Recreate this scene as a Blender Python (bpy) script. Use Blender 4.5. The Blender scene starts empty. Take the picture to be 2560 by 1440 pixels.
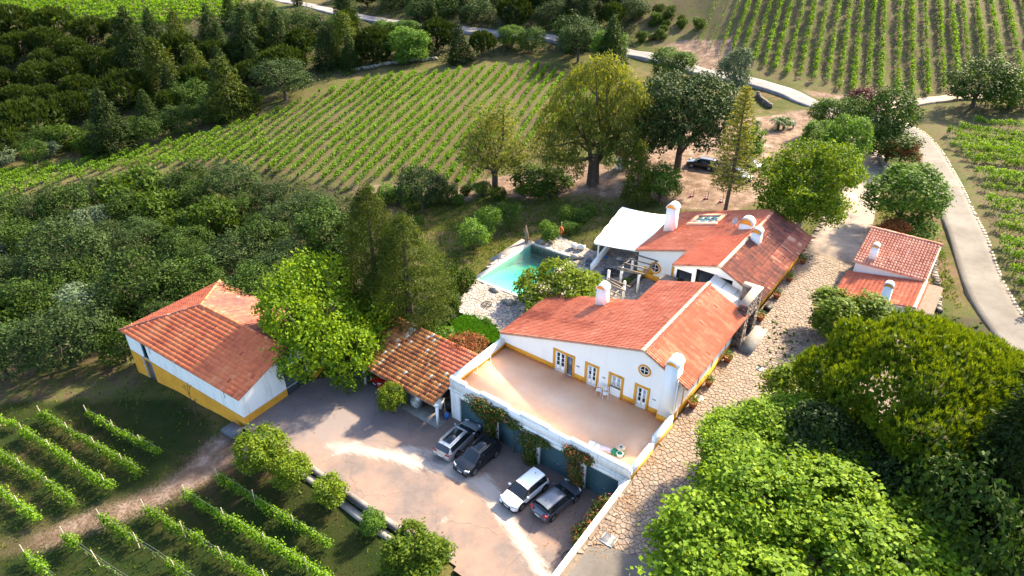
import bpy, math, random
import numpy as np
from math import sin, cos, pi, radians as rad

random.seed(11)
rng = np.random.default_rng(11)
SC = bpy.context.scene
COL = SC.collection

# ------------------------------------------------------------------ camera, world, sun
F_PX, PITCH, YAW, CAM_H = 1690.0, rad(31.55), rad(36.85), 42.0
cam_d = bpy.data.cameras.new('camera')
cam = bpy.data.objects.new('camera', cam_d)
COL.objects.link(cam)
cam.location = (0, 0, CAM_H)
cam.rotation_euler = (pi/2 - PITCH, 0, YAW)
cam_d.sensor_width = 36.0
cam_d.lens = F_PX/2560*36.0
cam_d.clip_start = 0.5
cam_d.clip_end = 4000
SC.camera = cam

SUN_AZ, SUN_EL = rad(14), rad(38)        # azimuth measured from +Y towards +X
W = bpy.data.worlds.new('World')
SC.world = W
W.use_nodes = True
wn = W.node_tree
bg = wn.nodes['Background']
sky = wn.nodes.new('ShaderNodeTexSky')
sky.sky_type = 'NISHITA'
sky.sun_disc = False
sky.sun_elevation = SUN_EL
sky.sun_rotation = SUN_AZ
sky.air_density = 1.0
sky.dust_density = 2.0
wn.links.new(sky.outputs[0], bg.inputs[0])
bg.inputs[1].default_value = 0.12
sun_d = bpy.data.lights.new('sun', 'SUN')
sun_d.energy = 4.4
sun_d.angle = rad(3)
sun_d.color = (1.0, 0.82, 0.55)
sun = bpy.data.objects.new('sun', sun_d)
COL.objects.link(sun)
sun.rotation_euler = (pi/2 - SUN_EL, 0, pi - SUN_AZ)
SC.view_settings.view_transform = 'Standard'
SC.view_settings.look = 'None'
SC.view_settings.exposure = 2.3
SC.view_settings.gamma = 1.0
SC.view_settings.use_curve_mapping = False
SC.render.engine = 'CYCLES'
SC.cycles.max_bounces = 5
SC.cycles.caustics_reflective = False
SC.cycles.caustics_refractive = False
SC.cycles.sample_clamp_indirect = 2.5
SC.cycles.sample_clamp_direct = 12.0
SC.cycles.blur_glossy = 1.0
SC.cycles.transparent_max_bounces = 8
SC.cycles.use_denoising = True

# ------------------------------------------------------------------ surveying helpers
_cy, _sy, _cp, _sp = cos(YAW), sin(YAW), cos(PITCH), sin(PITCH)
RT = np.array([_cy, _sy, 0.0])
FW = np.array([-_sy*_cp, _cy*_cp, -_sp])
UP = np.array([-_sy*_sp, _cy*_sp, _cp])
EYE = np.array([0, 0, CAM_H])

def ray(px, py):
    return RT*((px-1280)/F_PX) + UP*((720-py)/F_PX) + FW

def at(px, py, z=0.0):
    r = ray(px, py)
    return EYE + r*((z-CAM_H)/r[2])

def aty(px, py, y):
    r = ray(px, py)
    return EYE + r*(y/r[1])

def atx(px, py, x):
    r = ray(px, py)
    return EYE + r*(x/r[0])

def onplane(px, py, p, n):
    r = ray(px, py)
    return EYE + r*(np.dot(p-EYE, n)/np.dot(r, n))

def proj(P):
    P = np.atleast_2d(P) - EYE
    d = P @ FW
    return 1280 + F_PX*(P @ RT)/d, 720 - F_PX*(P @ UP)/d, d

def in_poly(x, y, poly):
    x = np.asarray(x, float); y = np.asarray(y, float)
    c = np.zeros(x.shape, bool)
    n = len(poly)
    for i in range(n):
        x0, y0 = poly[i][:2]; x1, y1 = poly[(i+1) % n][:2]
        if y0 == y1:
            continue
        k = ((y0 > y) != (y1 > y)) & (x < (x1-x0)*(y-y0)/(y1-y0)+x0)
        c ^= k
    return c

# ------------------------------------------------------------------ ground heights
def zs(y):                                  # height of the paved street along its length
    return np.interp(y, [8, 20, 33.6, 47, 74, 80, 101, 130], [2.2, 2.75, 3.4, 3.95, 4.65, 4.75, 5.2, 6.0])

PZ = 2.8                                    # pool terrace
YARD_PX = [(614, 1062), (735, 958), (905, 930), (1060, 1000), (1131, 1042), (1565, 1268), (1590, 1300), (1470, 1500),
           (1250, 1560), (1130, 1400), (1125, 1380), (1000, 1322), (870, 1233), (735, 1137), (640, 1080)]
YARD = [tuple(at(px, py, 0)[:2]) for px, py in YARD_PX]
PATIO_PX = [(1150, 752), (1183, 703), (1238, 650), (1318, 601), (1352, 607), (1398, 588), (1500, 632), (1540, 600), (1640, 600),
            (1700, 640), (1700, 720), (1600, 790), (1480, 800), (1330, 810), (1262, 840), (1215, 798), (1165, 786), (1138, 774)]
PATIO = [tuple(at(px, py, PZ)[:2]) for px, py in PATIO_PX]
POOL = (-42.6, 50.3, -36.6, 60.9)

CTRL = [(0,1440,-3.5),(600,1440,-1.9),(900,1440,-1.0),(300,1100,-2.3),(0,1000,-3.3),(345,932,-2.2),(600,1095,-.5),(500,1000,-1.1),
 (0,700,-4.2),(300,600,-4.2),(700,600,-3.0),(860,720,-1.0),(1000,640,0.8),(1060,790,1.6),(1000,560,0.2),(1150,740,2.1),(1120,690,1.5),
 (1300,560,1.9),(1450,520,3.0),(1240,480,1.1),(1040,520,0.2),(870,465,-.3),(500,420,-2),(200,440,-3),(0,440,-3),(0,395,-3),(700,300,0.5),
 (1000,200,3.4),(1350,155,5),(1150,330,2.2),(400,330,-2.4),(0,200,-1),(250,230,0),(500,150,3.5),(800,100,6),(300,40,9),(0,40,7),(600,10,11),
 (1560,420,4.0),(1730,490,4.5),(1812,525,4.75),(1900,400,5.1),(1755,410,4.8),(1600,300,4.6),(1650,200,5.6),(1560,130,7),(1300,120,6.4),(1050,65,8),
 (830,25,9),(690,0,10),(2040,265,6),(1900,215,6.5),(2290,320,5.5),(2350,420,5.2),(2420,560,5),(2440,740,4.5),(2530,835,4.4),(2170,450,5.2),
 (2060,610,4.75),(2130,640,4.7),(2400,245,6.6),(1700,120,8),(1780,90,9),(2100,220,7),(2500,230,7.6),(1800,0,17),(2000,0,17.5),(2200,0,18),(2560,0,18),
 (2450,300,6.2),(2500,450,6),(2560,600,5.6),(2560,740,5),(2350,900,4.2),(2300,1100,3.6),(2000,800,4.3),(1950,1440,2.3),(2400,1440,2.2),(1900,1150,3.2),(1700,1440,2.6)]
_cp3 = [at(a, b, c) for a, b, c in CTRL]
_cp3 += [np.array(p, float) for p in [(-70,235,34),(20,250,36),(90,220,34),(70,120,16),(45,60,8),(25,15,3),(-330,170,26),(-330,0,0),(-200,260,34),
         (-110,-25,-6),(10,-35,0),(-110,300,40),(-330,-40,-4),(-330,300,44),(100,-40,4),(100,300,44),(-60,200,29),(-20,180,17),(30,190,24),(-45,-20,-4)]]
_cp3 = np.array(_cp3)
def _phi(r2): return 0.5*r2*np.log(r2+1e-9)
def _tps():
    X = _cp3[:, :2]/50.0; n = len(X)
    K = _phi(((X[:, None]-X[None])**2).sum(-1)) + 0.02*np.eye(n)
    P = np.c_[np.ones(n), X]
    A = np.block([[K, P], [P.T, np.zeros((3, 3))]])
    return X, np.linalg.solve(A, np.r_[_cp3[:, 2], 0, 0, 0])
_TX, _TW = _tps()
def z_raw(x, y):
    x = np.asarray(x, float); y = np.asarray(y, float)
    q = np.stack([x.ravel(), y.ravel()], 1)/50.0
    out = np.empty(len(q))
    for i in range(0, len(q), 8000):
        s = q[i:i+8000]
        out[i:i+8000] = _phi(((s[:, None]-_TX[None])**2).sum(-1)) @ _TW[:-3] + _TW[-3] + s @ _TW[-2:]
    return out.reshape(x.shape)
# regular height grid; everything that stands on open ground reads it
GX0, GY0, GS, GNX, GNY = -300.0, -30.0, 1.25, 310, 260
_gx = GX0 + GS*np.arange(GNX); _gy = GY0 + GS*np.arange(GNY)
_GXX, _GYY = np.meshgrid(_gx, _gy)
GZ = z_raw(_GXX, _GYY)
GZ += 0.18*np.sin(_GXX*0.31+1)*np.cos(_GYY*0.27) + 0.08*np.sin(_GXX*0.9+_GYY*0.7)
_near = np.clip((_GXX+50)/8, 0, 1)*np.clip((_GYY-18)/6, 0, 1)*np.clip((84-_GYY)/8, 0, 1)
# levelled pads under built surfaces
def _dist_in(poly, grow=0.0):
    m = in_poly(_GXX, _GYY, poly)
    if grow:
        for dx, dy in ((grow, 0), (-grow, 0), (0, grow), (0, -grow)):
            m |= in_poly(_GXX+dx, _GYY+dy, poly)
    return m
_m = _dist_in(YARD, 0.9); GZ[_m] = np.minimum(GZ[_m], -0.35)
_m = (_GXX > -33) & (_GXX < -13) & (_GYY > 30) & (_GYY < 41.5); GZ[_m] = np.minimum(GZ[_m], -0.35)
_m = (_GXX > -44) & (_GXX < -31) & (_GYY > 30) & (_GYY < 37); GZ[_m] = np.minimum(GZ[_m], -0.35)
_m = _dist_in(PATIO); GZ[_m] = PZ-0.35
_m = (_GXX > POOL[0]-1.3) & (_GXX < POOL[2]+1.3) & (_GYY > POOL[1]-1.3) & (_GYY < POOL[3]+1.3); GZ[_m] = np.minimum(GZ[_m], 0.6)
_m = (_GXX > -15.3) & (_GXX < 1.5) & (_GYY > 12) & (_GYY < 76.5)
GZ[_m] = np.minimum(GZ[_m], zs(_GYY[_m])-0.45)
_m = (_GXX > -32) & (_GXX < -14) & (_GYY > 41.5) & (_GYY < 74); GZ[_m] = np.minimum(GZ[_m], 2.3)

def zt(x, y):                               # bilinear terrain height
    u = np.clip((np.asarray(x, float)-GX0)/GS, 0, GNX-1.001); v = np.clip((np.asarray(y, float)-GY0)/GS, 0, GNY-1.001)
    i = u.astype(int); j = v.astype(int); a = u-i; b = v-j
    return (GZ[j, i]*(1-a)+GZ[j, i+1]*a)*(1-b) + (GZ[j+1, i]*(1-a)+GZ[j+1, i+1]*a)*b

def gz(x, y):                               # height of whatever surface one walks on
    x = np.asarray(x, float); y = np.asarray(y, float)
    z = np.array(zt(x, y), float)
    st = (x > -14.3) & (x < 1.0) & (y > 12) & (y < 76)
    z = np.where(st, zs(y), z)
    z = np.where(in_poly(x, y, PATIO), PZ, z)
    z = np.where(in_poly(x, y, YARD) & (x < -14.3), 0.0, z)
    z = np.where((x > -31.6) & (x < -14.6) & (y > 33.9) & (y < 41.1), 3.65, z)
    return z

_TS = np.concatenate([np.linspace(20, 150, 521), np.linspace(150.4, 420, 400)])
def hit(px, py, dz=0.0):                    # first point of the ground (raised by dz) under a pixel of the survey
    r = ray(px, py)
    P = EYE[None] + r[None]*_TS[:, None]
    d = P[:, 2] - gz(P[:, 0], P[:, 1]) - dz
    k = np.argmax(d < 0)
    if d[k] >= 0: return P[-1]
    t0, t1 = _TS[max(k-1, 0)], _TS[k]
    for _ in range(12):
        t = (t0+t1)/2; p = EYE + r*t
        if p[2]-float(gz(p[0], p[1]))-dz < 0: t1 = t
        else: t0 = t
    return EYE + r*t1

# ------------------------------------------------------------------ mesh building
class MB:
    def __init__(s): s.V = []; s.n = 0; s.F = []           # F: (faces array, material index, tint array)
    def add(s, V, F, mat=0, tint=0.5):
        V = np.asarray(V, float).reshape(-1, 3)
        F = np.asarray(F, int)
        if F.size == 0: return
        t = np.full(len(F), tint, float) if np.isscalar(tint) else np.asarray(tint, float)
        m = np.full(len(F), mat, int) if np.isscalar(mat) else np.asarray(mat, int)
        s.V.append(V); s.F.append((F + s.n, m, t)); s.n += len(V)
    def hexa(s, p, mat=0, tint=0.5):                        # 8 corners: bottom ring, top ring
        s.add(p, [(3,2,1,0),(4,5,6,7),(0,1,5,4),(1,2,6,5),(2,3,7,6),(3,0,4,7)], mat, tint)
    def box(s, x0, y0, z0, x1, y1, z1, mat=0, tint=0.5):
        x0, x1 = min(x0, x1), max(x0, x1); y0, y1 = min(y0, y1), max(y0, y1); z0, z1 = min(z0, z1), max(z0, z1)
        s.hexa([(x0,y0,z0),(x1,y0,z0),(x1,y1,z0),(x0,y1,z0),(x0,y0,z1),(x1,y0,z1),(x1,y1,z1),(x0,y1,z1)], mat, tint)
    def prism(s, poly, z0, z1, mat=0, tint=0.5, top=None, inset=0):
        n = len(poly); P = np.asarray(poly, float)
        a = sum(P[i][0]*P[(i+1) % n][1]-P[(i+1) % n][0]*P[i][1] for i in range(n))
        if a < 0: P = P[::-1]
        c = P.mean(0); T = c + (P-c)*(1-inset)
        zb = np.broadcast_to(z0, n); zt_ = np.broadcast_to(z1, n)
        V = np.r_[np.c_[P, zb], np.c_[T, zt_], [[c[0], c[1], float(np.mean(zt_))]]]
        s.add(V, [(i, (i+1) % n, n+(i+1) % n, n+i) for i in range(n)], mat, tint)
        s.add(V, [(n+i, n+(i+1) % n, 2*n) for i in range(n)], mat if top is None else top, tint)
    def tube(s, pts, rad_, n=7, mat=0, tint=0.5, cap=True):
        pts = np.asarray(pts, float); m = len(pts)
        rad_ = np.broadcast_to(np.asarray(rad_, float), (m,))
        V = []
        for i in range(m):
            d = pts[min(i+1, m-1)] - pts[max(i-1, 0)]
            d = d/(np.linalg.norm(d)+1e-9)
            a = np.cross(d, (0, 0, 1.0) if abs(d[2]) < .9 else (1.0, 0, 0)); a /= np.linalg.norm(a)
            b = np.cross(d, a)
            for k in range(n):
                t = 2*pi*k/n
                V.append(pts[i] + rad_[i]*(a*cos(t)+b*sin(t)))
        Fq = [(i*n+k, i*n+(k+1) % n, (i+1)*n+(k+1) % n, (i+1)*n+k) for i in range(m-1) for k in range(n)]
        s.add(V, Fq, mat, tint)
        if cap:
            for i, rev in ((0, True), (m-1, False)):
                V2 = V[i*n:(i+1)*n] + [pts[i]]
                s.add(V2, [((k+1) % n, k, n) if rev else (k, (k+1) % n, n) for k in range(n)], mat, tint)
    def lathe(s, prof, c=(0, 0, 0), n=14, mat=0, tint=0.5, axis='z'):
        V = []
        for r, h in prof:
            for k in range(n):
                t = 2*pi*k/n
                v = (r*cos(t), r*sin(t), h)
                if axis == 'y': v = (v[0], v[2], v[1])
                if axis == 'x': v = (v[2], v[0], v[1])
                V.append((v[0]+c[0], v[1]+c[1], v[2]+c[2]))
        m = len(prof)
        s.add(V, [(i*n+k, i*n+(k+1) % n, (i+1)*n+(k+1) % n, (i+1)*n+k) for i in range(m-1) for k in range(n)], mat, tint)
    def build(s, name, mats, parent=None, smooth=False, loc=None):
        V = np.concatenate(s.V) if s.V else np.zeros((0, 3))
        if parent is not None and loc is None and 'org' in ORG.get(parent.name, {}):
            V = V - ORG[parent.name]['org']
        me = bpy.data.meshes.new(name)
        nl = sum(f.size for f, _, _ in s.F); nf = sum(len(f) for f, _, _ in s.F)
        me.vertices.add(len(V)); me.loops.add(nl); me.polygons.add(nf)
        me.vertices.foreach_set('co', V.astype(np.float32).ravel())
        me.loops.foreach_set('vertex_index', np.concatenate([f.ravel() for f, _, _ in s.F]).astype(np.int32))
        st = []; k = 0
        for f, _, _ in s.F:
            st.append(k + np.arange(len(f))*f.shape[1]); k += f.size
        me.polygons.foreach_set('loop_start', np.concatenate(st).astype(np.int32))
        me.polygons.foreach_set('material_index', np.concatenate([m for _, m, _ in s.F]).astype(np.int32))
        a = me.attributes.new('tint', 'FLOAT', 'FACE')
        a.data.foreach_set('value', np.concatenate([t for _, _, t in s.F]).astype(np.float32))
        if smooth: me.polygons.foreach_set('use_smooth', np.ones(nf, bool))
        me.update(calc_edges=True)
        me.validate()
        for m in (mats if isinstance(mats, (list, tuple)) else [mats]): me.materials.append(m)
        return link(name, me, parent)

ORG = {}
def link(name, me, parent=None):
    o = bpy.data.objects.new(name, me)
    COL.objects.link(o)
    if parent is not None:
        o.parent = parent
        if parent.name in ORG: ORG[o.name] = ORG[parent.name]
    return o
def thing(name, label, cat, loc, rz=0.0, group=None, local=False):
    o = bpy.data.objects.new(name, None); COL.objects.link(o)
    o.empty_display_size = 0.3
    o.location = [float(c) for c in loc]; o.rotation_euler = (0, 0, rz)
    o['label'] = label; o['category'] = cat
    if group: o['group'] = group
    if not local: ORG[o.name] = {'org': np.array(loc, float)}
    return o
def tag(o, label, cat, group=None):
    o['label'] = label; o['category'] = cat
    if group: o['group'] = group
    return o
def kind(o, k): o['kind'] = k; return o
ORDN = 'first second third fourth fifth sixth seventh eighth ninth tenth eleventh twelfth thirteenth fourteenth fifteenth sixteenth seventeenth eighteenth nineteenth twentieth'.split()
def ordn(i):
    if i < 20: return ORDN[i]
    t = {2: 'twenty', 3: 'thirty', 4: 'forty', 5: 'fifty', 6: 'sixty', 7: 'seventy', 8: 'eighty', 9: 'ninety'}[(i+1)//10]
    u = (i+1) % 10
    return {20: 'twentieth', 30: 'thirtieth', 40: 'fortieth', 50: 'fiftieth', 60: 'sixtieth', 70: 'seventieth', 80: 'eightieth', 90: 'ninetieth'}[i+1] if u == 0 else t+'-'+ORDN[u-1]

# ------------------------------------------------------------------ materials
def _new(name):
    m = bpy.data.materials.new(name); m.use_nodes = True
    nt = m.node_tree; nt.nodes.clear()
    out = nt.nodes.new('ShaderNodeOutputMaterial')
    return m, nt, out
def _n(nt, t, **kw):
    n = nt.nodes.new(t)
    for k, v in kw.items():
        if k.startswith('i_'): n.inputs[int(k[2:])].default_value = v
        else: setattr(n, k, v)
    return n
def _mix(nt, fac, a, b, mode='MIX'):
    n = nt.nodes.new('ShaderNodeMix'); n.data_type = 'RGBA'; n.blend_type = mode
    for i, v in ((0, fac), (6, a), (7, b)):
        if isinstance(v, (int, float)): n.inputs[i].default_value = v
        elif isinstance(v, (tuple, list)): n.inputs[i].default_value = (*v[:3], 1)
        else: nt.links.new(v, n.inputs[i])
    return n.outputs[2]
def _math(nt, op, a, b=0.0, clamp=False):
    n = nt.nodes.new('ShaderNodeMath'); n.operation = op; n.use_clamp = clamp
    for i, v in ((0, a), (1, b)):
        if isinstance(v, (int, float)): n.inputs[i].default_value = v
        else: nt.links.new(v, n.inputs[i])
    return n.outputs[0]
def _noise(nt, scale, detail=4, rough=0.6, vec=None, dist=0.0):
    n = nt.nodes.new('ShaderNodeTexNoise')
    n.inputs['Scale'].default_value = scale; n.inputs['Detail'].default_value = detail
    n.inputs['Roughness'].default_value = rough; n.inputs['Distortion'].default_value = dist
    if vec is None:
        g = nt.nodes.get('GEO') or nt.nodes.new('ShaderNodeNewGeometry'); g.name = 'GEO'
        vec = g.outputs['Position']
    nt.links.new(vec, n.inputs['Vector'])
    return n.outputs[0]
def _ramp(nt, fac, stops):
    r = nt.nodes.new('ShaderNodeValToRGB')
    e = r.color_ramp.elements
    while len(e) < len(stops): e.new(0.5)
    for i, (p, c) in enumerate(stops):
        e[i].position = p; e[i].color = (*c[:3], 1) if not isinstance(c, (int, float)) else (c, c, c, 1)
    nt.links.new(fac, r.inputs[0])
    return r.outputs[0]
def _attr(nt, name):
    a = nt.nodes.new('ShaderNodeAttribute'); a.attribute_name = name
    return a.outputs['Fac']
def _bsdf(nt, out, col, rough=0.8, spec=0.3, metal=0.0, bump=None, bstr=0.3, bdist=0.02):
    b = nt.nodes.new('ShaderNodeBsdfPrincipled')
    if isinstance(col, (tuple, list)): b.inputs['Base Color'].default_value = (*col[:3], 1)
    else: nt.links.new(col, b.inputs['Base Color'])
    if isinstance(rough, (int, float)): b.inputs['Roughness'].default_value = rough
    else: nt.links.new(rough, b.inputs['Roughness'])
    b.inputs['Specular IOR Level'].default_value = spec
    b.inputs['Metallic'].default_value = metal
    if bump is not None:
        bn = nt.nodes.new('ShaderNodeBump'); bn.inputs['Strength'].default_value = bstr; bn.inputs['Distance'].default_value = bdist
        nt.links.new(bump, bn.inputs['Height']); nt.links.new(bn.outputs[0], b.inputs['Normal'])
    nt.links.new(b.outputs[0], out.inputs[0])
    return b
def mat(name, c1, c2=None, scale=2.0, rough=0.8, spec=0.3, metal=0.0, tintvar=0.0, bump=0.0, bscale=25, lo=.35, hi=.65, bdist=0.02):
    m, nt, out = _new(name)
    col = c1
    if c2 is not None:
        f = _ramp(nt, _noise(nt, scale, 6, .65), [(lo, 0.0), (hi, 1.0)])
        col = _mix(nt, f, c1, c2)
    if tintvar:
        t = _math(nt, 'MULTIPLY_ADD', _attr(nt, 'tint'), 2*tintvar)
        t.node.inputs[2].default_value = 1-tintvar
        cn = nt.nodes.new('ShaderNodeCombineColor')
        for i in range(3): nt.links.new(t, cn.inputs[i])
        col = _mix(nt, 1.0, col, cn.outputs[0], 'MULTIPLY')
    _bsdf(nt, out, col, rough, spec, metal, _noise(nt, bscale, 5, .7) if bump else None, bump, bdist)
    return m
def leafmat(name, dark, light, trans=0.4, tcol=None, rough=0.6, spec=0.1, objvar=0.25):
    m, nt, out = _new(name)
    t = _attr(nt, 'tint')
    col = _ramp(nt, t, [(0.0, dark), (1.0, light)])
    oi = nt.nodes.new('ShaderNodeObjectInfo')
    v = _math(nt, 'MULTIPLY_ADD', oi.outputs['Random'], 2*objvar); v.node.inputs[2].default_value = 1-objvar
    hs = nt.nodes.new('ShaderNodeHueSaturation')
    nt.links.new(v, hs.inputs['Value']); nt.links.new(col, hs.inputs['Color'])
    col = hs.outputs[0]
    b = nt.nodes.new('ShaderNodeBsdfPrincipled')
    nt.links.new(col, b.inputs['Base Color']); b.inputs['Roughness'].default_value = rough
    b.inputs['Specular IOR Level'].default_value = spec
    tr = nt.nodes.new('ShaderNodeBsdfTranslucent')
    tc = _mix(nt, 1.0, col, tcol or (1.6, 1.5, 0.5), 'MULTIPLY')
    nt.links.new(tc, tr.inputs[0])
    mx = nt.nodes.new('ShaderNodeMixShader'); mx.inputs[0].default_value = trans
    nt.links.new(b.outputs[0], mx.inputs[1]); nt.links.new(tr.outputs[0], mx.inputs[2])
    nt.links.new(mx.outputs[0], out.inputs[0])
    return m

def limewash(name, c1, c2, amount):
    m, nt, out = _new(name)
    _noise(nt, 1, 2); gp = nt.nodes['GEO']
    mp = nt.nodes.new('ShaderNodeMapping'); mp.inputs['Scale'].default_value = (2.6, 2.6, .28); nt.links.new(gp.outputs['Position'], mp.inputs[0])
    st = _ramp(nt, _noise(nt, 1.0, 7, .72, mp.outputs[0], .4), [(.5, 0.), (.78, amount)])
    pa = _ramp(nt, _noise(nt, .9, 5, .65), [(.45, 0.), (.7, amount*.55)])
    col = _mix(nt, pa, c1, tuple(.86*x for x in c1)); col = _mix(nt, st, col, c2)
    _bsdf(nt, out, col, .88, .15)
    return m
M = {}
M['white'] = limewash('white_plaster', (.80, .79, .77), (.55, .54, .52), .3)
M['white_worn'] = limewash('weathered_plaster', (.79, .79, .78), (.34, .34, .33), .75)
M['whitepaint'] = mat('white_paint', (.82, .82, .81), rough=.5)
M['yellow'] = mat('ochre_paint', (.72, .34, .035), (.60, .27, .03), .8, .8, .25)
M['fabric'] = mat('white_canvas', (.85, .85, .85), (.78, .78, .78), .5, .8, .1)
M['floor'] = mat('terracotta_terrace', (.74, .42, .26), (.80, .53, .36), .35, .85, .2)
M['glass_dark'] = mat('dark_window_glass', (.014, .013, .014), rough=.15, spec=.22)
M['glass_curtain'] = mat('curtained_glass', (.42, .44, .5), (.25, .26, .32), 3, .15, .5)
M['garage_door'] = mat('blue_green_steel', (.035, .085, .105), (.05, .105, .12), .7, .55, .35)
M['teal'] = mat('teal_paint', (.03, .16, .2), rough=.6)
M['grey_door'] = mat('grey_door', (.07, .08, .10), rough=.5)
M['metal'] = mat('galvanised_metal', (.45, .46, .47), (.33, .34, .35), 4, .4, .5, .6)
M['grey_cap'] = mat('grey_chimney_cap', (.42, .42, .40), (.25, .25, .24), 2.5, .8)
M['black'] = mat('black_rubber', (.012, .012, .013), rough=.6)
M['wood_grey'] = mat('weathered_wood', (.23, .20, .17), (.13, .11, .09), 5, .85, .2, bump=.3)
M['wood_pale'] = mat('pale_wood', (.55, .47, .35), (.4, .33, .25), 5, .7)
M['terracotta'] = mat('terracotta_pot', (.36, .13, .07), (.28, .10, .05), 6, .85)
M['bark'] = mat('bark', (.11, .085, .065), (.05, .04, .032), 5, .95, .1, bump=.5, bscale=12)
M['bark_pale'] = mat('pale_bark', (.36, .31, .25), (.17, .13, .10), 2.5, .9, .1, bump=.4, bscale=8)
M['concrete'] = mat('concrete', (.24, .225, .21), (.15, .145, .14), 1.2, .9, .2, bump=.25)
M['concrete_dark'] = mat('dark_concrete_wall', (.14, .13, .13), (.26, .25, .25), 1.4, .9, .2, lo=.5, hi=.75, bump=.3)
M['rock'] = mat('rock', (.30, .28, .25), (.15, .14, .125), 2.5, .9, .2, tintvar=.25, bump=.6, bscale=8)
M['fieldstone'] = mat('dark_fieldstone', (.17, .14, .125), (.08, .068, .062), 4, .9, .2, tintvar=.5, bump=.5, bscale=9)
M['limestone_top'] = mat('pale_coping', (.38, .31, .25), (.28, .23, .18), 2, .85, .2)
M['orange'] = mat('orange_plastic', (.75, .12, .03), rough=.5)
M['red'] = mat('red_paint', (.5, .02, .015), rough=.3, spec=.5)
M['green_plastic'] = mat('green_plastic', (.02, .22, .10), rough=.4)
M['pink_plastic'] = mat('pink_plastic', (.65, .35, .5), rough=.4)
M['blue_plastic'] = mat('blue_plastic', (.03, .16, .5), rough=.4)
M['hose'] = mat('green_hose', (.015, .06, .045), rough=.45)
M['wicker'] = mat('white_wicker', (.78, .78, .76), (.6, .6, .58), 30, .7)
M['black_wicker'] = mat('black_wicker', (.02, .02, .022), (.035, .035, .04), 30, .6)
M['grey_wicker'] = mat('grey_wicker', (.09, .10, .115), (.13, .14, .16), 20, .7)
def stone_mat(name, a, b, c):
    m, nt, out = _new(name)
    t = _attr(nt, 'tint')
    col = _ramp(nt, t, [(0, a), (.5, b), (1, c)])
    col = _mix(nt, _ramp(nt, _noise(nt, 5, 6, .7), [(.35, 0.), (.7, .5)]), col, (.10, .085, .075))
    col = _mix(nt, _ramp(nt, _noise(nt, .25, 4, .6), [(.45, 0.), (.75, .45)]), col, (.22, .16, .12))
    _bsdf(nt, out, col, .85, .25, 0, _noise(nt, 16, 5, .7), .5, .03)
    return m
M['paving'] = stone_mat('street_stone', (.155, .12, .098), (.21, .165, .135), (.27, .22, .185))
M['patio_stone'] = stone_mat('patio_stone', (.21, .19, .175), (.29, .265, .25), (.41, .38, .35))
M['joint'] = mat('earthy_joint', (.13, .104, .084), (.18, .146, .12), 3, .95, .1)

def tile_mat(name, stops, stain=.5, sc=1.1, stain_col=(.07, .03, .022)):
    m, nt, out = _new(name)
    g = nt.nodes.new('ShaderNodeNewGeometry')
    t = _math(nt, 'ADD', _attr(nt, 'tint'), _math(nt, 'MULTIPLY', _math(nt, 'SUBTRACT', _noise(nt, .45, 3, .5), .5), .9))
    col = _ramp(nt, t, stops)
    st = _ramp(nt, _noise(nt, sc, 7, .75), [(.5, 0.), (.72, stain)])
    col = _mix(nt, st, col, stain_col)
    _bsdf(nt, out, col, .78, .25, 0, _noise(nt, 30, 4, .7), .25, .02)
    return m
M['tile_coral'] = tile_mat('coral_roof_tile', [(.0, (.26, .06, .035)), (.3, (.43, .115, .06)), (.65, (.52, .16, .09)), (1, (.64, .29, .18))], .4)
M['tile_new'] = tile_mat('fresh_roof_tile', [(.0, (.40, .09, .045)), (.5, (.55, .14, .07)), (1, (.62, .2, .11))], .15)
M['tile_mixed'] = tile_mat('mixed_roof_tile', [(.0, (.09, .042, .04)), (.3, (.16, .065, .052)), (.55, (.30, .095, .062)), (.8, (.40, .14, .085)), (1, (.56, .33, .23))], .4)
M['tile_barn'] = tile_mat('orange_roof_tile', [(.0, (.26, .05, .025)), (.4, (.50, .125, .055)), (.7, (.58, .17, .07)), (1, (.60, .25, .13))], .45, 1.6)
M['tile_old'] = tile_mat('lichened_roof_tile', [(.0, (.10, .035, .025)), (.3, (.22, .075, .03)), (.6, (.36, .14, .045)), (.86, (.40, .19, .06)), (1, (.55, .48, .40))], .6, 2.2)
M['tile_pale'] = tile_mat('pale_pink_roof_tile', [(.0, (.34, .11, .07)), (.5, (.54, .21, .14)), (1, (.66, .36, .26))], .35)
M['mortar_tile'] = mat('mortared_ridge_tile', (.60, .40, .24), (.68, .55, .40), 6, .85, .2, tintvar=.3)
M['mortar'] = mat('lime_mortar', (.66, .56, .44), (.5, .4, .3), 4, .9)

# foliage; oak, pine and conifer leaves darkened to stand for shade over the woods
M['plane'] = leafmat('plane_leaf', (.024, .07, .004), (.15, .235, .012), .31, (2.2, 1.8, .3))
M['oak'] = leafmat('oak_leaf', (.008, .025, .003), (.052, .092, .012), .22, (1.2, 1.3, .6))
M['oak_grey'] = leafmat('holm_oak_leaf', (.010, .026, .006), (.054, .088, .022), .2, (1.2, 1.3, .7))
M['olive'] = leafmat('olive_leaf', (.04, .065, .03), (.12, .165, .095), .2, (1.1, 1.2, .8))
M['bush'] = leafmat('bush_leaf', (.028, .075, .012), (.095, .17, .02), .35)
M['pine'] = leafmat('pine_needle', (.006, .017, .002), (.040, .064, .006), .25, (1.6, 1.4, .5))
M['pine_sun'] = leafmat('sunlit_pine_needle', (.018, .05, .004), (.15, .20, .010), .3, (1.7, 1.5, .3))  # lighter copy of the pine needles; sun on the crown put into colour
M['conifer'] = leafmat('conifer_spray', (.006, .018, .004), (.030, .053, .008), .25, (1.5, 1.4, .5))
M['cedar'] = leafmat('cedar_spray', (.010, .028, .004), (.075, .105, .010), .28, (2.0, 1.6, .4))
M['euc'] = leafmat('eucalyptus_leaf', (.03, .055, .012), (.13, .15, .025), .4, (2.2, 1.8, .4))
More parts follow.
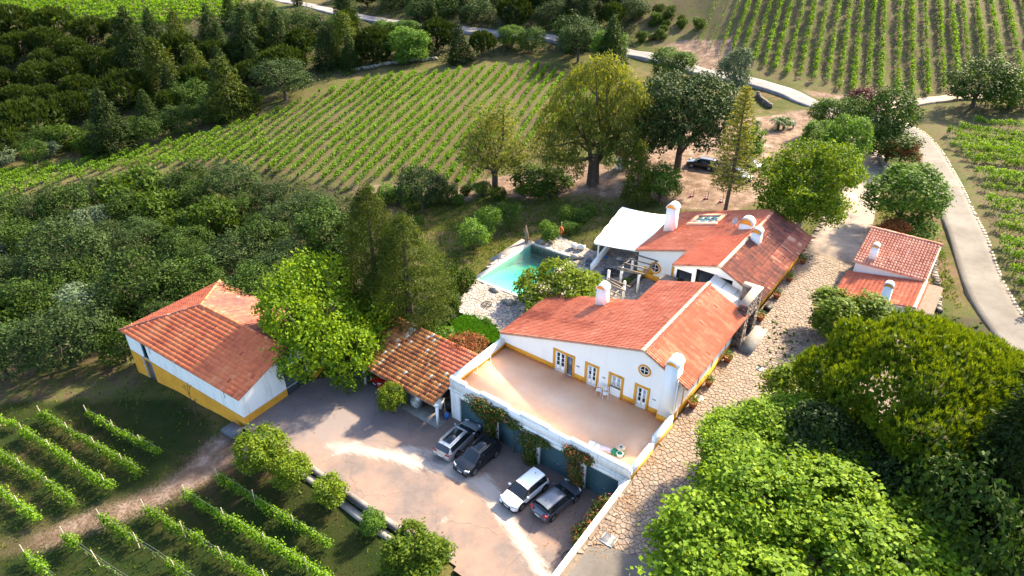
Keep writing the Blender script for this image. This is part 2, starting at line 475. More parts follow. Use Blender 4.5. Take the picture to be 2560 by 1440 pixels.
M['citrus'] = leafmat('citrus_leaf', (.035, .085, .008), (.16, .22, .015), .35, (2.0, 1.6, .3))
M['purple'] = leafmat('purple_leaf', (.03, .008, .012), (.09, .025, .03), .25, (1.5, .9, .9))
M['redleaf'] = leafmat('red_flowering_leaf', (.05, .06, .015), (.30, .075, .03), .25, (1.5, 1, .5))
M['boug'] = leafmat('creeper_leaf', (.02, .045, .01), (.09, .12, .02), .3)
M['boug_fl'] = leafmat('creeper_flower', (.25, .06, .03), (.55, .17, .08), .3, (1.3, 1, .8))
M['vine'] = leafmat('vine_leaf', (.035, .095, .006), (.15, .26, .014), .36)
M['vine_far'] = leafmat('hillside_vine_leaf', (.03, .085, .005), (.125, .225, .013), .4, objvar=.1)
M['grass'] = leafmat('grass_blade', (.03, .06, .008), (.11, .15, .02), .3)
M['palm'] = leafmat('palm_leaf', (.03, .06, .02), (.07, .12, .03), .2)
M['agave'] = leafmat('agave_leaf', (.12, .2, .19), (.24, .33, .31), .1)
M['norfolk'] = leafmat('araucaria_spray', (.035, .065, .012), (.17, .18, .03), .35, (2.0, 1.6, .35))
M['scrub'] = leafmat('scrub_leaf', (.012, .03, .004), (.06, .105, .009), .3)

def translucent_panel():
    m, nt, out = _new('translucent_white_panel')
    d = nt.nodes.new('ShaderNodeBsdfDiffuse'); d.inputs[0].default_value = (.85, .85, .84, 1)
    t = nt.nodes.new('ShaderNodeBsdfTranslucent'); t.inputs[0].default_value = (.9, .9, .88, 1)
    x = nt.nodes.new('ShaderNodeMixShader'); x.inputs[0].default_value = .35
    nt.links.new(d.outputs[0], x.inputs[1]); nt.links.new(t.outputs[0], x.inputs[2]); nt.links.new(x.outputs[0], out.inputs[0])
    return m
M['panel'] = translucent_panel()

# ================================================================== GROUND
def px_mask(poly):
    return in_poly(_PXX, _PYY, poly) & (_PD > 0)
_pp = proj(np.stack([_GXX.ravel(), _GYY.ravel(), GZ.ravel()], 1))
_PXX, _PYY, _PD = [a.reshape(GZ.shape) for a in _pp]
def soft(m, it=2):
    m = m.astype(float)
    for _ in range(it):
        p = np.pad(m, 1, mode='edge')
        m = (p[:-2, 1:-1]+p[2:, 1:-1]+p[1:-1, :-2]+p[1:-1, 2:]+2*p[1:-1, 1:-1])/6
    return m
z_soil = soft(px_mask([(-200,395),(300,375),(560,310),(760,235),(950,185),(1350,145),(1420,190),(1330,330),(1180,480),(870,470),(560,410),(-200,520)]) |
              px_mask([(1590,60),(1700,-200),(2900,-200),(2800,250),(2500,235),(2130,240),(1850,180),(1640,120)]) |
              px_mask([(-200,-60),(620,-60),(590,40),(300,70),(-200,60)]) |
              px_mask([(2280,270),(2800,240),(2800,900),(2560,800),(2400,420)]) |
              px_mask([(-100,880),(330,880),(380,960),(150,1010),(-100,1010)]))
z_pink = soft(px_mask([(1480,470),(1560,400),(1640,330),(1800,300),(1920,290),(2050,270),(2010,330),(1960,370),(1900,500),(1840,530),(1690,520),(1600,480),(1500,500)]) |
              px_mask([(1840,100),(1700,100),(1630,130),(1700,160),(1800,190)]) |
              px_mask([(2270,240),(2140,245),(1960,215),(2040,240),(2150,275),(2270,270)]) |
              px_mask([(860,465),(1180,470),(1180,505),(900,490)]) |
              px_mask([(560,1075),(640,1075),(650,1110),(520,1200),(330,1290),(0,1400),(0,1370),(400,1220)]) |
              px_mask([(1180,455),(1500,400),(1560,470),(1300,500)]), 2)
z_green = soft(px_mask([(990,500),(1140,495),(1500,505),(1540,560),(1480,600),(1410,590),(1330,600),(1200,690),(1090,760),(1060,640)]) |
               px_mask([(2180,330),(2290,330),(2370,480),(2420,760),(2330,760),(2290,620),(2190,600)]) |
               px_mask([(1480,170),(1620,190),(1600,250),(1480,260)]) |
               px_mask([(1900,215),(1990,265),(1900,290),(1850,250)]), 2)
z_wood = soft(px_mask([(-300,60),(300,70),(620,30),(900,0),(1580,0),(1580,140),(1350,130),(950,170),(760,220),(560,300),(300,370),(-300,380)]) |
              px_mask([(-300,520),(560,410),(880,480),(980,600),(1080,760),(900,800),(300,860),(-300,900)]) |
              px_mask([(1900,800),(2600,800),(2800,1700),(1700,1700)]), 2)
z_deep = soft(px_mask([(0,1010),(420,1000),(560,1100),(720,1150),(980,1330),(1100,1400),(900,1600),(0,1600),(-300,1200)]), 2)
z_track = soft(px_mask([(540,1120),(600,1130),(420,1235),(200,1320),(-100,1430),(-100,1370),(180,1290),(390,1210)]), 1)
g = MB()
_idx = np.arange(GNX*GNY).reshape(GNY, GNX)
g.add(np.stack([_GXX.ravel(), _GYY.ravel(), GZ.ravel()], 1),
      np.stack([_idx[:-1, :-1].ravel(), _idx[:-1, 1:].ravel(), _idx[1:, 1:].ravel(), _idx[1:, :-1].ravel()], 1))
def ground_mat():
    m, nt, out = _new('open_ground')
    n1 = _noise(nt, .09, 4, .6); n2 = _noise(nt, .7, 6, .7); n3 = _noise(nt, 5, 5, .75)
    s = _math(nt, 'ADD', _math(nt, 'MULTIPLY', n1, .5), _math(nt, 'MULTIPLY', n2, .5))
    base = _ramp(nt, s, [(.36, (.12, .088, .048)), (.5, (.065, .066, .02)), (.62, (.036, .056, .011))])
    soil = _ramp(nt, _math(nt, 'ADD', _math(nt, 'MULTIPLY', n2, .6), _math(nt, 'MULTIPLY', n3, .4)), [(.38, (.05, .04, .022)), (.5, (.10, .072, .046)), (.64, (.155, .112, .075))])  # soil darkened too; shade over the hillside is put into its colour
    soil = _mix(nt, _ramp(nt, n2, [(.43, 0.), (.55, .85)]), soil, (.06, .075, .018))
    gr = _ramp(nt, s, [(.41, (.12, .08, .046)), (.5, (.058, .06, .014)), (.62, (.027, .046, .005))])
    pink = _ramp(nt, n2, [(.35, (.09, .06, .043)), (.52, (.165, .112, .085)), (.66, (.27, .20, .165))])
    wood = _ramp(nt, n2, [(.4, (.05, .04, .025)), (.6, (.035, .045, .014))])
    def e(name): return _ramp(nt, _math(nt, 'ADD', _attr(nt, name), _math(nt, 'MULTIPLY', _math(nt, 'SUBTRACT', n3, .5), .9)), [(.3, 0.), (.6, 1.)])
    c = _mix(nt, e('wood'), base, wood)
    c = _mix(nt, e('soil'), c, soil)
    c = _mix(nt, e('green'), c, gr)
    c = _mix(nt, e('deep'), c, _ramp(nt, s, [(.40, (.05, .034, .017)), (.48, (.023, .029, .006)), (.6, (.010, .023, .003))]))  # dark grass tone, lowered further to stand for shade over the lower vines
    c = _mix(nt, _math(nt, 'MULTIPLY', e('track'), .35), c, (.115, .085, .048))
    c = _mix(nt, e('pink'), c, pink)
    c = _mix(nt, _ramp(nt, n3, [(.3, .4), (.55, 0.)]), c, (.03, .026, .016))
    _bsdf(nt, out, c, .95, .1, 0, n3, .8, .12)
    return m
terrain = g.build('ground', ground_mat(), smooth=True)
terrain['kind'] = 'structure'
for nm, a in (('soil', z_soil), ('pink', z_pink), ('green', z_green), ('wood', z_wood), ('deep', z_deep), ('track', z_track)):
    at_ = terrain.data.attributes.new(nm, 'FLOAT', 'POINT')
    at_.data.foreach_set('value', a.ravel().astype(np.float32))

# ---- courtyard (concrete with a pale dried-silt trail)
def yard():
    s = .35
    xs = np.arange(-53, -13.4, s); ys = np.arange(6, 37, s)
    X, Y = np.meshgrid(xs, ys)
    cx = (X[:-1, :-1]+s/2).ravel(); cy = (Y[:-1, :-1]+s/2).ravel()
    k = in_poly(cx, cy, YARD)
    for dx, dy in ((.25, 0), (-.25, 0), (0, .25), (0, -.25)): k |= in_poly(cx+dx, cy+dy, YARD)
    k |= (cx > -42) & (cx < -31.9) & (cy > 31) & (cy < 37)
    k &= (cx < -14.2)
    i = np.arange(X.size).reshape(X.shape)
    q = np.stack([i[:-1, :-1].ravel(), i[:-1, 1:].ravel(), i[1:, 1:].ravel(), i[1:, :-1].ravel()], 1)[k]
    mb = MB(); mb.add(np.stack([X.ravel(), Y.ravel(), 0*X.ravel()], 1), q)
    m, nt, out = _new('stained_concrete')
    n1 = _noise(nt, .22, 5, .65); n2 = _noise(nt, 1.3, 7, .75); n3 = _noise(nt, 14, 4, .7)
    c = _ramp(nt, n1, [(.38, (.115, .094, .092)), (.52, (.18, .125, .105)), (.64, (.22, .15, .118))])
    c = _mix(nt, _ramp(nt, n2, [(.45, 0.), (.7, .55)]), c, (.16, .135, .13))
    c = _mix(nt, _ramp(nt, n3, [(.5, 0.), (.75, .3)]), c, (.12, .10, .09))
    du = _attr(nt, 'silt')
    st = nt.nodes.new('ShaderNodeMapping'); gg = nt.nodes['GEO']
    nt.links.new(gg.outputs['Position'], st.inputs[0]); st.inputs['Scale'].default_value = (.55, 2.4, 1); st.inputs['Rotation'].default_value = (0, 0, .5)
    ns = _noise(nt, 1.0, 7, .72, st.outputs[0], 1.2)
    f = _ramp(nt, _math(nt, 'ADD', du, _math(nt, 'MULTIPLY', _math(nt, 'SUBTRACT', ns, .5), 1.9)), [(.45, 0.), (1.0, .8)])
    c = _mix(nt, f, c, (.36, .32, .29))
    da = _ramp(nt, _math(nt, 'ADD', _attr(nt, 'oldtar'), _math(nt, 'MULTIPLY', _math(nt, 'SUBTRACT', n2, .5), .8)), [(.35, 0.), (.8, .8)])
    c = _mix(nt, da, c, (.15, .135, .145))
    v = nt.nodes.new('ShaderNodeTexVoronoi'); v.feature = 'DISTANCE_TO_EDGE'; v.inputs['Scale'].default_value = .16
    wv = nt.nodes.new('ShaderNodeVectorMath'); wv.operation = 'ADD'; nn = nt.nodes.new('ShaderNodeTexNoise'); nn.inputs['Scale'].default_value = .9
    nt.links.new(gg.outputs['Position'], nn.inputs['Vector']); nt.links.new(gg.outputs['Position'], wv.inputs[0]); nt.links.new(nn.outputs['Color'], wv.inputs[1]); nt.links.new(wv.outputs[0], v.inputs['Vector'])
    c = _mix(nt, _ramp(nt, v.outputs['Distance'], [(0., .5), (.006, 0.)]), c, (.06, .05, .045))
    c = _mix(nt, _ramp(nt, _noise(nt, 3.2, 6, .8), [(.56, 0.), (.7, .45)]), c, (.10, .082, .078))
    _bsdf(nt, out, c, .88, .25, 0, n3, .25, .02)
    o = mb.build('courtyard', m); o['kind'] = 'structure'
    P = np.stack([X.ravel(), Y.ravel()], 1)
    def dist(line):
        L = [at(a, b)[:2] for a, b in line]; d = np.full(len(P), 99.)
        for p, q2 in zip(L[:-1], L[1:]):
            t = np.clip(((P-p) @ (q2-p))/((q2-p) @ (q2-p)), 0, 1)
            d = np.minimum(d, np.linalg.norm(P-(p+t[:, None]*(q2-p)), axis=1))
        return d
    sil = np.exp(-(dist([(830,1112),(960,1135),(1080,1165),(1170,1195),(1235,1245),(1290,1330),(1350,1420),(1390,1500)])/.85)**2)
    sil += .75*np.exp(-(dist([(1010,1120),(1110,1135),(1140,1165)])/.6)**2) + .7*np.exp(-(dist([(1215,1190),(1240,1240),(1262,1290)])/.55)**2)
    sil += .5*np.exp(-(dist([(800,1158),(850,1130),(905,1098)])/.3)**2) + .5*np.exp(-(dist([(1050,1350),(1125,1290),(1160,1250)])/.3)**2)
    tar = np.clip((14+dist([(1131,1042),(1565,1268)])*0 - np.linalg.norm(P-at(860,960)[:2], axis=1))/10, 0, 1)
    for nm, v in (('silt', sil), ('oldtar', tar)):
        a = o.data.attributes.new(nm, 'FLOAT', 'POINT'); a.data.foreach_set('value', v.astype(np.float32))
yard()

# ---- roads draped on the terrain
def smooth_path(P, step=.7):
    P = np.array(P, float)
    out = []
    for i in range(len(P)-1):
        p0, p1, p2, p3 = P[max(i-1, 0)], P[i], P[i+1], P[min(i+2, len(P)-1)]
        n = max(2, int(np.linalg.norm(p2-p1)/step))
        for t in np.arange(n)/n:
            out.append(.5*((2*p1)+(-p0+p2)*t+(2*p0-5*p1+4*p2-p3)*t*t+(-p0+3*p1-3*p2+p3)*t**3))
    out.append(P[-1]); return np.array(out)
def ribbon(name, pxs, width, material, lift=.07, wob=.12, nx=9):
    P = smooth_path([hit(a, b)[:2] for a, b in pxs])
    T = np.gradient(P, axis=0); T /= np.linalg.norm(T, axis=1)[:, None]
    Nn = np.stack([-T[:, 1], T[:, 0]], 1)
    wv = np.broadcast_to(width, len(P)) if np.isscalar(width) else np.interp(np.linspace(0, 1, len(P)), np.linspace(0, 1, len(width)), width)
    V = []
    for k, s in enumerate(np.r_[-.52, np.linspace(-.5, .5, nx-2), .52]):
        off = s*wv
        if k in (0, nx-1): off = off + wob*rng.standard_normal(len(P))*.5
        q = P + Nn*off[:, None]
        zz = zt(q[:, 0], q[:, 1]) + (lift if 0 < k < nx-1 else lift-.05)
        V.append(np.c_[q, zz])
    # keep the cross-section level so that no terrain shows through
    V = np.array(V); n = len(P)
    V[:, :, 2] = .35*V[:, :, 2] + .65*V[:, :, 2].max(0)
    for k in (0, nx-1): V[k, :, 2] = zt(V[k, :, 0], V[k, :, 1])-.3
    i = np.arange(nx*n).reshape(nx, n)
    mb = MB(); mb.add(V.reshape(-1, 3), np.stack([i[:-1, :-1].ravel(), i[1:, :-1].ravel(), i[1:, 1:].ravel(), i[:-1, 1:].ravel()], 1)[:, ::-1])
    o = mb.build(name, material, smooth=True); o['kind'] = 'structure'
    ROADS.append(P); return P, Nn, wv
def road_mat(name, a, b, c, patch=.5):
    m, nt, out = _new(name)
    n1 = _noise(nt, .3, 5, .65); n2 = _noise(nt, 2.2, 6, .75); n3 = _noise(nt, 22, 3, .7)
    col = _ramp(nt, n1, [(.35, a), (.52, b), (.68, c)])
    col = _mix(nt, _ramp(nt, n2, [(.5, 0.), (.75, patch)]), col, tuple(.55*x for x in a))
    v = nt.nodes.new('ShaderNodeTexVoronoi'); v.feature = 'DISTANCE_TO_EDGE'; v.inputs['Scale'].default_value = .22
    gp = nt.nodes['GEO']
    wv = nt.nodes.new('ShaderNodeVectorMath'); wv.operation = 'ADD'
    nn = nt.nodes.new('ShaderNodeTexNoise'); nn.inputs['Scale'].default_value = .8; nt.links.new(gp.outputs['Position'], nn.inputs['Vector'])
    nt.links.new(gp.outputs['Position'], wv.inputs[0]); nt.links.new(nn.outputs['Color'], wv.inputs[1]); nt.links.new(wv.outputs[0], v.inputs['Vector'])
    crack = _ramp(nt, v.outputs['Distance'], [(0., .45), (.006, 0.)])
    col = _mix(nt, crack, col, (.08, .07, .065))
    _bsdf(nt, out, col, .88, .25, 0, n3, .3, .02)
    return m
M['road_pale'] = road_mat('pale_concrete_road', (.098, .088, .08), (.125, .114, .105), (.15, .138, .127), .35)
M['road_grey'] = road_mat('grey_asphalt', (.13, .125, .135), (.18, .17, .172), (.24, .22, .21))
M['drive'] = road_mat('worn_drive', (.13, .115, .115), (.26, .21, .18), (.33, .27, .235), .55)
M['dirt'] = road_mat('dirt', (.24, .18, .135), (.32, .24, .19), (.37, .29, .24), .3)
ROADS = []
rp, rn_, rw = ribbon('concrete_road', [(2700,1010),(2580,890),(2500,790),(2450,690),(2405,560),(2358,450),(2318,380),(2272,328),(2210,300),(2120,284)], 3.9, M['road_pale'], .07, .05)
ribbon('back_road', [(2150,292),(2040,262),(1975,236),(1900,211),(1820,194),(1740,177),(1640,147),(1560,130),(1400,102),(1280,87),(1050,66),(900,42),(780,15),(690,-3),(640,-20)], 4.0, M['road_grey'], .1)
ribbon('dirt_track', [(2120,284),(2200,271),(2280,258),(2360,248),(2440,243),(2500,233)], 2.6, M['dirt'], .09)
ribbon('driveway', [(2078,648),(2118,560),(2150,480),(2178,425),(2172,388),(2130,345),(2090,310),(2060,280)], [6.2, 5.6, 4.8, 4.4, 4.2, 4, 4], M['drive'], .1)

# kerb stones beside the concrete road
mb = MB()
kx = rp + rn_*(-(rw/2+.1))[:, None]
for i in range(0, len(kx)-1):
    if rng.random() < .9:
        p = kx[i]; z = float(zt(*p)); a = rng.uniform(.16, .26)
        mb.box(p[0]-a*.8, p[1]-.34, z-.1, p[0]+a*.3, p[1]+.34, z+rng.uniform(.06, .12), 0, rng.random())
kind(tag(mb.build('road_edge_stones', M['limestone_top']), 'line of pale edging stones along the outer side of the concrete road', 'edging'), 'stuff')

# ---- irregular stone paving
def voronoi_cells(inside, bbox, size, jit=.42):
    x0, y0, x1, y1 = bbox
    nx = int((x1-x0)/size)+3; ny = int((y1-y0)/size)+3
    gx, gy = np.meshgrid(np.arange(nx), np.arange(ny))
    px = x0+(gx+.5*(gy % 2)-1)*size + rng.uniform(-jit, jit, gx.shape)*size
    py = y0+(gy-1)*size + rng.uniform(-jit, jit, gx.shape)*size
    cells = []
    for j in range(1, ny-1):
        for i in range(1, nx-1):
            c = np.array([px[j, i], py[j, i]])
            if not inside(c[0], c[1]): continue
            poly = [c+size*1.1*np.array(d) for d in ((-1, -1), (1, -1), (1, 1), (-1, 1))]
            for b in range(max(0, j-2), min(ny, j+3)):
                for a in range(max(0, i-2), min(nx, i+3)):
                    if a == i and b == j: continue
                    q = np.array([px[b, a], py[b, a]]); d = q-c; mm = (q+c)/2
                    s = [(p-mm) @ d for p in poly]
                    if max(s) <= 0: continue
                    o2 = []
                    for k in range(len(poly)):
                        s0, s1 = s[k-1], s[k]
                        if (s0 > 0) != (s1 > 0): o2.append(poly[k-1]+(poly[k]-poly[k-1])*s0/(s0-s1))
                        if s1 <= 0: o2.append(poly[k])
                    poly = o2
                    if len(poly) < 3: break
                if len(poly) < 3: break
            if len(poly) >= 3: cells.append((c, np.array(poly)))
    return cells
def pave(parent, cells, zfun, material, gap, name, limit=300, h=.07):
    order = []
    for c, p in cells:
        px, py, d = proj([c[0], c[1], float(zfun(c[1]))])
        order.append(((0 if (-20 < px[0] < 2580 and -20 < py[0] < 1460) else 1e4)+d[0]))
    rest = MB(); cnt = 0
    for k in np.argsort(order):
        c, p = cells[k]
        cc = p.mean(0); r = np.linalg.norm(p-cc, axis=1).mean()
        q = cc+(p-cc)*(1-gap/r)
        z = float(zfun(c[1])); top = z+rng.uniform(-.012, .022)+.02
        t = np.clip(rng.normal(.5, .25), 0, 1)
        tilt = (q-cc) @ rng.normal(0, .022, 2)
        if cnt < limit and order[k] < 1e4:
            mb = MB(); mb.prism(q, top-h, top+tilt, 0, t, inset=.07); mb.build(name, material, parent); cnt += 1
        else:
            rest.prism(q, top-h, top+tilt, 0, t, inset=.07)
    if rest.n:
        o = rest.build(name+'s', material, parent); o['kind'] = 'stuff'

# street bed and stones
mb = MB()
ys = np.arange(10, 76.01, 1.0); xs = np.array([-14.2, -11, -8, -4, 0])
X, Y = np.meshgrid(xs, ys); i = np.arange(X.size).reshape(X.shape)
mb.add(np.stack([X.ravel(), Y.ravel(), zs(Y.ravel())-.03], 1), np.stack([i[:-1, :-1].ravel(), i[:-1, 1:].ravel(), i[1:, 1:].ravel(), i[1:, :-1].ravel()], 1))
mb.add([(-14.2, 10, zs(10)-.03), (-14.2, 76, zs(76)-.03), (-14.2, 76, 0), (-14.2, 10, 0)], [(0, 1, 2, 3)])
street = mb.build('street', M['joint']); street['kind'] = 'structure'
_sl = [tuple(at(a, b, zs(24))[:2]) for a, b in [(1478,1368),(1530,1375),(1600,1400),(1690,1445),(1720,1500),(1300,1500)]]
def in_street(x, y):
    if not (-14.0 < x < -4.2 and 19 < y < 75.3): return False
    if y < 29 and bool(in_poly(x, y, _sl)): return False
    if x > -8.9 and y > 64.5: return False
    return True
pave(street, voronoi_cells(in_street, (-14.6, 18, -3, 76), .35, .5), zs, M['paving'], .014, 'paving_stone')
mb = MB()
P = np.array(_sl[:5]+[(_sl[5][0], _sl[5][1])])
mb.prism([(-14.1, 10), (-4, 10)]+[tuple(p) for p in P[4::-1]], [zs(10)-.1]*7, [float(zs(y))+.03 for y in [10, 10]+[p[1] for p in P[4::-1]]])
kind(mb.build('concrete_apron', M['road_pale']), 'structure')

# pool terrace
import mathutils
def poly_sheet(mb, poly, z, m=0):
    tri = mathutils.geometry.tessellate_polygon([[mathutils.Vector((p[0], p[1], 0)) for p in poly]])
    V = [(p[0], p[1], z) for p in poly]
    F = []
    for t in tri:
        a, b, c = [np.array(poly[k]) for k in t]
        F.append(t if (b[0]-a[0])*(c[1]-a[1])-(b[1]-a[1])*(c[0]-a[0]) > 0 else t[::-1])
    mb.add(V, F, m)
def patio():
    mb = MB()
    x0, y0, x1, y1 = POOL
    # bed: grid cells outside the pool
    s = .5
    for cx in np.arange(-47, -20, s):
        for cy in np.arange(40, 70, s):
            if x0-.1 < cx < x1+.1 and y0-.1 < cy < y1+.1: continue
            if in_poly(cx, cy, PATIO): mb.box(cx-s/2, cy-s/2, PZ-1.2, cx+s/2, cy+s/2, PZ-.06)
    o = mb.build('patio', M['joint']); o['kind'] = 'structure'
    def inside(x, y):
        if x0-.55 < x < x1+.4 and y0-.4 < y < y1+.45: return False
        if x > -31.8 and y < 49.6: return False
        return bool(in_poly(x, y, PATIO))
    pave(o, voronoi_cells(inside, (-48, 40, -20, 70), .44, .5), lambda y: PZ, M['patio_stone'], .024, 'paving_stone')
patio()
def pool():
    x0, y0, x1, y1 = POOL
    t = thing('swimming_pool', 'rectangular turquoise swimming pool with pale coping in the stone terrace', 'pool', (-39.6, 55.6, PZ))
    b = MB()
    zb0, zb1 = PZ-.35, PZ-1.9                    # shallow end near the camera
    V = [(x0, y0, zb0), (x1, y0, zb0), (x1, y0+2.2, PZ-.6), (x0, y0+2.2, PZ-.6), (x1, y1, zb1), (x0, y1, zb1),
         (x0, y0, PZ), (x1, y0, PZ), (x1, y1, PZ), (x0, y1, PZ)]
    b.add(V, [(0, 1, 2, 3), (3, 2, 4, 5)])
    b.add(V, [(6, 7, 1, 0), (9, 5, 4, 8)])
    b.add([V[7], V[8], V[4], V[2], V[1]], [(0, 1, 2), (0, 2, 3), (0, 3, 4)])
    b.add([V[6], V[9], V[5], V[3], V[0]], [(0, 2, 1), (0, 3, 2), (0, 4, 3)])
    b.build('basin', mat('pool_lining', (.50, .60, .54), (.40, .52, .46), 2.5, .6), t)
    m, nt, out = _new('pool_water')
    bn = nt.nodes.new('ShaderNodeBump'); bn.inputs['Strength'].default_value = .5; bn.inputs['Distance'].default_value = .2
    nt.links.new(_noise(nt, 2.2, 3, .6, None, 1.5), bn.inputs['Height'])
    gl = nt.nodes.new('ShaderNodeBsdfGlossy'); gl.inputs['Roughness'].default_value = .04; nt.links.new(bn.outputs[0], gl.inputs['Normal'])
    tr = nt.nodes.new('ShaderNodeBsdfTransparent'); tr.inputs[0].default_value = (.86, 1, .97, 1)
    fr = nt.nodes.new('ShaderNodeFresnel'); fr.inputs[0].default_value = 1.33; nt.links.new(bn.outputs[0], fr.inputs['Normal'])
    mx = nt.nodes.new('ShaderNodeMixShader'); gm_ = nt.nodes.new('ShaderNodeNewGeometry'); ff = _math(nt, 'MULTIPLY', fr.outputs[0], _math(nt, 'SUBTRACT', 1.0, gm_.outputs['Backfacing'])); nt.links.new(ff, mx.inputs[0]); nt.links.new(tr.outputs[0], mx.inputs[1]); nt.links.new(gl.outputs[0], mx.inputs[2])
    va = nt.nodes.new('ShaderNodeVolumeAbsorption'); va.inputs[0].default_value = (.06, .74, .70, 1); va.inputs[1].default_value = .75
    nt.links.new(mx.outputs[0], out.inputs[0]); nt.links.new(va.outputs[0], out.inputs[1])
    b = MB()
    e = .012; zw = PZ-.1
    V2 = [(x0+e, y0+e, zb0+e), (x1-e, y0+e, zb0+e), (x1-e, y0+2.2, PZ-.6+e), (x0+e, y0+2.2, PZ-.6+e), (x1-e, y1-e, zb1+e), (x0+e, y1-e, zb1+e),
          (x0+e, y0+e, zw), (x1-e, y0+e, zw), (x1-e, y1-e, zw), (x0+e, y1-e, zw), (x1-e, y0+2.2, zw), (x0+e, y0+2.2, zw)]
    b.add(V2, [(3, 2, 1, 0), (5, 4, 2, 3), (6, 7, 10, 11), (11, 10, 8, 9), (0, 1, 7, 6), (1, 2, 10, 7), (2, 4, 8, 10), (4, 5, 9, 8), (5, 3, 11, 9), (3, 0, 6, 11)])
    b.build('water', m, t)
    b = MB()
    b.box(x0-.5, y0-.3, PZ-1.4, x0-.004, y1+.1, PZ+.03); b.box(x0, y0-.35, PZ-.5, x1+.3, y0-.004, PZ+.035)
    b.box(x0-.5, y1+.104, PZ-.5, x1+.3, y1+.42, PZ+.04); b.box(x1+.004, y0, PZ-.5, x1+.3, y1+.1, PZ+.03)
    b.build('coping', mat('pale_coping_stone', (.56, .52, .44), (.46, .42, .36), 2, .8), t)
    b = MB()
    b.box(x0-1.75, y0+4.6, 0.9, x0-.5, y1+.3, PZ+.02)
    b.build('side_ledge', M['patio_stone'], t)
pool()
# garden lawn
def lawn():
    poly = [tuple(at(a, b, 2.7)[:2]) for a, b in [(1122,806),(1168,784),(1215,792),(1262,830),(1300,850),(1250,862),(1195,850),(1140,832)]]
    mb = MB(); P = np.array(poly)
    mb.prism(poly, 1.2, 2.72)
    kind(mb.build('lawn', mat('lawn_green', (.03, .10, .006), (.05, .13, .012), 1.5, .95, .1, bump=.6, bscale=30)), 'structure')
    n = 9000; x = rng.uniform(P[:, 0].min(), P[:, 0].max(), n); y = rng.uniform(P[:, 1].min(), P[:, 1].max(), n)
    k = in_poly(x, y, poly); x, y = x[k], y[k]
    mb = MB(); tufts(mb, x, y, np.full(len(x), 2.7), .16, .05)
    kind(mb.build('grass', leafmat('lawn_blade', (.025, .085, .004), (.07, .19, .012), .3), None), 'stuff')
def tufts(mb, x, y, z, h, w):
    n = len(x); a = rng.uniform(0, 2*pi, n); hh = h*rng.uniform(.5, 1.3, n); ln = rng.normal(0, .35, (n, 2))*hh[:, None]
    d = np.stack([np.cos(a), np.sin(a)], 1)*w
    V = np.empty((n, 4, 3))
    V[:, 0] = np.c_[x-d[:, 0], y-d[:, 1], z]; V[:, 1] = np.c_[x+d[:, 0], y+d[:, 1], z]
    V[:, 2] = np.c_[x+ln[:, 0]+d[:, 0]*.5, y+ln[:, 1]+d[:, 1]*.5, z+hh]; V[:, 3] = np.c_[x+ln[:, 0]-d[:, 0]*.5, y+ln[:, 1]-d[:, 1]*.5, z+hh]
    mb.add(V.reshape(-1, 3), np.arange(4*n).reshape(n, 4), 0, rng.random(n))
lawn()

# ================================================================== BUILDING PIECES
X_, Y_, Z_ = np.eye(3)
def wall(mb, P, U, w, top, z0, holes=(), depth=.22, m=0, m_rev=None):
    """upright wall with real openings; outward normal is U x Z"""
    P = np.array(P, float); U = np.array(U, float); Nn = np.cross(U, Z_)
    us = sorted({0.0, float(w)} | {float(u) for u, _ in top} | {float(h[0]) for h in holes} | {float(h[1]) for h in holes})
    tu = [t[0] for t in top]; tz = [t[1] for t in top]
    def pt(u, z, d=0): return P*[1, 1, 0] + U*u + Z_*z - Nn*d
    for a, b in zip(us[:-1], us[1:]):
        hs = sorted([h for h in holes if h[0] <= a+1e-6 and h[1] >= b-1e-6], key=lambda h: h[2])
        za = zb = z0
        for h in hs:
            if h[2] > za: mb.add([pt(a, za), pt(b, zb), pt(b, h[2]), pt(a, h[2])], [(0, 1, 2, 3)], m)
            za = zb = h[3]
        mb.add([pt(a, za), pt(b, zb), pt(b, np.interp(b, tu, tz)), pt(a, np.interp(a, tu, tz))], [(0, 1, 2, 3)], m)
    mr = m if m_rev is None else m_rev
    for u0, u1, a, b in [h[:4] for h in holes]:
        for q in ([(u0, a), (u1, a)], [(u1, a), (u1, b)], [(u1, b), (u0, b)], [(u0, b), (u0, a)]):
            mb.add([pt(*q[0]), pt(*q[0], depth), pt(*q[1], depth), pt(*q[1])], [(0, 1, 2, 3)], mr)

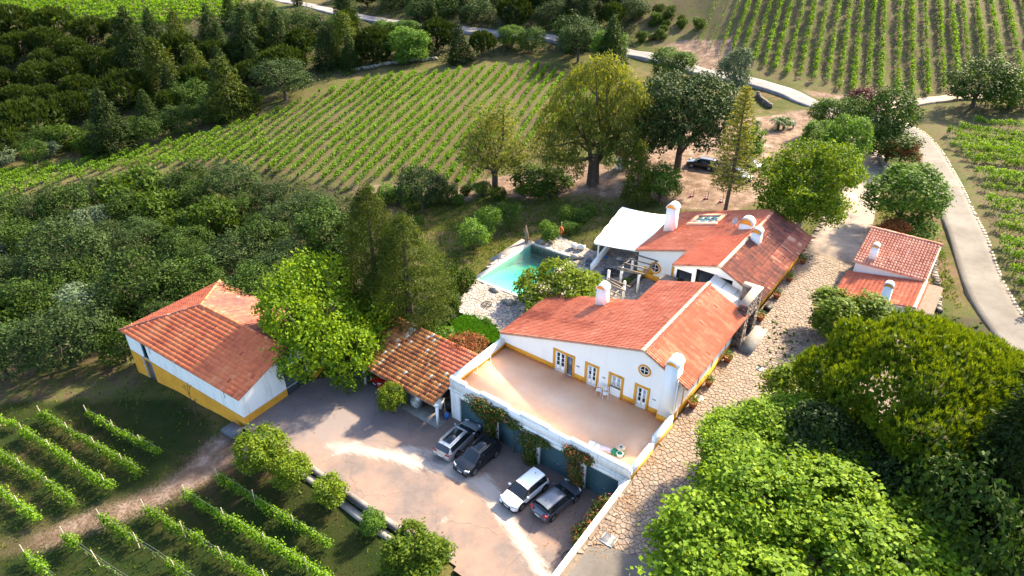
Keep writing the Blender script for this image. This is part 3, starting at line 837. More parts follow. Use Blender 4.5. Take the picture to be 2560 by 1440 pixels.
def tiles(mb, O, U, V, poly, w=.25, l=.42, amp=.095, m=0, tint=None, under=None, noise=1.0):
    O, U, V = [np.array(a, float) for a in (O, U, V)]
    N = np.cross(U, V); N /= np.linalg.norm(N)
    P = np.array(poly); u0, v0 = P.min(0); u1, v1 = P.max(0)
    cu = np.arange(u0+w/2, u1, w); cv = np.arange(v0+l/2, v1+l*.45, l)
    A, B = np.meshgrid(cu, cv)
    k = in_poly(A.ravel(), np.minimum(B.ravel(), v1-.02), poly)
    A = A.ravel()[k]; B = B.ravel()[k]; n = len(A)
    fu = np.array([-.5, -.36, -.12, .12, .36, .5])*w; fh = np.array([0, .8, 1, .8, 0, -.25])*amp; fh[0] = -.25*amp
    j = rng.normal(0, .006, n); sk = rng.normal(0, .004, n)
    Vt = np.empty((n, 3, 6, 3))
    for r, (dv, dz) in enumerate(((-l*.56, -.012), (-l*.56, .03), (l*.5, .004))):
        uu = A[:, None]+fu[None]+ sk[:, None]*(1 if r < 2 else -1); vv = np.broadcast_to((B+dv)[:, None], uu.shape)
        hh = fh[None]+dz+j[:, None] if r else np.broadcast_to(fh[None]*0-.01, uu.shape)
        Vt[:, r] = O + uu[..., None]*U + vv[..., None]*V + hh[..., None]*N
    base = (np.arange(n)*18)[:, None]
    F = []
    for r in range(2):
        for c in range(5):
            F.append(base + np.array([r*6+c, r*6+c+1, (r+1)*6+c+1, (r+1)*6+c])[None])
    F = np.stack(F, 1).reshape(-1, 4)
    ci = ((A-u0)/w).astype(int); ri = ((B-v0)/l).astype(int)
    nz_ = rng.normal(0, .075, n)+rng.normal(0, .07, ci.max()+2)[ci]+rng.normal(0, .03, ri.max()+2)[ri] + .5*(rng.random(n) < .02)*rng.choice([-1, .6], n)
    tt = np.clip(.5+nz_*noise, 0, 1) if tint is None else np.clip(tint(A, B)+nz_*noise, 0, 1)
    mm = m(A, B) if callable(m) else np.full(n, m)
    mb.add(Vt.reshape(-1, 3), F, np.repeat(mm, 10), np.repeat(tt, 10))
    if under is not None:
        tri = mathutils.geometry.tessellate_polygon([[mathutils.Vector((p[0], p[1], 0)) for p in poly]])
        VV = [O+p[0]*U+p[1]*V-N*.03 for p in poly] + [O+p[0]*U+p[1]*V-N*.13 for p in poly]; q = len(poly)
        mb.add(VV, list(tri)+[tuple(x+q for x in t[::-1]) for t in tri], under)
        mb.add(VV, [(i, i+q, (i+1) % q+q, (i+1) % q) for i in range(q)], under)
def ridge_tiles(mb, P0, P1, r=.15, step=.42, m=0, lift=.0):
    P0, P1 = np.array(P0, float), np.array(P1, float); L = np.linalg.norm(P1-P0); d = (P1-P0)/L
    s = np.cross(d, Z_); s /= np.linalg.norm(s); u = np.cross(s, d)
    n = int(L/step)
    for i in range(n):
        a = P0+d*(i*L/n-.02)+Z_*lift; b = P0+d*((i+1)*L/n+.05)+Z_*lift
        ang = np.linspace(-.15*pi, 1.15*pi, 8); j = rng.normal(0, .01)
        V = [a+(s*cos(t)+u*sin(t))*(r*1.12)+u*j for t in ang]+[b+(s*cos(t)+u*sin(t))*(r*.9)+u*j for t in ang]
        mb.add(V, [(k, k+1, k+9, k+8) for k in range(7)], m, np.clip(rng.normal(.5, .25), 0, 1))
        mb.add(V[:8]+[a], [(k+1, k, 8) for k in range(7)], m, .3)

def chimney(parent, x0, x1, y0, y1, zb, zt_, name='chimney', taper=0.06, cap=None, body=None):
    body = body or M['white']; cap = cap or M['white_worn']
    t = taper; r = (x1-x0)/2-t; xm = (x0+x1)/2
    mb = MB()
    mb.hexa([(x0, y0, zb), (x1, y0, zb), (x1, y1, zb), (x0, y1, zb), (x0+t, y0+t/2, zt_), (x1-t, y0+t/2, zt_), (x1-t, y1-t/2, zt_), (x0+t, y1-t/2, zt_)])
    c = mb.build(name, body, parent)
    ang = np.linspace(0, pi, 13); h = r*1.0
    ya, yb = y0+t/2+.03, y1-t/2-.03
    for yy, rev in ((ya, False), (yb, True)):
        mb = MB()
        V = [(xm+cos(a)*r*.96, yy, zt_+.002+sin(a)*h*.96) for a in ang]+[(xm, yy, zt_)]
        mb.add(V, [((k, k+1, 13)[::-1] if not rev else (k, k+1, 13)) for k in range(12)])
        mb.build('end_panel', M['yellow'], c)
    mb = MB()
    R0, R1 = r*1.0, r*1.13
    ya, yb = y0+t/2-.12, y1-t/2+.12
    V = [(xm+cos(a)*R, yy, zt_-.03+sin(a)*R*h/r) for yy in (ya, yb) for R in (R0, R1) for a in ang]
    q = 13
    for k in range(12):
        mb.add(V, [(q+k, 3*q+k, 3*q+k+1, q+k+1), (k, k+1, 2*q+k+1, 2*q+k), (k, q+k, q+k+1, k+1), (2*q+k, 2*q+k+1, 3*q+k+1, 3*q+k)])
    mb.add(V, [(0, 2*q, 3*q, q), (12, 12+q, 12+3*q, 12+2*q)])
    mb.build('vaulted_cap', cap, c)
    return c
def french_door(parent, x0, x1, z0, z1, y, rows=3, panel=.55, name='french_door', glass=None, cols=2, group_panes=True):
    d = MB(); f = .09
    gw = (x1-x0-2*.06)/2
    leaves = [(x0+.06, x0+.06+gw), (x0+.06+gw, x1-.06)]
    d.box(x0, y-.03, z0, x0+.07, y+.05, z1); d.box(x1-.07, y-.03, z0, x1, y+.05, z1); d.box(x0+.07, y-.03, z1-.07, x1-.07, y+.05, z1)
    panes = []
    for a, b in leaves:
        d.box(a, y, z0+.02, a+f, y+.04, z1-.07); d.box(b-f, y, z0+.02, b, y+.04, z1-.07)
        d.box(a+f, y, z0+.02, b-f, y+.04, z0+panel); d.box(a+f, y, z1-.07-f, b-f, y+.04, z1-.07)
        zz = np.linspace(z0+panel, z1-.07-f, rows+1)
        for k in range(1, rows): d.box(a+f, y+.004, zz[k]-.02, b-f, y+.036, zz[k]+.02)
        for k in range(rows): panes.append((a+f, b-f, zz[k]+(.02 if k else 0), zz[k+1]-(.02 if k < rows-1 else 0)))
    o = d.build(name, M['whitepaint'], parent)
    for i, (a, b, c, e) in enumerate(panes):
        p = MB(); p.box(a, y+.018, c, b, y+.03, e); p.build('pane', glass[i % len(glass)] if glass else M['glass_dark'], o)
    return o
def surround(mb, x0, x1, z0, z1, y, t=.24, d=.03, bottom=False):
    mb.box(x0-t, y-d, z0, x0, y, z1+t); mb.box(x1, y-d, z0, x1+t, y, z1+t); mb.box(x0, y-d, z1, x1, y, z1+t)
    if bottom: mb.box(x0, y-d, z0-t, x1, y, z0)
def round_window(parent, c, r, ax='y', y=None):
    x, z = c; n = 28; ang = np.linspace(0, 2*pi, n+1)[:-1]
    def ring(mb, r0, r1, d0, d1):
        V = [(x+cos(a)*R, y-d, z+sin(a)*R) for R, d in ((r0, d1), (r1, d1), (r1, d0), (r0, d0)) for a in ang]
        for k in range(n):
            e = (k+1) % n
            mb.add(V, [(k, e, n+e, n+k)[::-1], (n+k, n+e, 2*n+e, 2*n+k)[::-1], (3*n+k, 3*n+e, e, k)[::-1]])
    mb = MB(); ring(mb, r*.74, r, 0, .05); f = mb.build('window_surround', M['yellow'], parent)
    mb = MB(); ring(mb, r*.64, r*.74, 0, .035)
    mb.box(x-.025, y-.03, z-r*.65, x+.025, y-.012, z+r*.65); mb.box(x-r*.65, y-.031, z-.025, x-.0252, y-.013, z+.025); mb.box(x+.0252, y-.031, z-.025, x+r*.65, y-.013, z+.025)
    w = mb.build('round_window', M['whitepaint'], parent)
    mb = MB(); V = [(x+cos(a)*r*.66, y-.008, z+sin(a)*r*.66) for a in ang]+[(x, y-.008, z)]
    mb.add(V, [((k+1) % n, k, n)[::-1] for k in range(n)]); mb.build('pane', M['glass_dark'], w)

# ================================================================== FARMHOUSE (front wing)
fh = thing('farmhouse', 'long white farmhouse with ochre trim and coral tiled roof behind the terracotta terrace', 'house', (-22.5, 47, 3.6))
RX, RZ = -17.55, 9.62
sl, sr = .305, .485
zl = lambda x: RZ-sl*(RX-x) if x < RX else RZ-sr*(x-RX)
yF = 41.1
def off(x): return x-(-31.7)
D = [(-25.95, -24.9, 3.66, 5.72), (-24.72, -24.12, 3.66, 5.68), (-22.62, -21.68, 3.66, 5.72), (-20.28, -19.28, 4.55, 5.74), (-17.8, -16.86, 3.66, 5.70)]
mb = MB()
wall(mb, (-31.7, yF, 0), (1, 0, 0), 17.35, [(0, zl(-31.7)-.16), (off(RX), RZ-.16), (17.35, zl(-14.35)-.16)], 2.0, [(off(a), off(b), c, d) for a, b, c, d in D], .16)
wall(mb, (-14.35, yF, 0), (0, 1, 0), 12.4, [(0, zl(-14.35)-.2), (12.4, zl(-14.35)-.2)], 2.0, [(2.9, 3.7, 5.0, 6.1), (5.6, 6.4, 5.0, 6.1), (8.9, 9.7, 5.0, 6.1)], .16)
wall(mb, (-31.7, 49.1, 0), (0, -1, 0), 8.0, [(0, zl(-31.7)-.16), (8, zl(-31.7)-.16)], 1.2)
wall(mb, (-22.3, 49.1, 0), (-1, 0, 0), 9.4, [(0, zl(-22.3)-.16), (9.4, zl(-31.7)-.16)], 1.2)
wall(mb, (-22.3, 53.5, 0), (0, -1, 0), 4.4, [(0, zl(-22.3)-.16), (4.4, zl(-22.3)-.16)], 1.2)
wall(mb, (-14.35, 53.5, 0), (-1, 0, 0), 7.95, [(0, zl(-14.35)-.2), (3.2, RZ-.16), (7.95, zl(-22.3)-.16)], 1.2)
mb.build('wall', M['white'], fh)
b = MB()                                      # ochre plinth in lengths between the openings
for a, c in ((-31.68, -26.2), (-23.87, -22.87), (-21.43, -20.53), (-19.03, -18.05), (-16.61, -15.62)):
    b = MB(); b.box(a, yF-.028, 3.64, c, yF, 4.16); b.build('plinth', M['yellow'], fh)
b = MB(); b.box(-14.35, yF+.01, 3.2, -14.32, yF+12.3, 4.52); b.build('plinth', M['yellow'], fh)
for yy in (yF+1.3, yF+4.55, yF+7.5, yF+10.6):
    b = MB(); b.box(-14.35, yy, 4.52, -14.325, yy+.22, zl(-14.35)-.35); b.build('pilaster', M['yellow'], fh)
b = MB()
surround(b, -25.95, -24.12, 3.64, 5.74, yF); b.box(-24.9, yF-.03, 3.64, -24.72, yF, 5.74)
b.build('door_surround', M['yellow'], fh)
for x0, x1, zb in ((-22.62, -21.68, 3.64), (-20.28, -19.28, 3.64), (-17.8, -16.86, 3.64)):
    b = MB(); surround(b, x0, x1, zb, 5.74, yF); b.build('door_surround', M['yellow'], fh)
french_door(fh, -25.95, -24.9, 3.66, 5.72, yF+.09)
french_door(fh, -22.62, -21.68, 3.66, 5.72, yF+.09, glass=[M['glass_curtain'], M['glass_dark'], M['glass_curtain'], M['glass_dark'], M['glass_dark'], M['glass_dark']])
french_door(fh, -17.8, -16.86, 3.66, 5.70, yF+.09, glass=[M['glass_dark'], M['glass_dark'], M['glass_dark'], M['glass_dark'], M['glass_curtain'], M['glass_curtain']])
french_door(fh, -20.28, -19.28, 4.55, 5.74, yF+.09, rows=2, panel=.09, name='window', glass=[M['glass_curtain']])
b = MB(); b.box(-20.3, yF-.06, 4.49, -19.26, yF+.1, 4.55); b.build('window_sill', M['limestone_top'], fh)
b = MB(); b.box(-24.72, yF+.07, 3.66, -24.12, yF+.11, 5.68)
sd = b.build('glazed_side_door', mat('side_door_glass', (.05, .06, .085), (.14, .16, .2), 1.2, .1, .6), fh)
b = MB(); b.box(-24.72, yF+.05, 3.66, -24.69, yF+.07, 5.68); b.box(-24.15, yF+.05, 3.66, -24.12, yF+.07, 5.68); b.box(-24.69, yF+.05, 4.5, -24.15, yF+.07, 4.54); b.build('frame', M['grey_door'], sd)
for x in (-23.55, -20.95, -16.2):
    b = MB(); b.box(x-.16, yF-.05, 5.02, x+.16, yF, 5.12); b.build('wall_lamp', M['grey_cap'], fh)
round_window(fh, (-17.33, 7.56), .58, y=yF)
for u in (2.9, 5.6, 8.9):
    b = MB(); b.box(-14.48, yF+u, 5.0, -14.45, yF+u+.8, 6.1); w_ = b.build('window', M['glass_dark'], fh)
    b = MB(); b.box(-14.45, yF+u, 5.0, -14.41, yF+u+.06, 6.1); b.box(-14.45, yF+u+.74, 5.0, -14.41, yF+u+.8, 6.1); b.box(-14.45, yF+u+.37, 5, -14.41, yF+u+.43, 6.1); b.build('frame', M['whitepaint'], w_)
ca, cr = math.atan(sl), math.atan(sr)
UL, VL = -Y_, np.array([cos(ca), 0, sin(ca)])
b = MB()
LL = (RX+32.05)/cos(ca); k1 = (9.75)/cos(ca)
tiles(b, (-32.05, 53.75, zl(-32.05)), UL, VL, [(12.95, 0), (4.4, 0), (4.4, k1), (0, k1), (0, LL), (12.95, LL)], under=1,
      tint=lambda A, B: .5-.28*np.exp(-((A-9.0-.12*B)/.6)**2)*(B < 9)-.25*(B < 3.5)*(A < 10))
LR = (13.45-(-RX))/-cos(cr)
LR = (-13.45-RX)/cos(cr)
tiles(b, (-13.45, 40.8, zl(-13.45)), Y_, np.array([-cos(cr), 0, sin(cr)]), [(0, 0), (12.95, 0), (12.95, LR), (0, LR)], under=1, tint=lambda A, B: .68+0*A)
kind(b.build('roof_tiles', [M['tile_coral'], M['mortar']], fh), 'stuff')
b = MB(); ridge_tiles(b, (RX, 40.75, RZ+.02), (RX, 53.8, RZ+.02), .17, .44)
kind(b.build('ridge_tiles', M['mortar_tile'], fh), 'stuff')
b = MB(); b.tube([(RX+.24, 40.8, RZ-.05), (RX+.24, 53.7, RZ-.05)], .06, 6); b.build('ridge_mortar', M['mortar'], fh)
b = MB(); b.hexa([(-32.2, 40.98, zl(-32.1)-.9), (-31.7, 40.98, zl(-32.1)-.9), (-31.7, 49, zl(-32.1)-.9), (-32.2, 49, zl(-32.1)-.9), (-32.1, 40.98, zl(-32.1)-.13), (-31.5, 40.98, zl(-31.5)-.13), (-31.5, 49, zl(-31.5)-.13), (-32.1, 49, zl(-32.1)-.13)]); b.build('eaves_cornice', M['white'], fh)
# big chimney on the street corner of the gable, with its ochre foot
ch = chimney(fh, -15.6, -14.36, 40.62, 41.9, 3.64, 9.32, taper=.13)
b = MB(); b.box(-15.63, 40.585, 3.64, -14.33, 40.625, 4.2); b.box(-15.64, 40.62, 3.64, -15.6, 41.07, 4.2); b.build('foot_band', M['yellow'], ch)
chimney(fh, -25.95, -24.9, 47.7, 48.55, 6.9, 9.0)
b = MB(); b.box(-14.34, 40.7, 3.9, -14.27, 40.78, 8.2); b.tube([(-14.2, 41.4, 8.0), (-14.2, 41.4, 4.0)], .045, 6); b.build('drainpipe', M['whitepaint'], fh)

# ================================================================== GARAGE with the terrace on its roof
gr = thing('garage', 'white garage block with four blue-green doors under a parapeted terrace', 'garage', (-23, 37, 0))
yG = 33.62; TZ = 3.65
doors = [(-30.95, -27.85), (-26.75, -23.75), (-22.4, -19.4), (-18.0, -15.12)]
mb = MB()
wall(mb, (-32, yG, 0), (1, 0, 0), 17.55, [(0, 3.3), (17.55, 3.3)], -.3, [(a+32, b_+32, -.2, 2.75) for a, b_ in doors], .25)
wall(mb, (-32, 41.3, 0), (0, -1, 0), 7.68, [(0, 3.4), (7.68, 3.4)], -.3)
mb.build('wall', M['white_worn'], gr)
for a, b_ in doors:
    b = MB(); n = 26
    for k in range(n):
        z = 2.74*k/n
        b.box(a+.03, yG+.14+.015*(k % 2), z, b_-.03, yG+.2, z+2.74/n)
    d = b.build('garage_door', M['garage_door'], gr)
    b = MB(); b.box((a+b_)/2+.2, yG+.10, 1.0, (a+b_)/2+.36, yG+.139, 1.05); b.build('handle', M['metal'], d)
    b = MB(); b.box(a-.12, yG-.02, 2.75, b_+.12, yG+.02, 2.98); b.build('lintel', M['white'], gr)
b = MB(); b.box(-32.1, yG-.12, 3.3, -14.45, yG+.3, 3.42); b.box(-32.05, yG-.06, 3.2, -14.45, yG-.003, 3.3); b.build('cornice', M['white_worn'], gr)
b = MB()
b.box(-32, yG, 3.42, -14.2, yG+.32, 4.32); b.build('parapet', M['white_worn'], gr, ).__setitem__('label', 'stained white parapet above the garage doors')
b = MB(); b.box(-32, yG+.321, 3.42, -31.62, 41.08, 4.58); b.build('parapet', M['white'], gr)
b = MB(); b.box(-14.5, yG+.321, 3.0, -14.17, 37.15, 4.36); b.build('parapet', M['white'], gr)
b = MB(); b.box(-14.5, 37.5, 3.0, -14.17, 40.6, 4.74); b.box(-14.46, 37.151, 3.0, -14.21, 37.499, 4.25); b.build('parapet', M['white'], gr)
for a, c, h in ((-32.03, -30.3, 4.58), (-28.6, -25.7, 4.52), (-24.4, -21.6, 4.50), (-19.6, -14.47, 4.46)):
    b = MB(); b.box(a, yG-.04, 4.321, c, yG+.36, h); b.build('parapet_coping', M['white'], gr)
b = MB(); b.box(-31.62, yG+.33, 3.66, -31.59, 41.05, 3.97); b.build('inner_band', M['yellow'], gr)
for y0, y1 in ((yG, 37.15), (37.5, 40.6)):
    b = MB()
    b.hexa([(-14.17, y0, zs(y0)-.2), (-14.14, y0, zs(y0)-.2), (-14.14, y1, zs(y1)-.2), (-14.17, y1, zs(y1)-.2), (-14.17, y0, zs(y0)+.42), (-14.14, y0, zs(y0)+.42), (-14.14, y1, zs(y1)+.4), (-14.17, y1, zs(y1)+.4)])
    b.build('outer_band', M['yellow'], gr)
b = MB(); b.box(-31.62, yG+.32, 3.4, -14.5, 41.1, TZ); b.build('terrace_floor', M['floor'], gr)
# boundary wall between courtyard and street
lw = thing('boundary_wall', 'low white wall sloping down between the courtyard and the stone street', 'wall', (-14.35, 25, 0))
b = MB()
b.hexa([(-14.5, 12, -.3), (-14.2, 12, -.3), (-14.2, yG-.05, -.3), (-14.5, yG-.05, -.3), (-14.5, 12, zs(12)+.22), (-14.2, 12, zs(12)+.22), (-14.2, yG-.05, zs(yG)+.12), (-14.5, yG-.05, zs(yG)+.12)])
b.build('wall', M['white_worn'], lw)
b = MB()
b.hexa([(-14.53, 12, zs(12)+.22), (-14.15, 12, zs(12)+.22), (-14.15, yG-.06, zs(yG)+.12), (-14.53, yG-.06, zs(yG)+.12), (-14.53, 12, zs(12)+.28), (-14.15, 12, zs(12)+.28), (-14.15, yG-.06, zs(yG)+.18), (-14.53, yG-.06, zs(yG)+.18)])
b.build('coping', M['white'], lw)

# ================================================================== REAR HOUSE
rh = thing('rear_house', 'rear white house with broad red tiled roof, skylight and three vaulted chimneys', 'house', (-20, 66, 3.8))
QX, QZ = -18.05, 9.42
ql, qr = .31, .485
zq = lambda x: QZ-ql*(QX-x) if x < QX else QZ-qr*(x-QX)
y0r, y1r, yW = 57.7, 73.9, 61.7
mb = MB()
gl = [(-22.4, -20.75), (-20.35, -18.45), (-18.05, -16.6)]
wall(mb, (-22.65, 57.95, 0), (1, 0, 0), 8.25, [(0, zq(-22.65)-.15), (4.6, QZ-.15), (8.25, zq(-14.4)-.2)], 3.2, [(a+22.65, b_+22.65, 3.4, z) for (a, b_), z in zip(gl, (7.6, 8.3, 8.2))], .15)
wall(mb, (-28.6, yW+.2, 0), (1, 0, 0), 5.95, [(0, zq(-28.6)-.15), (5.95, zq(-22.65)-.15)], 2.0, [(4.35, 5.4, 3.95, 5.3)], .15)
wall(mb, (-22.65, yW+.2, 0), (0, -1, 0), 3.95, [(0, zq(-22.65)-.15), (3.95, zq(-22.65)-.15)], 2.5)
wall(mb, (-28.6, y1r-.2, 0), (0, -1, 0), 11.8, [(0, zq(-28.6)-.15), (11.8, zq(-28.6)-.15)], 2.0)
wall(mb, (-14.4, 57.95, 0), (0, 1, 0), 15.75, [(0, zq(-14.4)-.2), (15.75, zq(-14.4)-.2)], 3.0)
wall(mb, (-14.4, y1r-.2, 0), (-1, 0, 0), 14.2, [(0, zq(-14.4)-.2), (3.65, QZ-.15), (14.2, zq(-28.6)-.15)], 3.0)
mb.build('wall', M['white'], rh)
b = MB(); b.box(-14.4, 58, 3.6, -14.37, y1r-.25, 5.05); b.build('plinth', M['yellow'], rh)
for yy in np.arange(59.2, 73, 2.35):
    b = MB(); b.box(-14.4, yy, 5.05, -14.372, yy+.25, zq(-14.4)-.32); b.build('pilaster', M['yellow'], rh)
b = MB(); b.box(-28.58, yW+.172, 2.7, -24.5, yW+.2, 3.5); b.build('plinth', M['yellow'], rh)
b = MB(); b.box(-27.8, yW+.172, 3.5, -26.6, yW+.2, 4.25); b.build('ochre_panel', M['yellow'], rh)
b = MB(); surround(b, -24.25, -23.2, 3.95, 5.3, yW+.2, .26, bottom=True); b.build('window_surround', M['yellow'], rh)
french_door(rh, -24.25, -23.2, 3.95, 5.3, yW+.29, rows=2, panel=.09, name='window')
p = aty(1638, 670, yW+.2); round_window(rh, (p[0], p[2]), .72, y=yW+.2)
for (a, b_), z in zip(gl, (7.6, 8.3, 8.2)):
    b = MB(); b.box(a, 58.05, 3.4, b_, 58.09, z); b.build('glass_wall_pane', M['glass_dark'], rh)
cl, cq = math.atan(ql), math.atan(qr)
b = MB()
VLq = np.array([cos(cl), 0, sin(cl)]); Lq = (QX+28.9)/cos(cl); kq = (28.9-22.7)/cos(cl)
xl_ = -28.9
def patchm(A, B): return np.where((A > 5.4) & (A < 12.4) & (B > 6.4), 2, 0)
tiles(b, (xl_, y1r+.1, zq(xl_)), -Y_, VLq, [(12.5, 0), (0, 0), (0, Lq), (16.35, Lq), (16.35, kq), (12.5, kq)], under=1, m=lambda A, B: np.where((B > 6.9) & (A > 8.2), 2, 0))
Lr = (-13.5-QX)/cos(cq)
tiles(b, (-13.5, y0r-.1, zq(-13.5)), Y_, np.array([-cos(cq), 0, sin(cq)]), [(0, 0), (16.4, 0), (16.4, Lr), (0, Lr)], under=1, m=3, noise=1.3, tint=lambda A, B: .42+.28*(B < 2.2)*(A > 7))
kind(b.build('roof_tiles', [M['tile_coral'], M['mortar'], M['tile_new'], M['tile_mixed']], rh), 'stuff')
b = MB(); ridge_tiles(b, (QX, y0r-.15, QZ+.02), (QX, 65, QZ+.02), .17, .44); ridge_tiles(b, (QX, 65, QZ+.02), (QX, y1r+.1, QZ+.02), .16, .44, 1)
kind(b.build('ridge_tiles', [M['mortar_tile'], M['tile_pale']], rh), 'stuff')
# translucent lean-to joining the two wings
b = MB()
b.hexa([(-18.4, 54.0, 8.15), (-14.55, 54.0, 6.9), (-14.55, 57.9, 7.0), (-18.4, 57.9, 8.3), (-18.4, 54.0, 8.22), (-14.55, 54.0, 6.97), (-14.55, 57.9, 7.07), (-18.4, 57.9, 8.37)])
lr = b.build('link_roof', M['panel'], rh)
b = MB()
for t in (.33, .66):
    x = -18.4+3.85*t; za = 8.22-1.25*t; zb = 8.37-1.3*t
    b.hexa([(x-.03, 54.02, za), (x+.03, 54.02, za-.02), (x+.03, 57.88, zb-.02), (x-.03, 57.88, zb), (x-.03, 54.02, za+.04), (x+.03, 54.02, za+.02), (x+.03, 57.88, zb+.02), (x-.03, 57.88, zb+.04)])
b.build('joint_strip', M['metal'], lr)
b = MB(); b.box(-14.75, 53.7, 3.5, -14.6, 57.9, 6.9); b.build('link_wall', M['white'], rh)
# chimneys
chimney(rh, -28.3, -27.1, 67.2, 68.3, 6.0, 9.35, cap=M['white_worn'])
chimney(rh, -19.9, -18.5, 67.6, 68.6, 8.3, 9.7, cap=M['grey_cap'], taper=.04)
chimney(rh, -17.85, -16.85, 65.3, 66.2, 8.4, 10.15, cap=M['grey_cap'], taper=.03)
# skylight lying in the slope
def on_left(y, x, lift): return np.array([x, y, zq(x)+lift])
q = MB(); fx0, fx1, fy0, fy1 = -26.4, -22.9, 69.0, 72.3
pts = lambda a0, a1, b0, b1, l0, l1: [on_left(b0, a0, l0), on_left(b0, a1, l0), on_left(b1, a1, l0), on_left(b1, a0, l0), on_left(b0, a0, l1), on_left(b0, a1, l1), on_left(b1, a1, l1), on_left(b1, a0, l1)]
for a0, a1, b0, b1 in ((fx0, fx1, fy0, fy0+.55), (fx0, fx1, fy1-.4, fy1), (fx0, fx0+.45, fy0+.551, fy1-.401), (fx1-.45, fx1, fy0+.551, fy1-.401)):
    q.hexa(pts(a0, a1, b0, b1, 0, .3))
sk = q.build('skylight', mat('salmon_frame', (.60, .25, .15), (.66, .38, .27), 3, .8), rh)
gm = mat('skylight_glass', (.10, .20, .235), (.05, .10, .12), 1.5, .08, .7)
nx_, ny_ = 3, 2
for i_ in range(nx_):
    for j_ in range(ny_):
        a0 = fx0+.45+(fx1-fx0-.9)/nx_*i_; b0 = fy0+.55+(fy1-fy0-.95)/ny_*j_
        q = MB(); q.hexa(pts(a0+.03, a0+(fx1-fx0-.9)/nx_-.03, b0+.03, b0+(fy1-fy0-.95)/ny_-.03, .05, .16)); q.build('pane', gm, sk)
q = MB(); q.hexa(pts(fx0+.45, fx1-.45, fy0+.55, fy1-.4, .02, .05)); q.build('frame', M['whitepaint'], sk)
# satellite dish
ds = thing('satellite_dish', 'small pale satellite dish on the rear roof beside the widest chimney', 'dish', on_left(68.6, -20.6, .0))
b = MB(); o_ = on_left(68.6, -20.6, 0)
b.tube([o_, o_+[0, 0, .6]], .03, 6); b.tube([o_+[0, 0, .35], o_+[.5, 0, .02]], .02, 5); b.build('bracket', M['metal'], ds)
b = MB(); cc = o_+np.array([0, -.1, .75]); R = .42
V = []; nrm = np.array([-.55, -.75, .38]); nrm /= np.linalg.norm(nrm); aa = np.cross(nrm, Z_); aa /= np.linalg.norm(aa); bb = np.cross(nrm, aa)
for r in (.0, .5, 1.):
    for k in range(14): V.append(cc+nrm*(.12*r*r)+R*r*(aa*cos(2*pi*k/14)+bb*sin(2*pi*k/14)))
b.add(V, [(i*14+k, i*14+(k+1) % 14, (i+1)*14+(k+1) % 14, (i+1)*14+k) for i in range(2) for k in range(14)])
b.build('dish', M['grey_cap'], ds)
b = MB(); b.tube([cc, cc+nrm*.5-Z_*.1], .02, 5); b.build('feed_arm', M['metal'], ds)

# ================================================================== STONE GATEWAY and slab, barbecue chimney
def stonework(parent, x0, x1, y0, y1, z0, z1, s=.34, name='stone'):
    """block faced with irregular courses of proud stones"""
    b = MB(); b.box(x0+.05, y0+.05, z0, x1-.05, y1-.05, z1-.02, 0, .2)
    core = b.build('core', M['joint'], parent)
    faces = [((x0, y0), (1, 0), x1-x0, (0, -1)), ((x1, y0), (0, 1), y1-y0, (1, 0)), ((x0, y1), (0, -1), y1-y0, (-1, 0)), ((x1, y1), (-1, 0), x1-x0, (0, 1))]
    b = MB()
    for (ox, oy), (ux, uy), L, (nx, ny) in faces:
        z = z0
        while z < z1-.05:
            h = min(rng.uniform(.6, 1.1)*s*.7, z1-z); u = 0
            while u < L-.02:
                w = min(rng.uniform(.7, 1.6)*s, L-u); d = rng.uniform(-.0, .05)
                if L-u-w < .1: w = L-u
                g_ = .015
                a = (ox+ux*(u+g_), oy+uy*(u+g_)); c = (ox+ux*(u+w-g_), oy+uy*(u+w-g_))
                p = [(a[0]-nx*.08, a[1]-ny*.08), (c[0]-nx*.08, c[1]-ny*.08), (c[0]+nx*d, c[1]+ny*d), (a[0]+nx*d, a[1]+ny*d)]
                j = rng.uniform(-.02, .02, 4)
                b.hexa([(p[3][0], p[3][1], z+g_+j[0]), (p[2][0], p[2][1], z+g_+j[1]), (p[1][0], p[1][1], z+g_), (p[0][0], p[0][1], z+g_),
                        (p[3][0], p[3][1], z+h-g_+j[2]), (p[2][0], p[2][1], z+h-g_+j[3]), (p[1][0], p[1][1], z+h-g_), (p[0][0], p[0][1], z+h-g_)], 0, rng.random())
                u += w
            z += h
    o = b.build(name+'s', M['fieldstone'], parent); o['kind'] = 'stuff'
gt = thing('stone_gateway', 'tall rough stone gateway with a pale coping at the street side of the link roof', 'gateway', (-13.9, 55.6, 4.2))
gx0, gx1 = -14.28, -13.55
stonework(gt, gx0, gx1, 53.3, 54.4, 3.9, 7.0); stonework(gt, gx0, gx1, 56.3, 57.3, 3.9, 7.0)
stonework(gt, gx0, gx1, 53.3, 57.3, 7.02, 8.85)
b = MB(); b.box(gx0-.05, 53.25, 8.85, gx1+.05, 57.35, 8.95); b.box(gx0-1.0, 56.6, 8.851, gx0-.051, 57.35, 8.96); b.build('coping', M['limestone_top'], gt)
b = MB(); b.box(gx0-.95, 56.65, 7.2, gx0, 57.3, 8.85); b.build('return_wall', M['fieldstone'], gt)
st_ = thing('entrance_slab', 'raised pale concrete step in front of the stone gateway', 'step', (-12.5, 55, 4.2))
b = MB(); b.box(-13.5, 53.1, 3.6, -12.3, 57.6, 4.5); b.build('step', M['concrete'], st_)
bq = thing('stone_barbecue', 'dark stone barbecue chimney rising beside the glass gable of the rear house', 'barbecue', (-22.7, 56.6, PZ))
stonework(bq, -23.4, -22.0, 56.0, 57.4, PZ-.2, 6.9)
stonework(bq, -24.7, -23.42, 55.9, 57.0, PZ-.2, 4.7)
b = MB(); b.box(-24.75, 55.85, 4.7, -23.43, 57.05, 4.78); b.build('ledge', M['limestone_top'], bq)

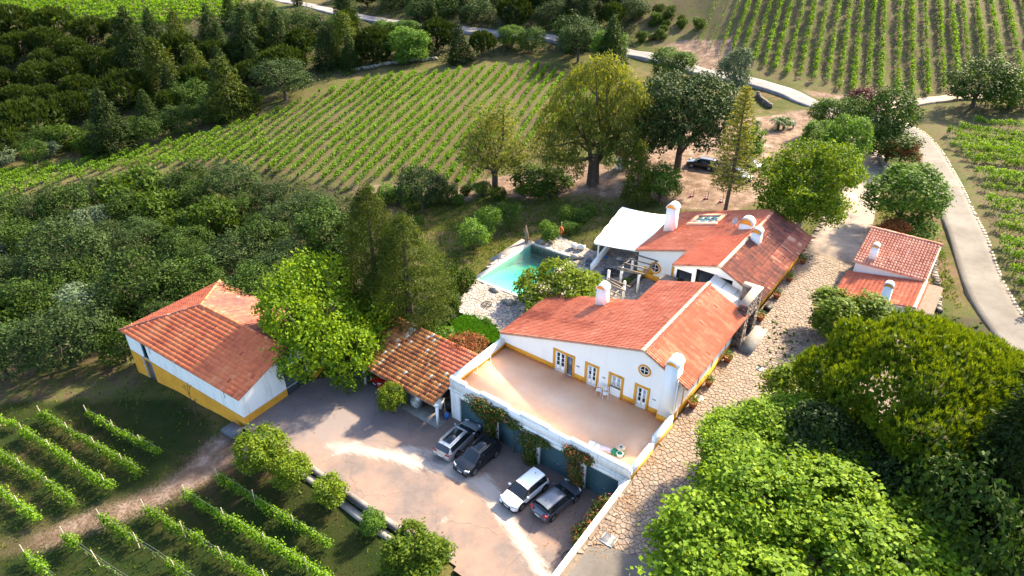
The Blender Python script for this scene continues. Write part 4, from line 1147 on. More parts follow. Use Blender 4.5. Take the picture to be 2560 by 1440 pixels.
# ================================================================== OUTBUILDING
ob = thing('outbuilding', 'small white outbuilding with two pink tiled roofs beside the concrete road', 'outbuilding', (-5, 71, 4.6))
mb = MB()
oz = lambda y: 7.25+(y-71.5)*.2
lz = lambda x: 7.0+(x+1.6)*.17
wall(mb, (-8.3, 65.6, 0), (1, 0, 0), 6.6, [(0, lz(-8.3)-.15), (6.6, lz(-1.7)-.15)], 3.6)
wall(mb, (-8.3, 71.6, 0), (1, 0, 0), 6.6, [(0, 7.1), (6.6, 7.1)], 3.6)
wall(mb, (-1.7, 65.6, 0), (0, 1, 0), 12, [(0, 6.85), (6.0, 6.85), (6.01, 7.1), (12, oz(77.6)-.15)], 3.6)
wall(mb, (-1.7, 77.6, 0), (-1, 0, 0), 6.6, [(0, oz(77.6)-.15), (6.6, oz(77.6)-.15)], 3.6)
wall(mb, (-8.3, 77.6, 0), (0, -1, 0), 12, [(0, oz(77.6)-.15), (6.0, 7.1), (6.01, lz(-8.3)-.15), (12, lz(-8.3)-.15)], 3.6)
mb.build('wall', M['white'], ob)
b = MB(); co = math.atan(.2); vo = np.array([0, cos(co), sin(co)])
tiles(b, (-8.55, 71.2, oz(71.2)), X_, vo, [(0, 0), (7.0, 0), (7.0, 6.7), (0, 6.7)], w=.3, l=.46, amp=.11, under=1)
kind(b.build('upper_roof_tiles', [M['tile_pale'], M['mortar']], ob), 'stuff')
b = MB(); c2 = math.atan(.17)
tiles(b, (-8.75, 71.45, lz(-8.75)), -Y_, np.array([cos(c2), 0, sin(c2)]), [(0, 0), (6.05, 0), (6.05, 7.25), (0, 7.25)], w=.26, under=1)
kind(b.build('lower_roof_tiles', [M['tile_coral'], M['mortar']], ob), 'stuff')
b = MB(); e_ = np.array([0, 6.7*cos(co), 6.7*sin(co)])
p0 = np.array([-8.55, 71.2, oz(71.2)])
ridge_tiles(b, p0+e_+Z_*.03, p0+e_+X_*7.0+Z_*.03, .17, .42, 0); ridge_tiles(b, (-1.62, 65.4, lz(-1.62)+.04), (-1.62, 71.3, lz(-1.62)+.04), .17, .42, 1)
kind(b.build('ridge_tiles', [M['tile_pale'], M['mortar_tile']], ob), 'stuff')
chimney(ob, -7.35, -6.65, 72.2, 72.9, 7.2, 8.85, cap=M['grey_cap'], taper=.02)
chimney(ob, -4.75, -3.75, 65.45, 66.2, 4.0, 8.35, cap=M['grey_cap'], taper=.12)

# ================================================================== BARN
bn_ang = rad(2.7)
bU = np.array([cos(bn_ang), sin(bn_ang), 0]); bW = np.array([-sin(bn_ang), cos(bn_ang), 0])
BC = np.array([-46.1, 21.84, 0])                 # near corner, at the courtyard
BL_, BD = 18.1, 11.0
def bp(a, d, z=0): return BC - bU*a + bW*d + Z_*z
br = thing('barn', 'large white barn with deep ochre base and hipped orange roof at the vineyard edge', 'barn', (-55, 27, -1))
EZ, RZB = 3.22, 5.15
zpl = .77
mb = MB()
hb = [(1.0+1.5, 1.0+2.9, -1.9, .35), (2.6, 3.6, .85, 3.05)]
wall(mb, bp(BL_, 0), bU, BL_, [(0, EZ), (BL_, EZ)], zpl, [(2.55, 3.45, .95, 3.0), (4.9, 6.0, 2.75, 3.18), (8.6, 9.9, 2.75, 3.18), (12.2, 13.5, 2.75, 3.18), (15.5, 16.8, 2.75, 3.18)], .2)
wall(mb, BC, bW, BD, [(0, EZ), (BD/2, RZB-.1), (BD, EZ)], zpl, [(4.75, 7.4, zpl, 3.0)], .5)
wall(mb, bp(BL_, BD), -bW, BD, [(0, EZ), (BD, EZ)], -3.5)
wall(mb, bp(0, BD), -bU, BL_, [(0, EZ), (BL_, EZ)], -3.5)
mb.build('wall', M['white_worn'], br)
for aa_ in ((bp(BL_, -.02), bU, BL_+.02, [(0, zpl), (BL_+.02, zpl)], -3.6, [(2.3, 3.6, -3.5, .55)], .2), (bp(-.02, -.02), bW, 4.77, [(0, zpl), (4.77, zpl)], -.6), (bp(-.02, 7.38), bW, 3.6, [(0, zpl), (3.6, zpl)], -.6)):
    mb = MB(); wall(mb, *aa_); mb.build('ochre_base', M['yellow'], br)
def bbox_(a0, a1, d0, d1, z0, z1, name, m_, par):
    b = MB(); b.hexa([bp(a1, d0, z0), bp(a0, d0, z0), bp(a0, d1, z0), bp(a1, d1, z0), bp(a1, d0, z1), bp(a0, d0, z1), bp(a0, d1, z1), bp(a1, d1, z1)]); return b.build(name, m_, par)
bbox_(BL_-3.6, BL_-2.3, .12, .16, -3.5, .55, 'door', M['grey_door'], br)
ds_ = MB(); ds_.hexa([bp(BL_-2.05, -.05, -3.4), bp(BL_-2.3, -.05, -3.4), bp(BL_-2.3, .0, -3.4), bp(BL_-2.05, 0, -3.4), bp(BL_-2.05, -.05, .8), bp(BL_-2.3, -.05, .8), bp(BL_-2.3, 0, .8), bp(BL_-2.05, 0, .8)][::1]); ds_.build('door_jamb', M['grey_cap'], br)
w_ = bbox_(BL_-3.45, BL_-2.55, .1, .14, .95, 3.0, 'tall_window', M['glass_dark'], br)
bbox_(BL_-2.72, BL_-2.55, .04, .1, .95, 3.0, 'shutter', M['teal'], w_)
bbox_(BL_-3.5, BL_-2.5, -.06, .1, .88, .95, 'sill', M['grey_cap'], w_)
for u in (4.9, 8.6, 12.2, 15.5): bbox_(BL_-u-1.2, BL_-u, .1, .14, 2.75, 3.18, 'vent_window', M['grey_door'], br)
b = MB(); b.hexa([bp(-.0, 4.8, 0), bp(.45, 4.8, 0), bp(.45, 7.35, 0), bp(0.0, 7.35, 0), bp(.4, 4.8, 3), bp(.45, 4.8, 3), bp(.45, 7.35, 3), bp(.4, 7.35, 3)]); b.build('barn_door', M['grey_door'], br)
b = MB()
oh = .28; pz = (RZB-EZ)/(BD/2); cb = math.atan(pz); hv = (BD/2+oh)/cos(cb); Wt = BL_+oh*2
ez = EZ-oh*pz
vf = bW*cos(cb)+Z_*sin(cb); vb = -bW*cos(cb)+Z_*sin(cb); vl = bU*cos(cb)+Z_*sin(cb)
hp = BD/2+oh
tiles(b, bp(BL_+oh, -oh, ez), bU, vf, [(0, 0), (Wt, 0), (Wt, hv), (hp, hv)], w=.26, l=.44, under=1)
tiles(b, bp(-oh, BD+oh, ez), -bU, vb, [(0, 0), (Wt, 0), (Wt-hp, hv), (0, hv)], w=.26, l=.44, under=1, m=2, noise=1.5, tint=lambda A, B: .33+0*A)  # darker mixed tile, tint lowered further to put shade on the back slope
tiles(b, bp(BL_+oh, BD+oh, ez), -bW, vl, [(0, 0), (BD+2*oh, 0), (hp, hv)], w=.26, l=.44, under=1)
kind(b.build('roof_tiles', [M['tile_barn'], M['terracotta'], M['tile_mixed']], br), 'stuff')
b = MB(); J = bp(BL_+oh-hp, BD/2, RZB)
ridge_tiles(b, bp(-oh, BD/2, RZB+.03), J+Z_*.03, .15, .42); ridge_tiles(b, bp(BL_+oh, -oh, ez+.03), J+Z_*.02, .13, .42, 1); ridge_tiles(b, bp(BL_+oh, BD+oh, ez+.03), J+Z_*.02, .13, .42)
kind(b.build('ridge_tiles', [M['tile_barn'], M['tile_mixed']], br), 'stuff')
b = MB(); pp_ = bp(BL_-8.4, -.06, 3.1); b.tube([bp(2.2, -.05, 3.1), bp(2.2, -.05, 2.0)], .02, 5); b.tube([bp(BL_-4.2, -.05, 3.1), bp(BL_-4.2, -.05, 2.0)], .02, 5); b.build('cable', M['grey_door'], br)
fl = thing('drain_cover', 'dark square slab at the outer corner of the barn', 'slab', bp(.4, -1.3, -.2))
b = MB(); b.hexa([bp(1.3, -1.7, -.5), bp(-.3, -1.7, -.5), bp(-.3, -.4, -.5), bp(1.3, -.4, -.5), bp(1.3, -1.7, .0), bp(-.3, -1.7, .02), bp(-.3, -.4, .02), bp(1.3, -.4, .0)]); b.build('slab', M['grey_door'], fl)

# ================================================================== CARPORT
cp = thing('carport', 'open carport with lichened tile roof on white posts between barn and garage', 'carport', (-37, 35, 0))
ce, cz = 2.5, .245
b = MB(); cc_ = math.atan(cz); vv = np.array([0, cos(cc_), sin(cc_)])
tiles(b, (-43.2, 31.75, ce), X_, vv, [(0, 0), (10.75, 0), (10.75, 6.6), (0, 6.6)], w=.27, l=.44, amp=.10, under=1, noise=2.0, m=lambda A, B: np.where((A > 6.6+.4*np.sin(B)) & (B > 3.6-.0*A) & (A+B > 12.2), 2, 0))
kind(b.build('roof_tiles', [M['tile_old'], M['wood_grey'], M['tile_new']], cp), 'stuff')
b = MB(); b.box(-43, 31.95, ce-.36, -32.15, 32.15, ce-.1); b.build('beam', M['whitepaint'], cp)
for x in (-41.6, -37.0, -32.25):
    b = MB(); b.box(x-.1, 31.95, 0, x+.1, 32.15, ce-.362); b.build('post', M['whitepaint'], cp)
b = MB(); b.box(-43, 38.0, -.2, -32.1, 38.2, 3.9); b.build('back_wall', M['concrete'], cp)
b = MB(); b.box(-36.5, 31.7, -.1, -32.0, 33.5, .06); b.build('floor_slab', M['concrete'], cp)
b = MB(); b.tube([(-32.12, 32.9, 0), (-32.12, 32.9, 2.4)], .05, 6); b.build('wood_prop', M['wood_grey'], cp)

# ---- retaining wall of the courtyard and the outer gutter kerb
rt = thing('retaining_wall', 'dark concrete retaining wall along the vineyard edge of the courtyard', 'wall', (-35, 20, -1))
pl = [at(a, b_, 0) for a, b_ in [(640,1083),(735,1137),(870,1233),(1000,1322),(1118,1379),(1130,1396)]]
b = MB()
for p, q2 in zip(pl[:-1], pl[1:]):
    d = (q2-p)/np.linalg.norm(q2-p); n = np.array([d[1], -d[0], 0])*.22
    b.hexa([p-n*.3-Z_*1.7, q2-n*.3-Z_*1.7, q2+n-Z_*1.7, p+n-Z_*1.7, p-n*.3+Z_*.03, q2-n*.3+Z_*.03, q2+n+Z_*.03, p+n+Z_*.03])
    b.hexa([p+n-Z_*1.7, q2+n-Z_*1.7, q2-n-Z_*1.7, p-n-Z_*1.7, p+n+Z_*.04, q2+n+Z_*.04, q2-n+Z_*.04, p-n+Z_*.04])
b.build('wall', M['concrete_dark'], rt)
gk = thing('gutter_kerb', 'narrow concrete gutter kerb running below the retaining wall', 'kerb', (-36, 18, -1))
b = MB(); gp_ = [hit(a, c) for a, c in [(745,1178),(800,1215),(860,1262),(920,1308),(985,1352)]]
for p, q2 in zip(gp_[:-1], gp_[1:]):
    d = (q2-p)/np.linalg.norm(q2-p); n = np.array([-d[1], d[0], 0])*.3
    b.hexa([p-n-Z_*.4, q2-n-Z_*.4, q2+n-Z_*.4, p+n-Z_*.4, p-n+Z_*.12, q2-n+Z_*.12, q2+n+Z_*.12, p+n+Z_*.12][::1])
b.build('kerb', M['concrete'], gk)

# ================================================================== SHRINE
sh = hit(1556, 420); hs_ = thing('shrine', 'tiny white wayside shrine with a tiled pitched roof under the eucalyptus', 'shrine', sh)
b = MB(); x, y, z = sh
wall(b, (x-.75, y-.6, 0), X_, 1.5, [(0, z+2.2), (1.5, z+2.2)], z-.2); wall(b, (x+.75, y-.6, 0), Y_, 1.6, [(0, z+2.2), (.8, z+2.75), (1.6, z+2.2)], z-.2); wall(b, (x-.75, y+1., 0), -Y_, 1.6, [(0, z+2.2), (.8, z+2.75), (1.6, z+2.2)], z-.2); wall(b, (x+.75, y+1, 0), -X_, 1.5, [(0, z+2.2), (1.5, z+2.2)], z-.2)
b.build('wall', M['white_worn'], hs_)
b = MB(); tiles(b, (x-.9, y-.8, z+2.08), X_, np.array([0, .82, .57]), [(0, 0), (1.8, 0), (1.8, 1.22), (0, 1.22)], w=.2, l=.3, under=1); tiles(b, (x+.9, y+1.2, z+2.08), -X_, np.array([0, -.82, .57]), [(0, 0), (1.8, 0), (1.8, 1.22), (0, 1.22)], w=.2, l=.3, under=1)
b.build('roof_tiles', [M['tile_barn'], M['mortar']], hs_)
b = MB(); b.box(x-.5, y-1.1, z-.1, x+.3, y-.62, z+.6); b.build('altar_bench', M['white_worn'], hs_)
b = MB(); b.box(x-.78, y-.63, z-.15, x+.78, y-.6, z+.15); b.build('plinth', M['yellow'], hs_)

# ================================================================== CARS
def paint(name, c, metal=.0, rough=.28):
    m, nt, out = _new(name)
    b = _bsdf(nt, out, c, rough, .5, metal); b.inputs['Coat Weight'].default_value = .6; b.inputs['Coat Roughness'].default_value = .06
    return m
M['carglass'] = mat('car_glass', (.012, .014, .017), rough=.04, spec=.7)
M['lamp_red'] = mat('tail_lamp_red', (.35, .015, .015), rough=.2, spec=.6)
M['lamp_clear'] = mat('headlamp', (.55, .57, .6), rough=.15, spec=.7)
M['plate'] = mat('number_plate', (.75, .75, .75), rough=.5)
M['alloy'] = mat('alloy_wheel', (.35, .35, .36), rough=.35, metal=.7)
M['trim'] = mat('black_trim', (.015, .015, .016), rough=.5)
def car(name, label, loc, heading, body, L=4.3, Wd=1.8, H=1.55, kind_='suv', wr=.34, cat='car', group=None, rim='alloy', cladding=False, sunroof=False, rails=None, arch=True, logo=None, wb=2.62, front=.86):
    """front of the car is +X in local space; heading is the direction the front points to"""
    t = thing(name, label, cat, loc, heading, group, local=True)
    w = Wd/2; g = .19 if kind_ in ('suv',) else .15
    belt = {'suv': 1.02, 'estate': .95, 'hatch': .95, 'coupe': .92}[kind_]*(1 if kind_ != 'suv' else H/1.6)
    hood = belt-.06
    # stations: x from nose (0) backwards, top z, half width at belt, half width at the roof, section kind
    s0 = {'suv': (.98, 1.72), 'estate': (1.02, 1.85), 'hatch': (.98, 1.75), 'coupe': (1.0, 1.8)}[kind_]
    rear = {'suv': (L-.62, L-.2), 'estate': (L-.5, L-.14), 'hatch': (L-.85, L-.22), 'coupe': (L-1.25, L-.3)}[kind_]
    bp_ = s0[1]+.95; cp_ = bp_+1.0
    wr_ = w*.70 if kind_ != 'estate' else w*.72
    ST = [(0.0, .62, w*.80, 'n', .42), (.06, hood-.24, w*.88, 'n', .30), (.3, hood-.09, w*.96, 'h', g), (s0[0]*.7, hood-.02, w*.99, 'h', g), (s0[0], hood+.03, w, 'h', g),
          (s0[1], H-.06, w, 'c', g), (s0[1]+.3, H-.01, w, 'c', g), (bp_, H, w, 'c', g), (bp_+.09, H, w, 'p', g), (cp_, H-.015, w, 'c', g), (cp_+.1, H-.02, w, 'p', g),
          (rear[0], H-.07 if kind_ != 'coupe' else H-.1, w*.985, 'c', g), (rear[1], belt+.04, w*.95, 'h', g+.05), (L-.06, belt-.12, w*.90, 'h', .28), (L, .62, w*.84, 'n', .38)]
    V = []; m = 9
    for x, zt_, wb_, k, zb in ST:
        if k in 'cp':
            pr = [(0, zt_), (.55*wr_, zt_-.012), (wr_*.93, zt_-.05), (wr_*1.02, zt_-.10), (wb_*.965, belt+.02), (wb_, belt-.07), (wb_*1.005, .58), (wb_*.97, zb+.08), (wb_*.86, zb)]
        else:
            d_ = .10 if k == 'h' else .06
            pr = [(0, zt_), (.45*wb_, zt_-.012), (.74*wb_, zt_-.03), (.86*wb_, zt_-.045), (.965*wb_, zt_-d_), (wb_, max(zt_-d_-.12, .55)), (wb_*1.005, min(.56, zt_-.05)), (wb_*.97, zb+.08), (wb_*.86, zb)]
        V += [(L/2-x, y, z) for y, z in pr]+[(L/2-x, -y, z) for y, z in pr[1:]]
    n = 17
    idx = list(range(8, 0, -1))  # not used
    order = [8, 7, 6, 5, 4, 3, 2, 1, 0, 9, 10, 11, 12, 13, 14, 15, 16]    # from one sill over the top to the other
    body_f, glass_f = [], []
    for i in range(len(ST)-1):
        ka, kb = ST[i][3], ST[i+1][3]
        for c in range(16):
            a, b_ = order[c], order[c+1]
            q = (i*n+a, i*n+b_, (i+1)*n+b_, (i+1)*n+a)
            lev = min(c, 15-c)                       # 0..7: 4 = side glass row, 5..7 roof rows (3->4 etc.)
            gl_ = False
            if ka == 'h' and kb == 'c' and lev >= 5: gl_ = True                      # windscreen
            if ka == 'h' and kb == 'c' and lev == 4: gl_ = True
            if ka in 'c' and kb in 'cp' and lev == 4: gl_ = True                     # side windows
            if ka == 'p' and kb == 'c' and lev == 4: gl_ = True
            if ka == 'c' and kb == 'h' and lev >= 5: gl_ = True                      # rear window
            (glass_f if gl_ else body_f).append(q)
    e0 = [order[k] for k in range(17)]
    bmn = MB(); bmn.add(V, body_f)
    bmn.add(V+[(L/2+.0, 0, .5), (-L/2, 0, .5)], [(e0[k+1], e0[k], len(V)) for k in range(16)]+[((len(ST)-1)*n+e0[k], (len(ST)-1)*n+e0[k+1], len(V)+1) for k in range(16)])
    bo = bmn.build('body', body, t, smooth=True)
    md = bo.modifiers.new('edges', 'EDGE_SPLIT'); md.split_angle = rad(38)
    gb = MB(); gb.add(V, glass_f); gb.build('window', M['carglass'], t, smooth=False)
    if sunroof:
        b = MB(); b.box(L/2-bp_-1.15, -wr_*.62, H-.002, L/2-s0[1]-.25, wr_*.62, H+.012); b.build('sunroof', M['carglass'], t)
    if rails:
        for s in (-1, 1):
            b = MB(); b.tube([(L/2-s0[1]-.3, s*wr_*.93, H-.02), (L/2-s0[1]-.4, s*wr_*.93, H+.03), (L/2-rear[0]+.3, s*wr_*.93, H+.03), (L/2-rear[0]+.2, s*wr_*.93, H-.03)], .022, 5); b.build('roof_rail', M[rails], t)
    fx = L/2-front; rx = fx-wb
    for x in (fx, rx):
        for s in (-1, 1):
            b = MB(); b.lathe([(wr+.075, s*(w+.004)), (wr+.075, s*(w-.3)), (.02, s*(w-.3))] if s < 0 else [(.02, w-.3), (wr+.075, w-.3), (wr+.075, w+.004)], (x, 0, wr+.015), 20, axis='y')
            V2 = [(x+cos(2*pi*k/20)*(wr+.07), s*(w+.006), wr+.015+sin(2*pi*k/20)*(wr+.07)) for k in range(20)]+[(x, s*(w+.006), wr+.015)]
            b.add(V2, [((k, (k+1) % 20, 20) if s < 0 else ((k+1) % 20, k, 20)) for k in range(20)])
            b.build('wheel_arch', M['trim'], t)
            b = MB(); pr = [(wr*.62, w+.012), (wr*.66, w+.028), (wr*.95, w+.026), (wr, w-.0), (wr, w-.2), (wr*.5, w-.2)]
            b.lathe([(r, s*h) for r, h in (pr if s > 0 else pr)][::(1 if s < 0 else -1)], (x, 0, wr), 20, axis='y')
            wo = b.build('wheel', M['black'], t)
            b = MB(); yy = s*(w+.016)
            for k in range(5):
                a = 2*pi*k/5+.3; dx, dz = cos(a), sin(a); px_, pz_ = -dz*.035, dx*.035
                Q = [(x+px_, yy, wr+pz_), (x-px_, yy, wr-pz_), (x+dx*wr*.64-px_*1.6, yy, wr+dz*wr*.64-pz_*1.6), (x+dx*wr*.64+px_*1.6, yy, wr+dz*wr*.64+pz_*1.6)]
                b.add(Q, [(0, 1, 2, 3)[::s]])
            ring = [(wr*.56, s*(w+.017)), (wr*.67, s*(w+.03))]
            b.lathe(ring[::(1 if s < 0 else -1)], (x, 0, wr), 20, axis='y')
            b.build('rim', M[rim], wo)
    for s in (-1, 1):
        b = MB(); b.hexa([(L/2-.30, s*w*.93-.02*s, .68), (L/2-.10, s*w*.52, .66), (L/2-.03, s*w*.52, .66), (L/2-.18, s*w*.955, .68), (L/2-.34, s*w*.93, .82), (L/2-.16, s*w*.52, .79), (L/2-.05, s*w*.52, .77), (L/2-.2, s*w*.955, .80)])
        b.build('headlight', M['lamp_clear'], t)
        b = MB(); zc = .80
        b.hexa([(-L/2+.22, s*w*.93, zc-.02), (-L/2+.1, s*w*.52, zc-.02), (-L/2-.0, s*w*.52, zc), (-L/2+.08, s*w*.935, zc), (-L/2+.26, s*w*.93, zc+.15), (-L/2+.15, s*w*.52, zc+.13), (-L/2+.03, s*w*.52, zc+.12), (-L/2+.11, s*w*.93, zc+.14)])
        b.build('tail_light', M['lamp_red'], t)
        b = MB(); b.hexa([(L/2-s0[0]-.52, s*(w-.02), belt-.02), (L/2-s0[0]-.37, s*(w-.02), belt-.02), (L/2-s0[0]-.34, s*(w+.2), belt+.0), (L/2-s0[0]-.48, s*(w+.2), belt+.0), (L/2-s0[0]-.52, s*(w-.02), belt+.1), (L/2-s0[0]-.38, s*(w-.02), belt+.1), (L/2-s0[0]-.36, s*(w+.19), belt+.14), (L/2-s0[0]-.49, s*(w+.19), belt+.14)][::1])
        b.build('wing_mirror', body, t)
        for x in (L/2-s0[1]-.75, L/2-bp_-.72):
            b = MB(); b.box(x-.1, s*w-.01, belt-.13, x+.08, s*(w+.018), belt-.1); b.build('door_handle', body, t)
    b = MB(); b.box(L/2-.02, -w*.5, .42, L/2+.012, w*.5, .66); b.build('grille', M['trim'], t)
    b = MB(); b.box(L/2-.1, -w*.84, .24, L/2-.005, w*.84, .38); b.build('front_bumper_intake', M['trim'], t)
    for sx in (1, -1):
        b = MB(); b.box(sx*(L/2+.005), -.26, .46 if sx > 0 else .5, sx*(L/2+.022), .26, .56 if sx > 0 else .61); pl_ = b.build('number_plate', M['plate'], t)
        b = MB(); b.box(sx*(L/2+.0221), -.26, .465 if sx > 0 else .505, sx*(L/2+.0235), -.225, .555 if sx > 0 else .605); b.build('plate_band', M['blue_plastic'], pl_)
    b = MB(); b.hexa([(-L/2+1.0, -.012, H-.02), (-L/2+.85, -.012, H-.04), (-L/2+.85, .012, H-.04), (-L/2+1.0, .012, H-.02), (-L/2+.9, -.006, H+.06), (-L/2+.84, -.006, H+.06), (-L/2+.84, .006, H+.06), (-L/2+.9, .006, H+.06)]); b.build('aerial_fin', M['trim'], t)
    if cladding:
        for s in (-1, 1):
            b = MB(); b.box(L/2-front-wr-.05-(wb-2*wr-.1), s*(w-.05), g+.02, L/2-front-wr-.05, s*(w+.012), .42); b.build('sill_cladding', M['trim'], t)
        b = MB(); b.box(-L/2-.008, -w*.8, .26, -L/2+.1, w*.8, .48); b.build('rear_bumper_cladding', M['trim'], t)
    if logo == 'rings':
        b = MB()
        for k in range(4): 
            c_ = (-.135+.09*k); b.add([(L/2+.014, c_+cos(2*pi*j/12)*r, .605+sin(2*pi*j/12)*r) for r in (.05, .064) for j in range(12)], [(j, 12+j, 12+(j+1) % 12, (j+1) % 12) for j in range(12)])
        b.build('badge', M['metal'], t)
    elif logo:
        b = MB(); V2 = [(-L/2+.015, 0, .74), (-L/2-.012, -.045, .74), (-L/2-.004, 0, .80), (-L/2-.012, .045, .74), (-L/2-.014, 0, .68)]
        b.add(V2, [(1, 2, 3), (1, 3, 4)]); b.build('badge', M['metal'], t)
    return t
def ax_heading(a, b): return math.atan2(b[1]-a[1], b[0]-a[0])
def park(px_front, px_rear, z=0):                  # wheel contacts of one side -> heading
    a, b = at(*px_front, z), at(*px_rear, z); return a, b, ax_heading(b, a)
PK = 'cars parked in front of the garage doors'
def place(front_c, rear_c, z=0.0):
    return (front_c+rear_c)/2, ax_heading(rear_c, front_c)
# side wheel contacts read from the photograph, body centre lies half a width inboard
def from_wheels(pf, pr, Wd, side, front, wb, L, z=0):
    f, r = at(*pf, z), at(*pr, z); h = ax_heading(r, f)
    d = np.array([cos(h), sin(h), 0]); n = np.array([-sin(h), cos(h), 0])
    mid = (f+r)/2 + n*side*(Wd/2-.02)
    return mid + d*(front+wb/2-L/2)*1.0, h
p, h = from_wheels((1194, 1093), (1143, 1143), 1.83, +1, .9, 2.7, 4.77)
car('estate_car', 'silver estate car with black panoramic roof parked nose to the garage', p, h, paint('silver_paint', (.46, .47, .48), .5), 4.77, 1.83, 1.48, 'estate', .33, group=PK, sunroof=True, rails='alloy', wb=2.72, front=.92)
p, h = from_wheels((1187, 1187), (1241, 1142), 1.82, -1, .85, 2.62, 4.3)
car('suv', 'black compact SUV parked facing the vineyard beside the silver estate car', p, h, paint('black_paint', (.012, .012, .014), .1, .22), 4.35, 1.82, 1.62, 'suv', .36, group=PK, cladding=True, sunroof=True, rails='trim')
p, h = from_wheels((1306.5, 1274), (1359.5, 1230), 1.8, -1, .85, 2.6, 4.2)
car('suv', 'white compact SUV parked facing the vineyard with large dark grille', p, h, paint('white_car_paint', (.78, .78, .78)), 4.2, 1.8, 1.52, 'suv', .345, group=PK, cladding=True, logo='rings')
p, h = from_wheels((1436, 1258), (1384, 1301), 1.81, +1, .9, 2.64, 4.3)
car('hatchback_car', 'blue grey sloping hatchback parked nose to the garage beside the white SUV', p, h, paint('slate_blue_paint', (.085, .10, .13), .4), 4.3, 1.81, 1.43, 'coupe', .33, group=PK, logo='rear')
q = at(935, 968, 0); car('small_car', 'small red car parked under the carport', (q[0]+.3, q[1]+1.9, 0.03), rad(-95), paint('red_car_paint', (.42, .012, .012)), 3.9, 1.7, 1.45, 'hatch', .31, wb=2.45, front=.75)
PK2 = 'cars parked on the dirt under the trees'
q = hit(1756, 418); car('estate_car', 'black car parked alone in the deep shade of the holm oak', (q[0], q[1], q[2]+.02), rad(188), paint('black_paint_two', (.014, .015, .018), .1, .2), 4.6, 1.82, 1.48, 'estate', .33, group=PK2)
q = hit(1880, 418); car('saloon_car', 'dark blue car with bright bonnet behind the monkey-puzzle pine', (q[0]-.8, q[1], q[2]+.02), rad(-20), paint('dark_blue_paint', (.05, .07, .10), .4), 4.5, 1.8, 1.45, 'hatch', .33, group=PK2)
q = hit(1858, 448); car('saloon_car', 'grey blue car nearest the rear house in the dirt parking', (q[0]-.8, q[1], q[2]+.02), rad(-20), paint('grey_blue_paint', (.12, .15, .19), .4), 4.4, 1.8, 1.45, 'hatch', .33, group=PK2)

# ================================================================== TERRACE, POOL AND STREET OBJECTS
def folding_chair(px, py, rz, label):
    p = at(px, py, TZ+.01); t = thing('folding_chair', label, 'chair', p, rz, 'folding chairs on the terrace', local=True)
    b = MB()
    for k in range(5): b.box(-.22, -.22+k*.09, .43, .22, -.145+k*.09, .455)
    b.build('seat', M['whitepaint'], t)
    b = MB()
    for k in range(4): b.box(-.2, .22+.02*k, .56+k*.09, .2, .24+.02*k, .63+k*.09)
    b.build('backrest', M['whitepaint'], t)
    for s in (-1, 1):
        for (y0, z0, y1, z1) in ((-.28, 0, .30, .95), (.26, 0, -.2, .45)):
            b = MB(); b.tube([(s*.225, y0, z0), (s*.225, y1, z1)], .02, 5); b.build('leg', M['whitepaint'], t)
folding_chair(1497, 984, rad(12), 'white folding chair against the house wall, next to the glazed double door')
folding_chair(1513, 993, rad(28), 'white folding chair in front of the curtained window on the terrace')
gp = thing('goal_frame', 'thin white children\'s goal frame on the terrace beside its parapet', 'goal frame', at(1212, 915, TZ))
b = MB(); r0 = at(1194, 936, TZ); r1 = at(1227, 910, TZ); w0 = r0-X_*.75; w1 = r1-X_*.75
for A, B in ((r0, r0+Z_*.95), (r1, r1+Z_*.95), (r0+Z_*.95, r1+Z_*.95)): b.tube([A+Z_*.02, B+Z_*.02], .028, 6)
b.build('front_frame', M['whitepaint'], gp)
b = MB()
for A, B in ((r0, w0), (r1, w1), (w0, w1), (w0, r0+Z_*.95), (w1, r1+Z_*.95)): b.tube([A+Z_*.03, B+Z_*.03], .02, 6)
b.build('back_frame', M['whitepaint'], gp)
sl_ = thing('toy_slide', 'child\'s plastic slide with green base lying on its side on the terrace', 'slide', at(1512, 1118, TZ))
A, B, C_ = at(1472, 1108, TZ), at(1500, 1122, TZ), at(1530, 1132, TZ)
def strip(mb, P, w, z, th):
    for a, c in zip(P[:-1], P[1:]):
        d = (c-a)/np.linalg.norm(c-a); n = np.array([-d[1], d[0], 0])*w/2
        mb.hexa([a-n+Z_*z, c-n+Z_*z, c+n+Z_*z, a+n+Z_*z, a-n+Z_*(z+th), c-n+Z_*(z+th), c+n+Z_*(z+th), a+n+Z_*(z+th)])
b = MB(); strip(b, [A, (A+B)/2+np.array([.05, .1, 0]), B], .42, .05, .1); b.build('chute_end', M['whitepaint'], sl_)
b = MB(); strip(b, [B, C_], .42, .05, .16); b.build('chute', mat('pale_pink_plastic', (.72, .6, .64), rough=.4), sl_)
b = MB(); strip(b, [C_, at(1545, 1138, TZ)], .46, .02, .34); strip(b, [at(1545, 1138, TZ), at(1560, 1139, TZ)], .3, .02, .3); b.build('base', M['green_plastic'], sl_)
b = MB(); p = at(1551, 1130, TZ); b.lathe([(.02, .3), (.32, .32), (.36, .5), (.28, .62), (.1, .56)], p, 9); b.build('crown_rail', M['wood_pale'], sl_)
bk = at(1549, 1142, TZ); t = thing('toy_bucket', 'pink and white plastic bucket beside the green end of the slide', 'bucket', bk)
b = MB(); b.lathe([(.02, .0), (.2, .0), (.24, .2)], bk, 12); b.build('body', M['pink_plastic'], t)
b = MB(); b.lathe([(.242, .2), (.26, .4), (.23, .4), (.2, .1)], bk, 12); b.build('rim', M['whitepaint'], t)

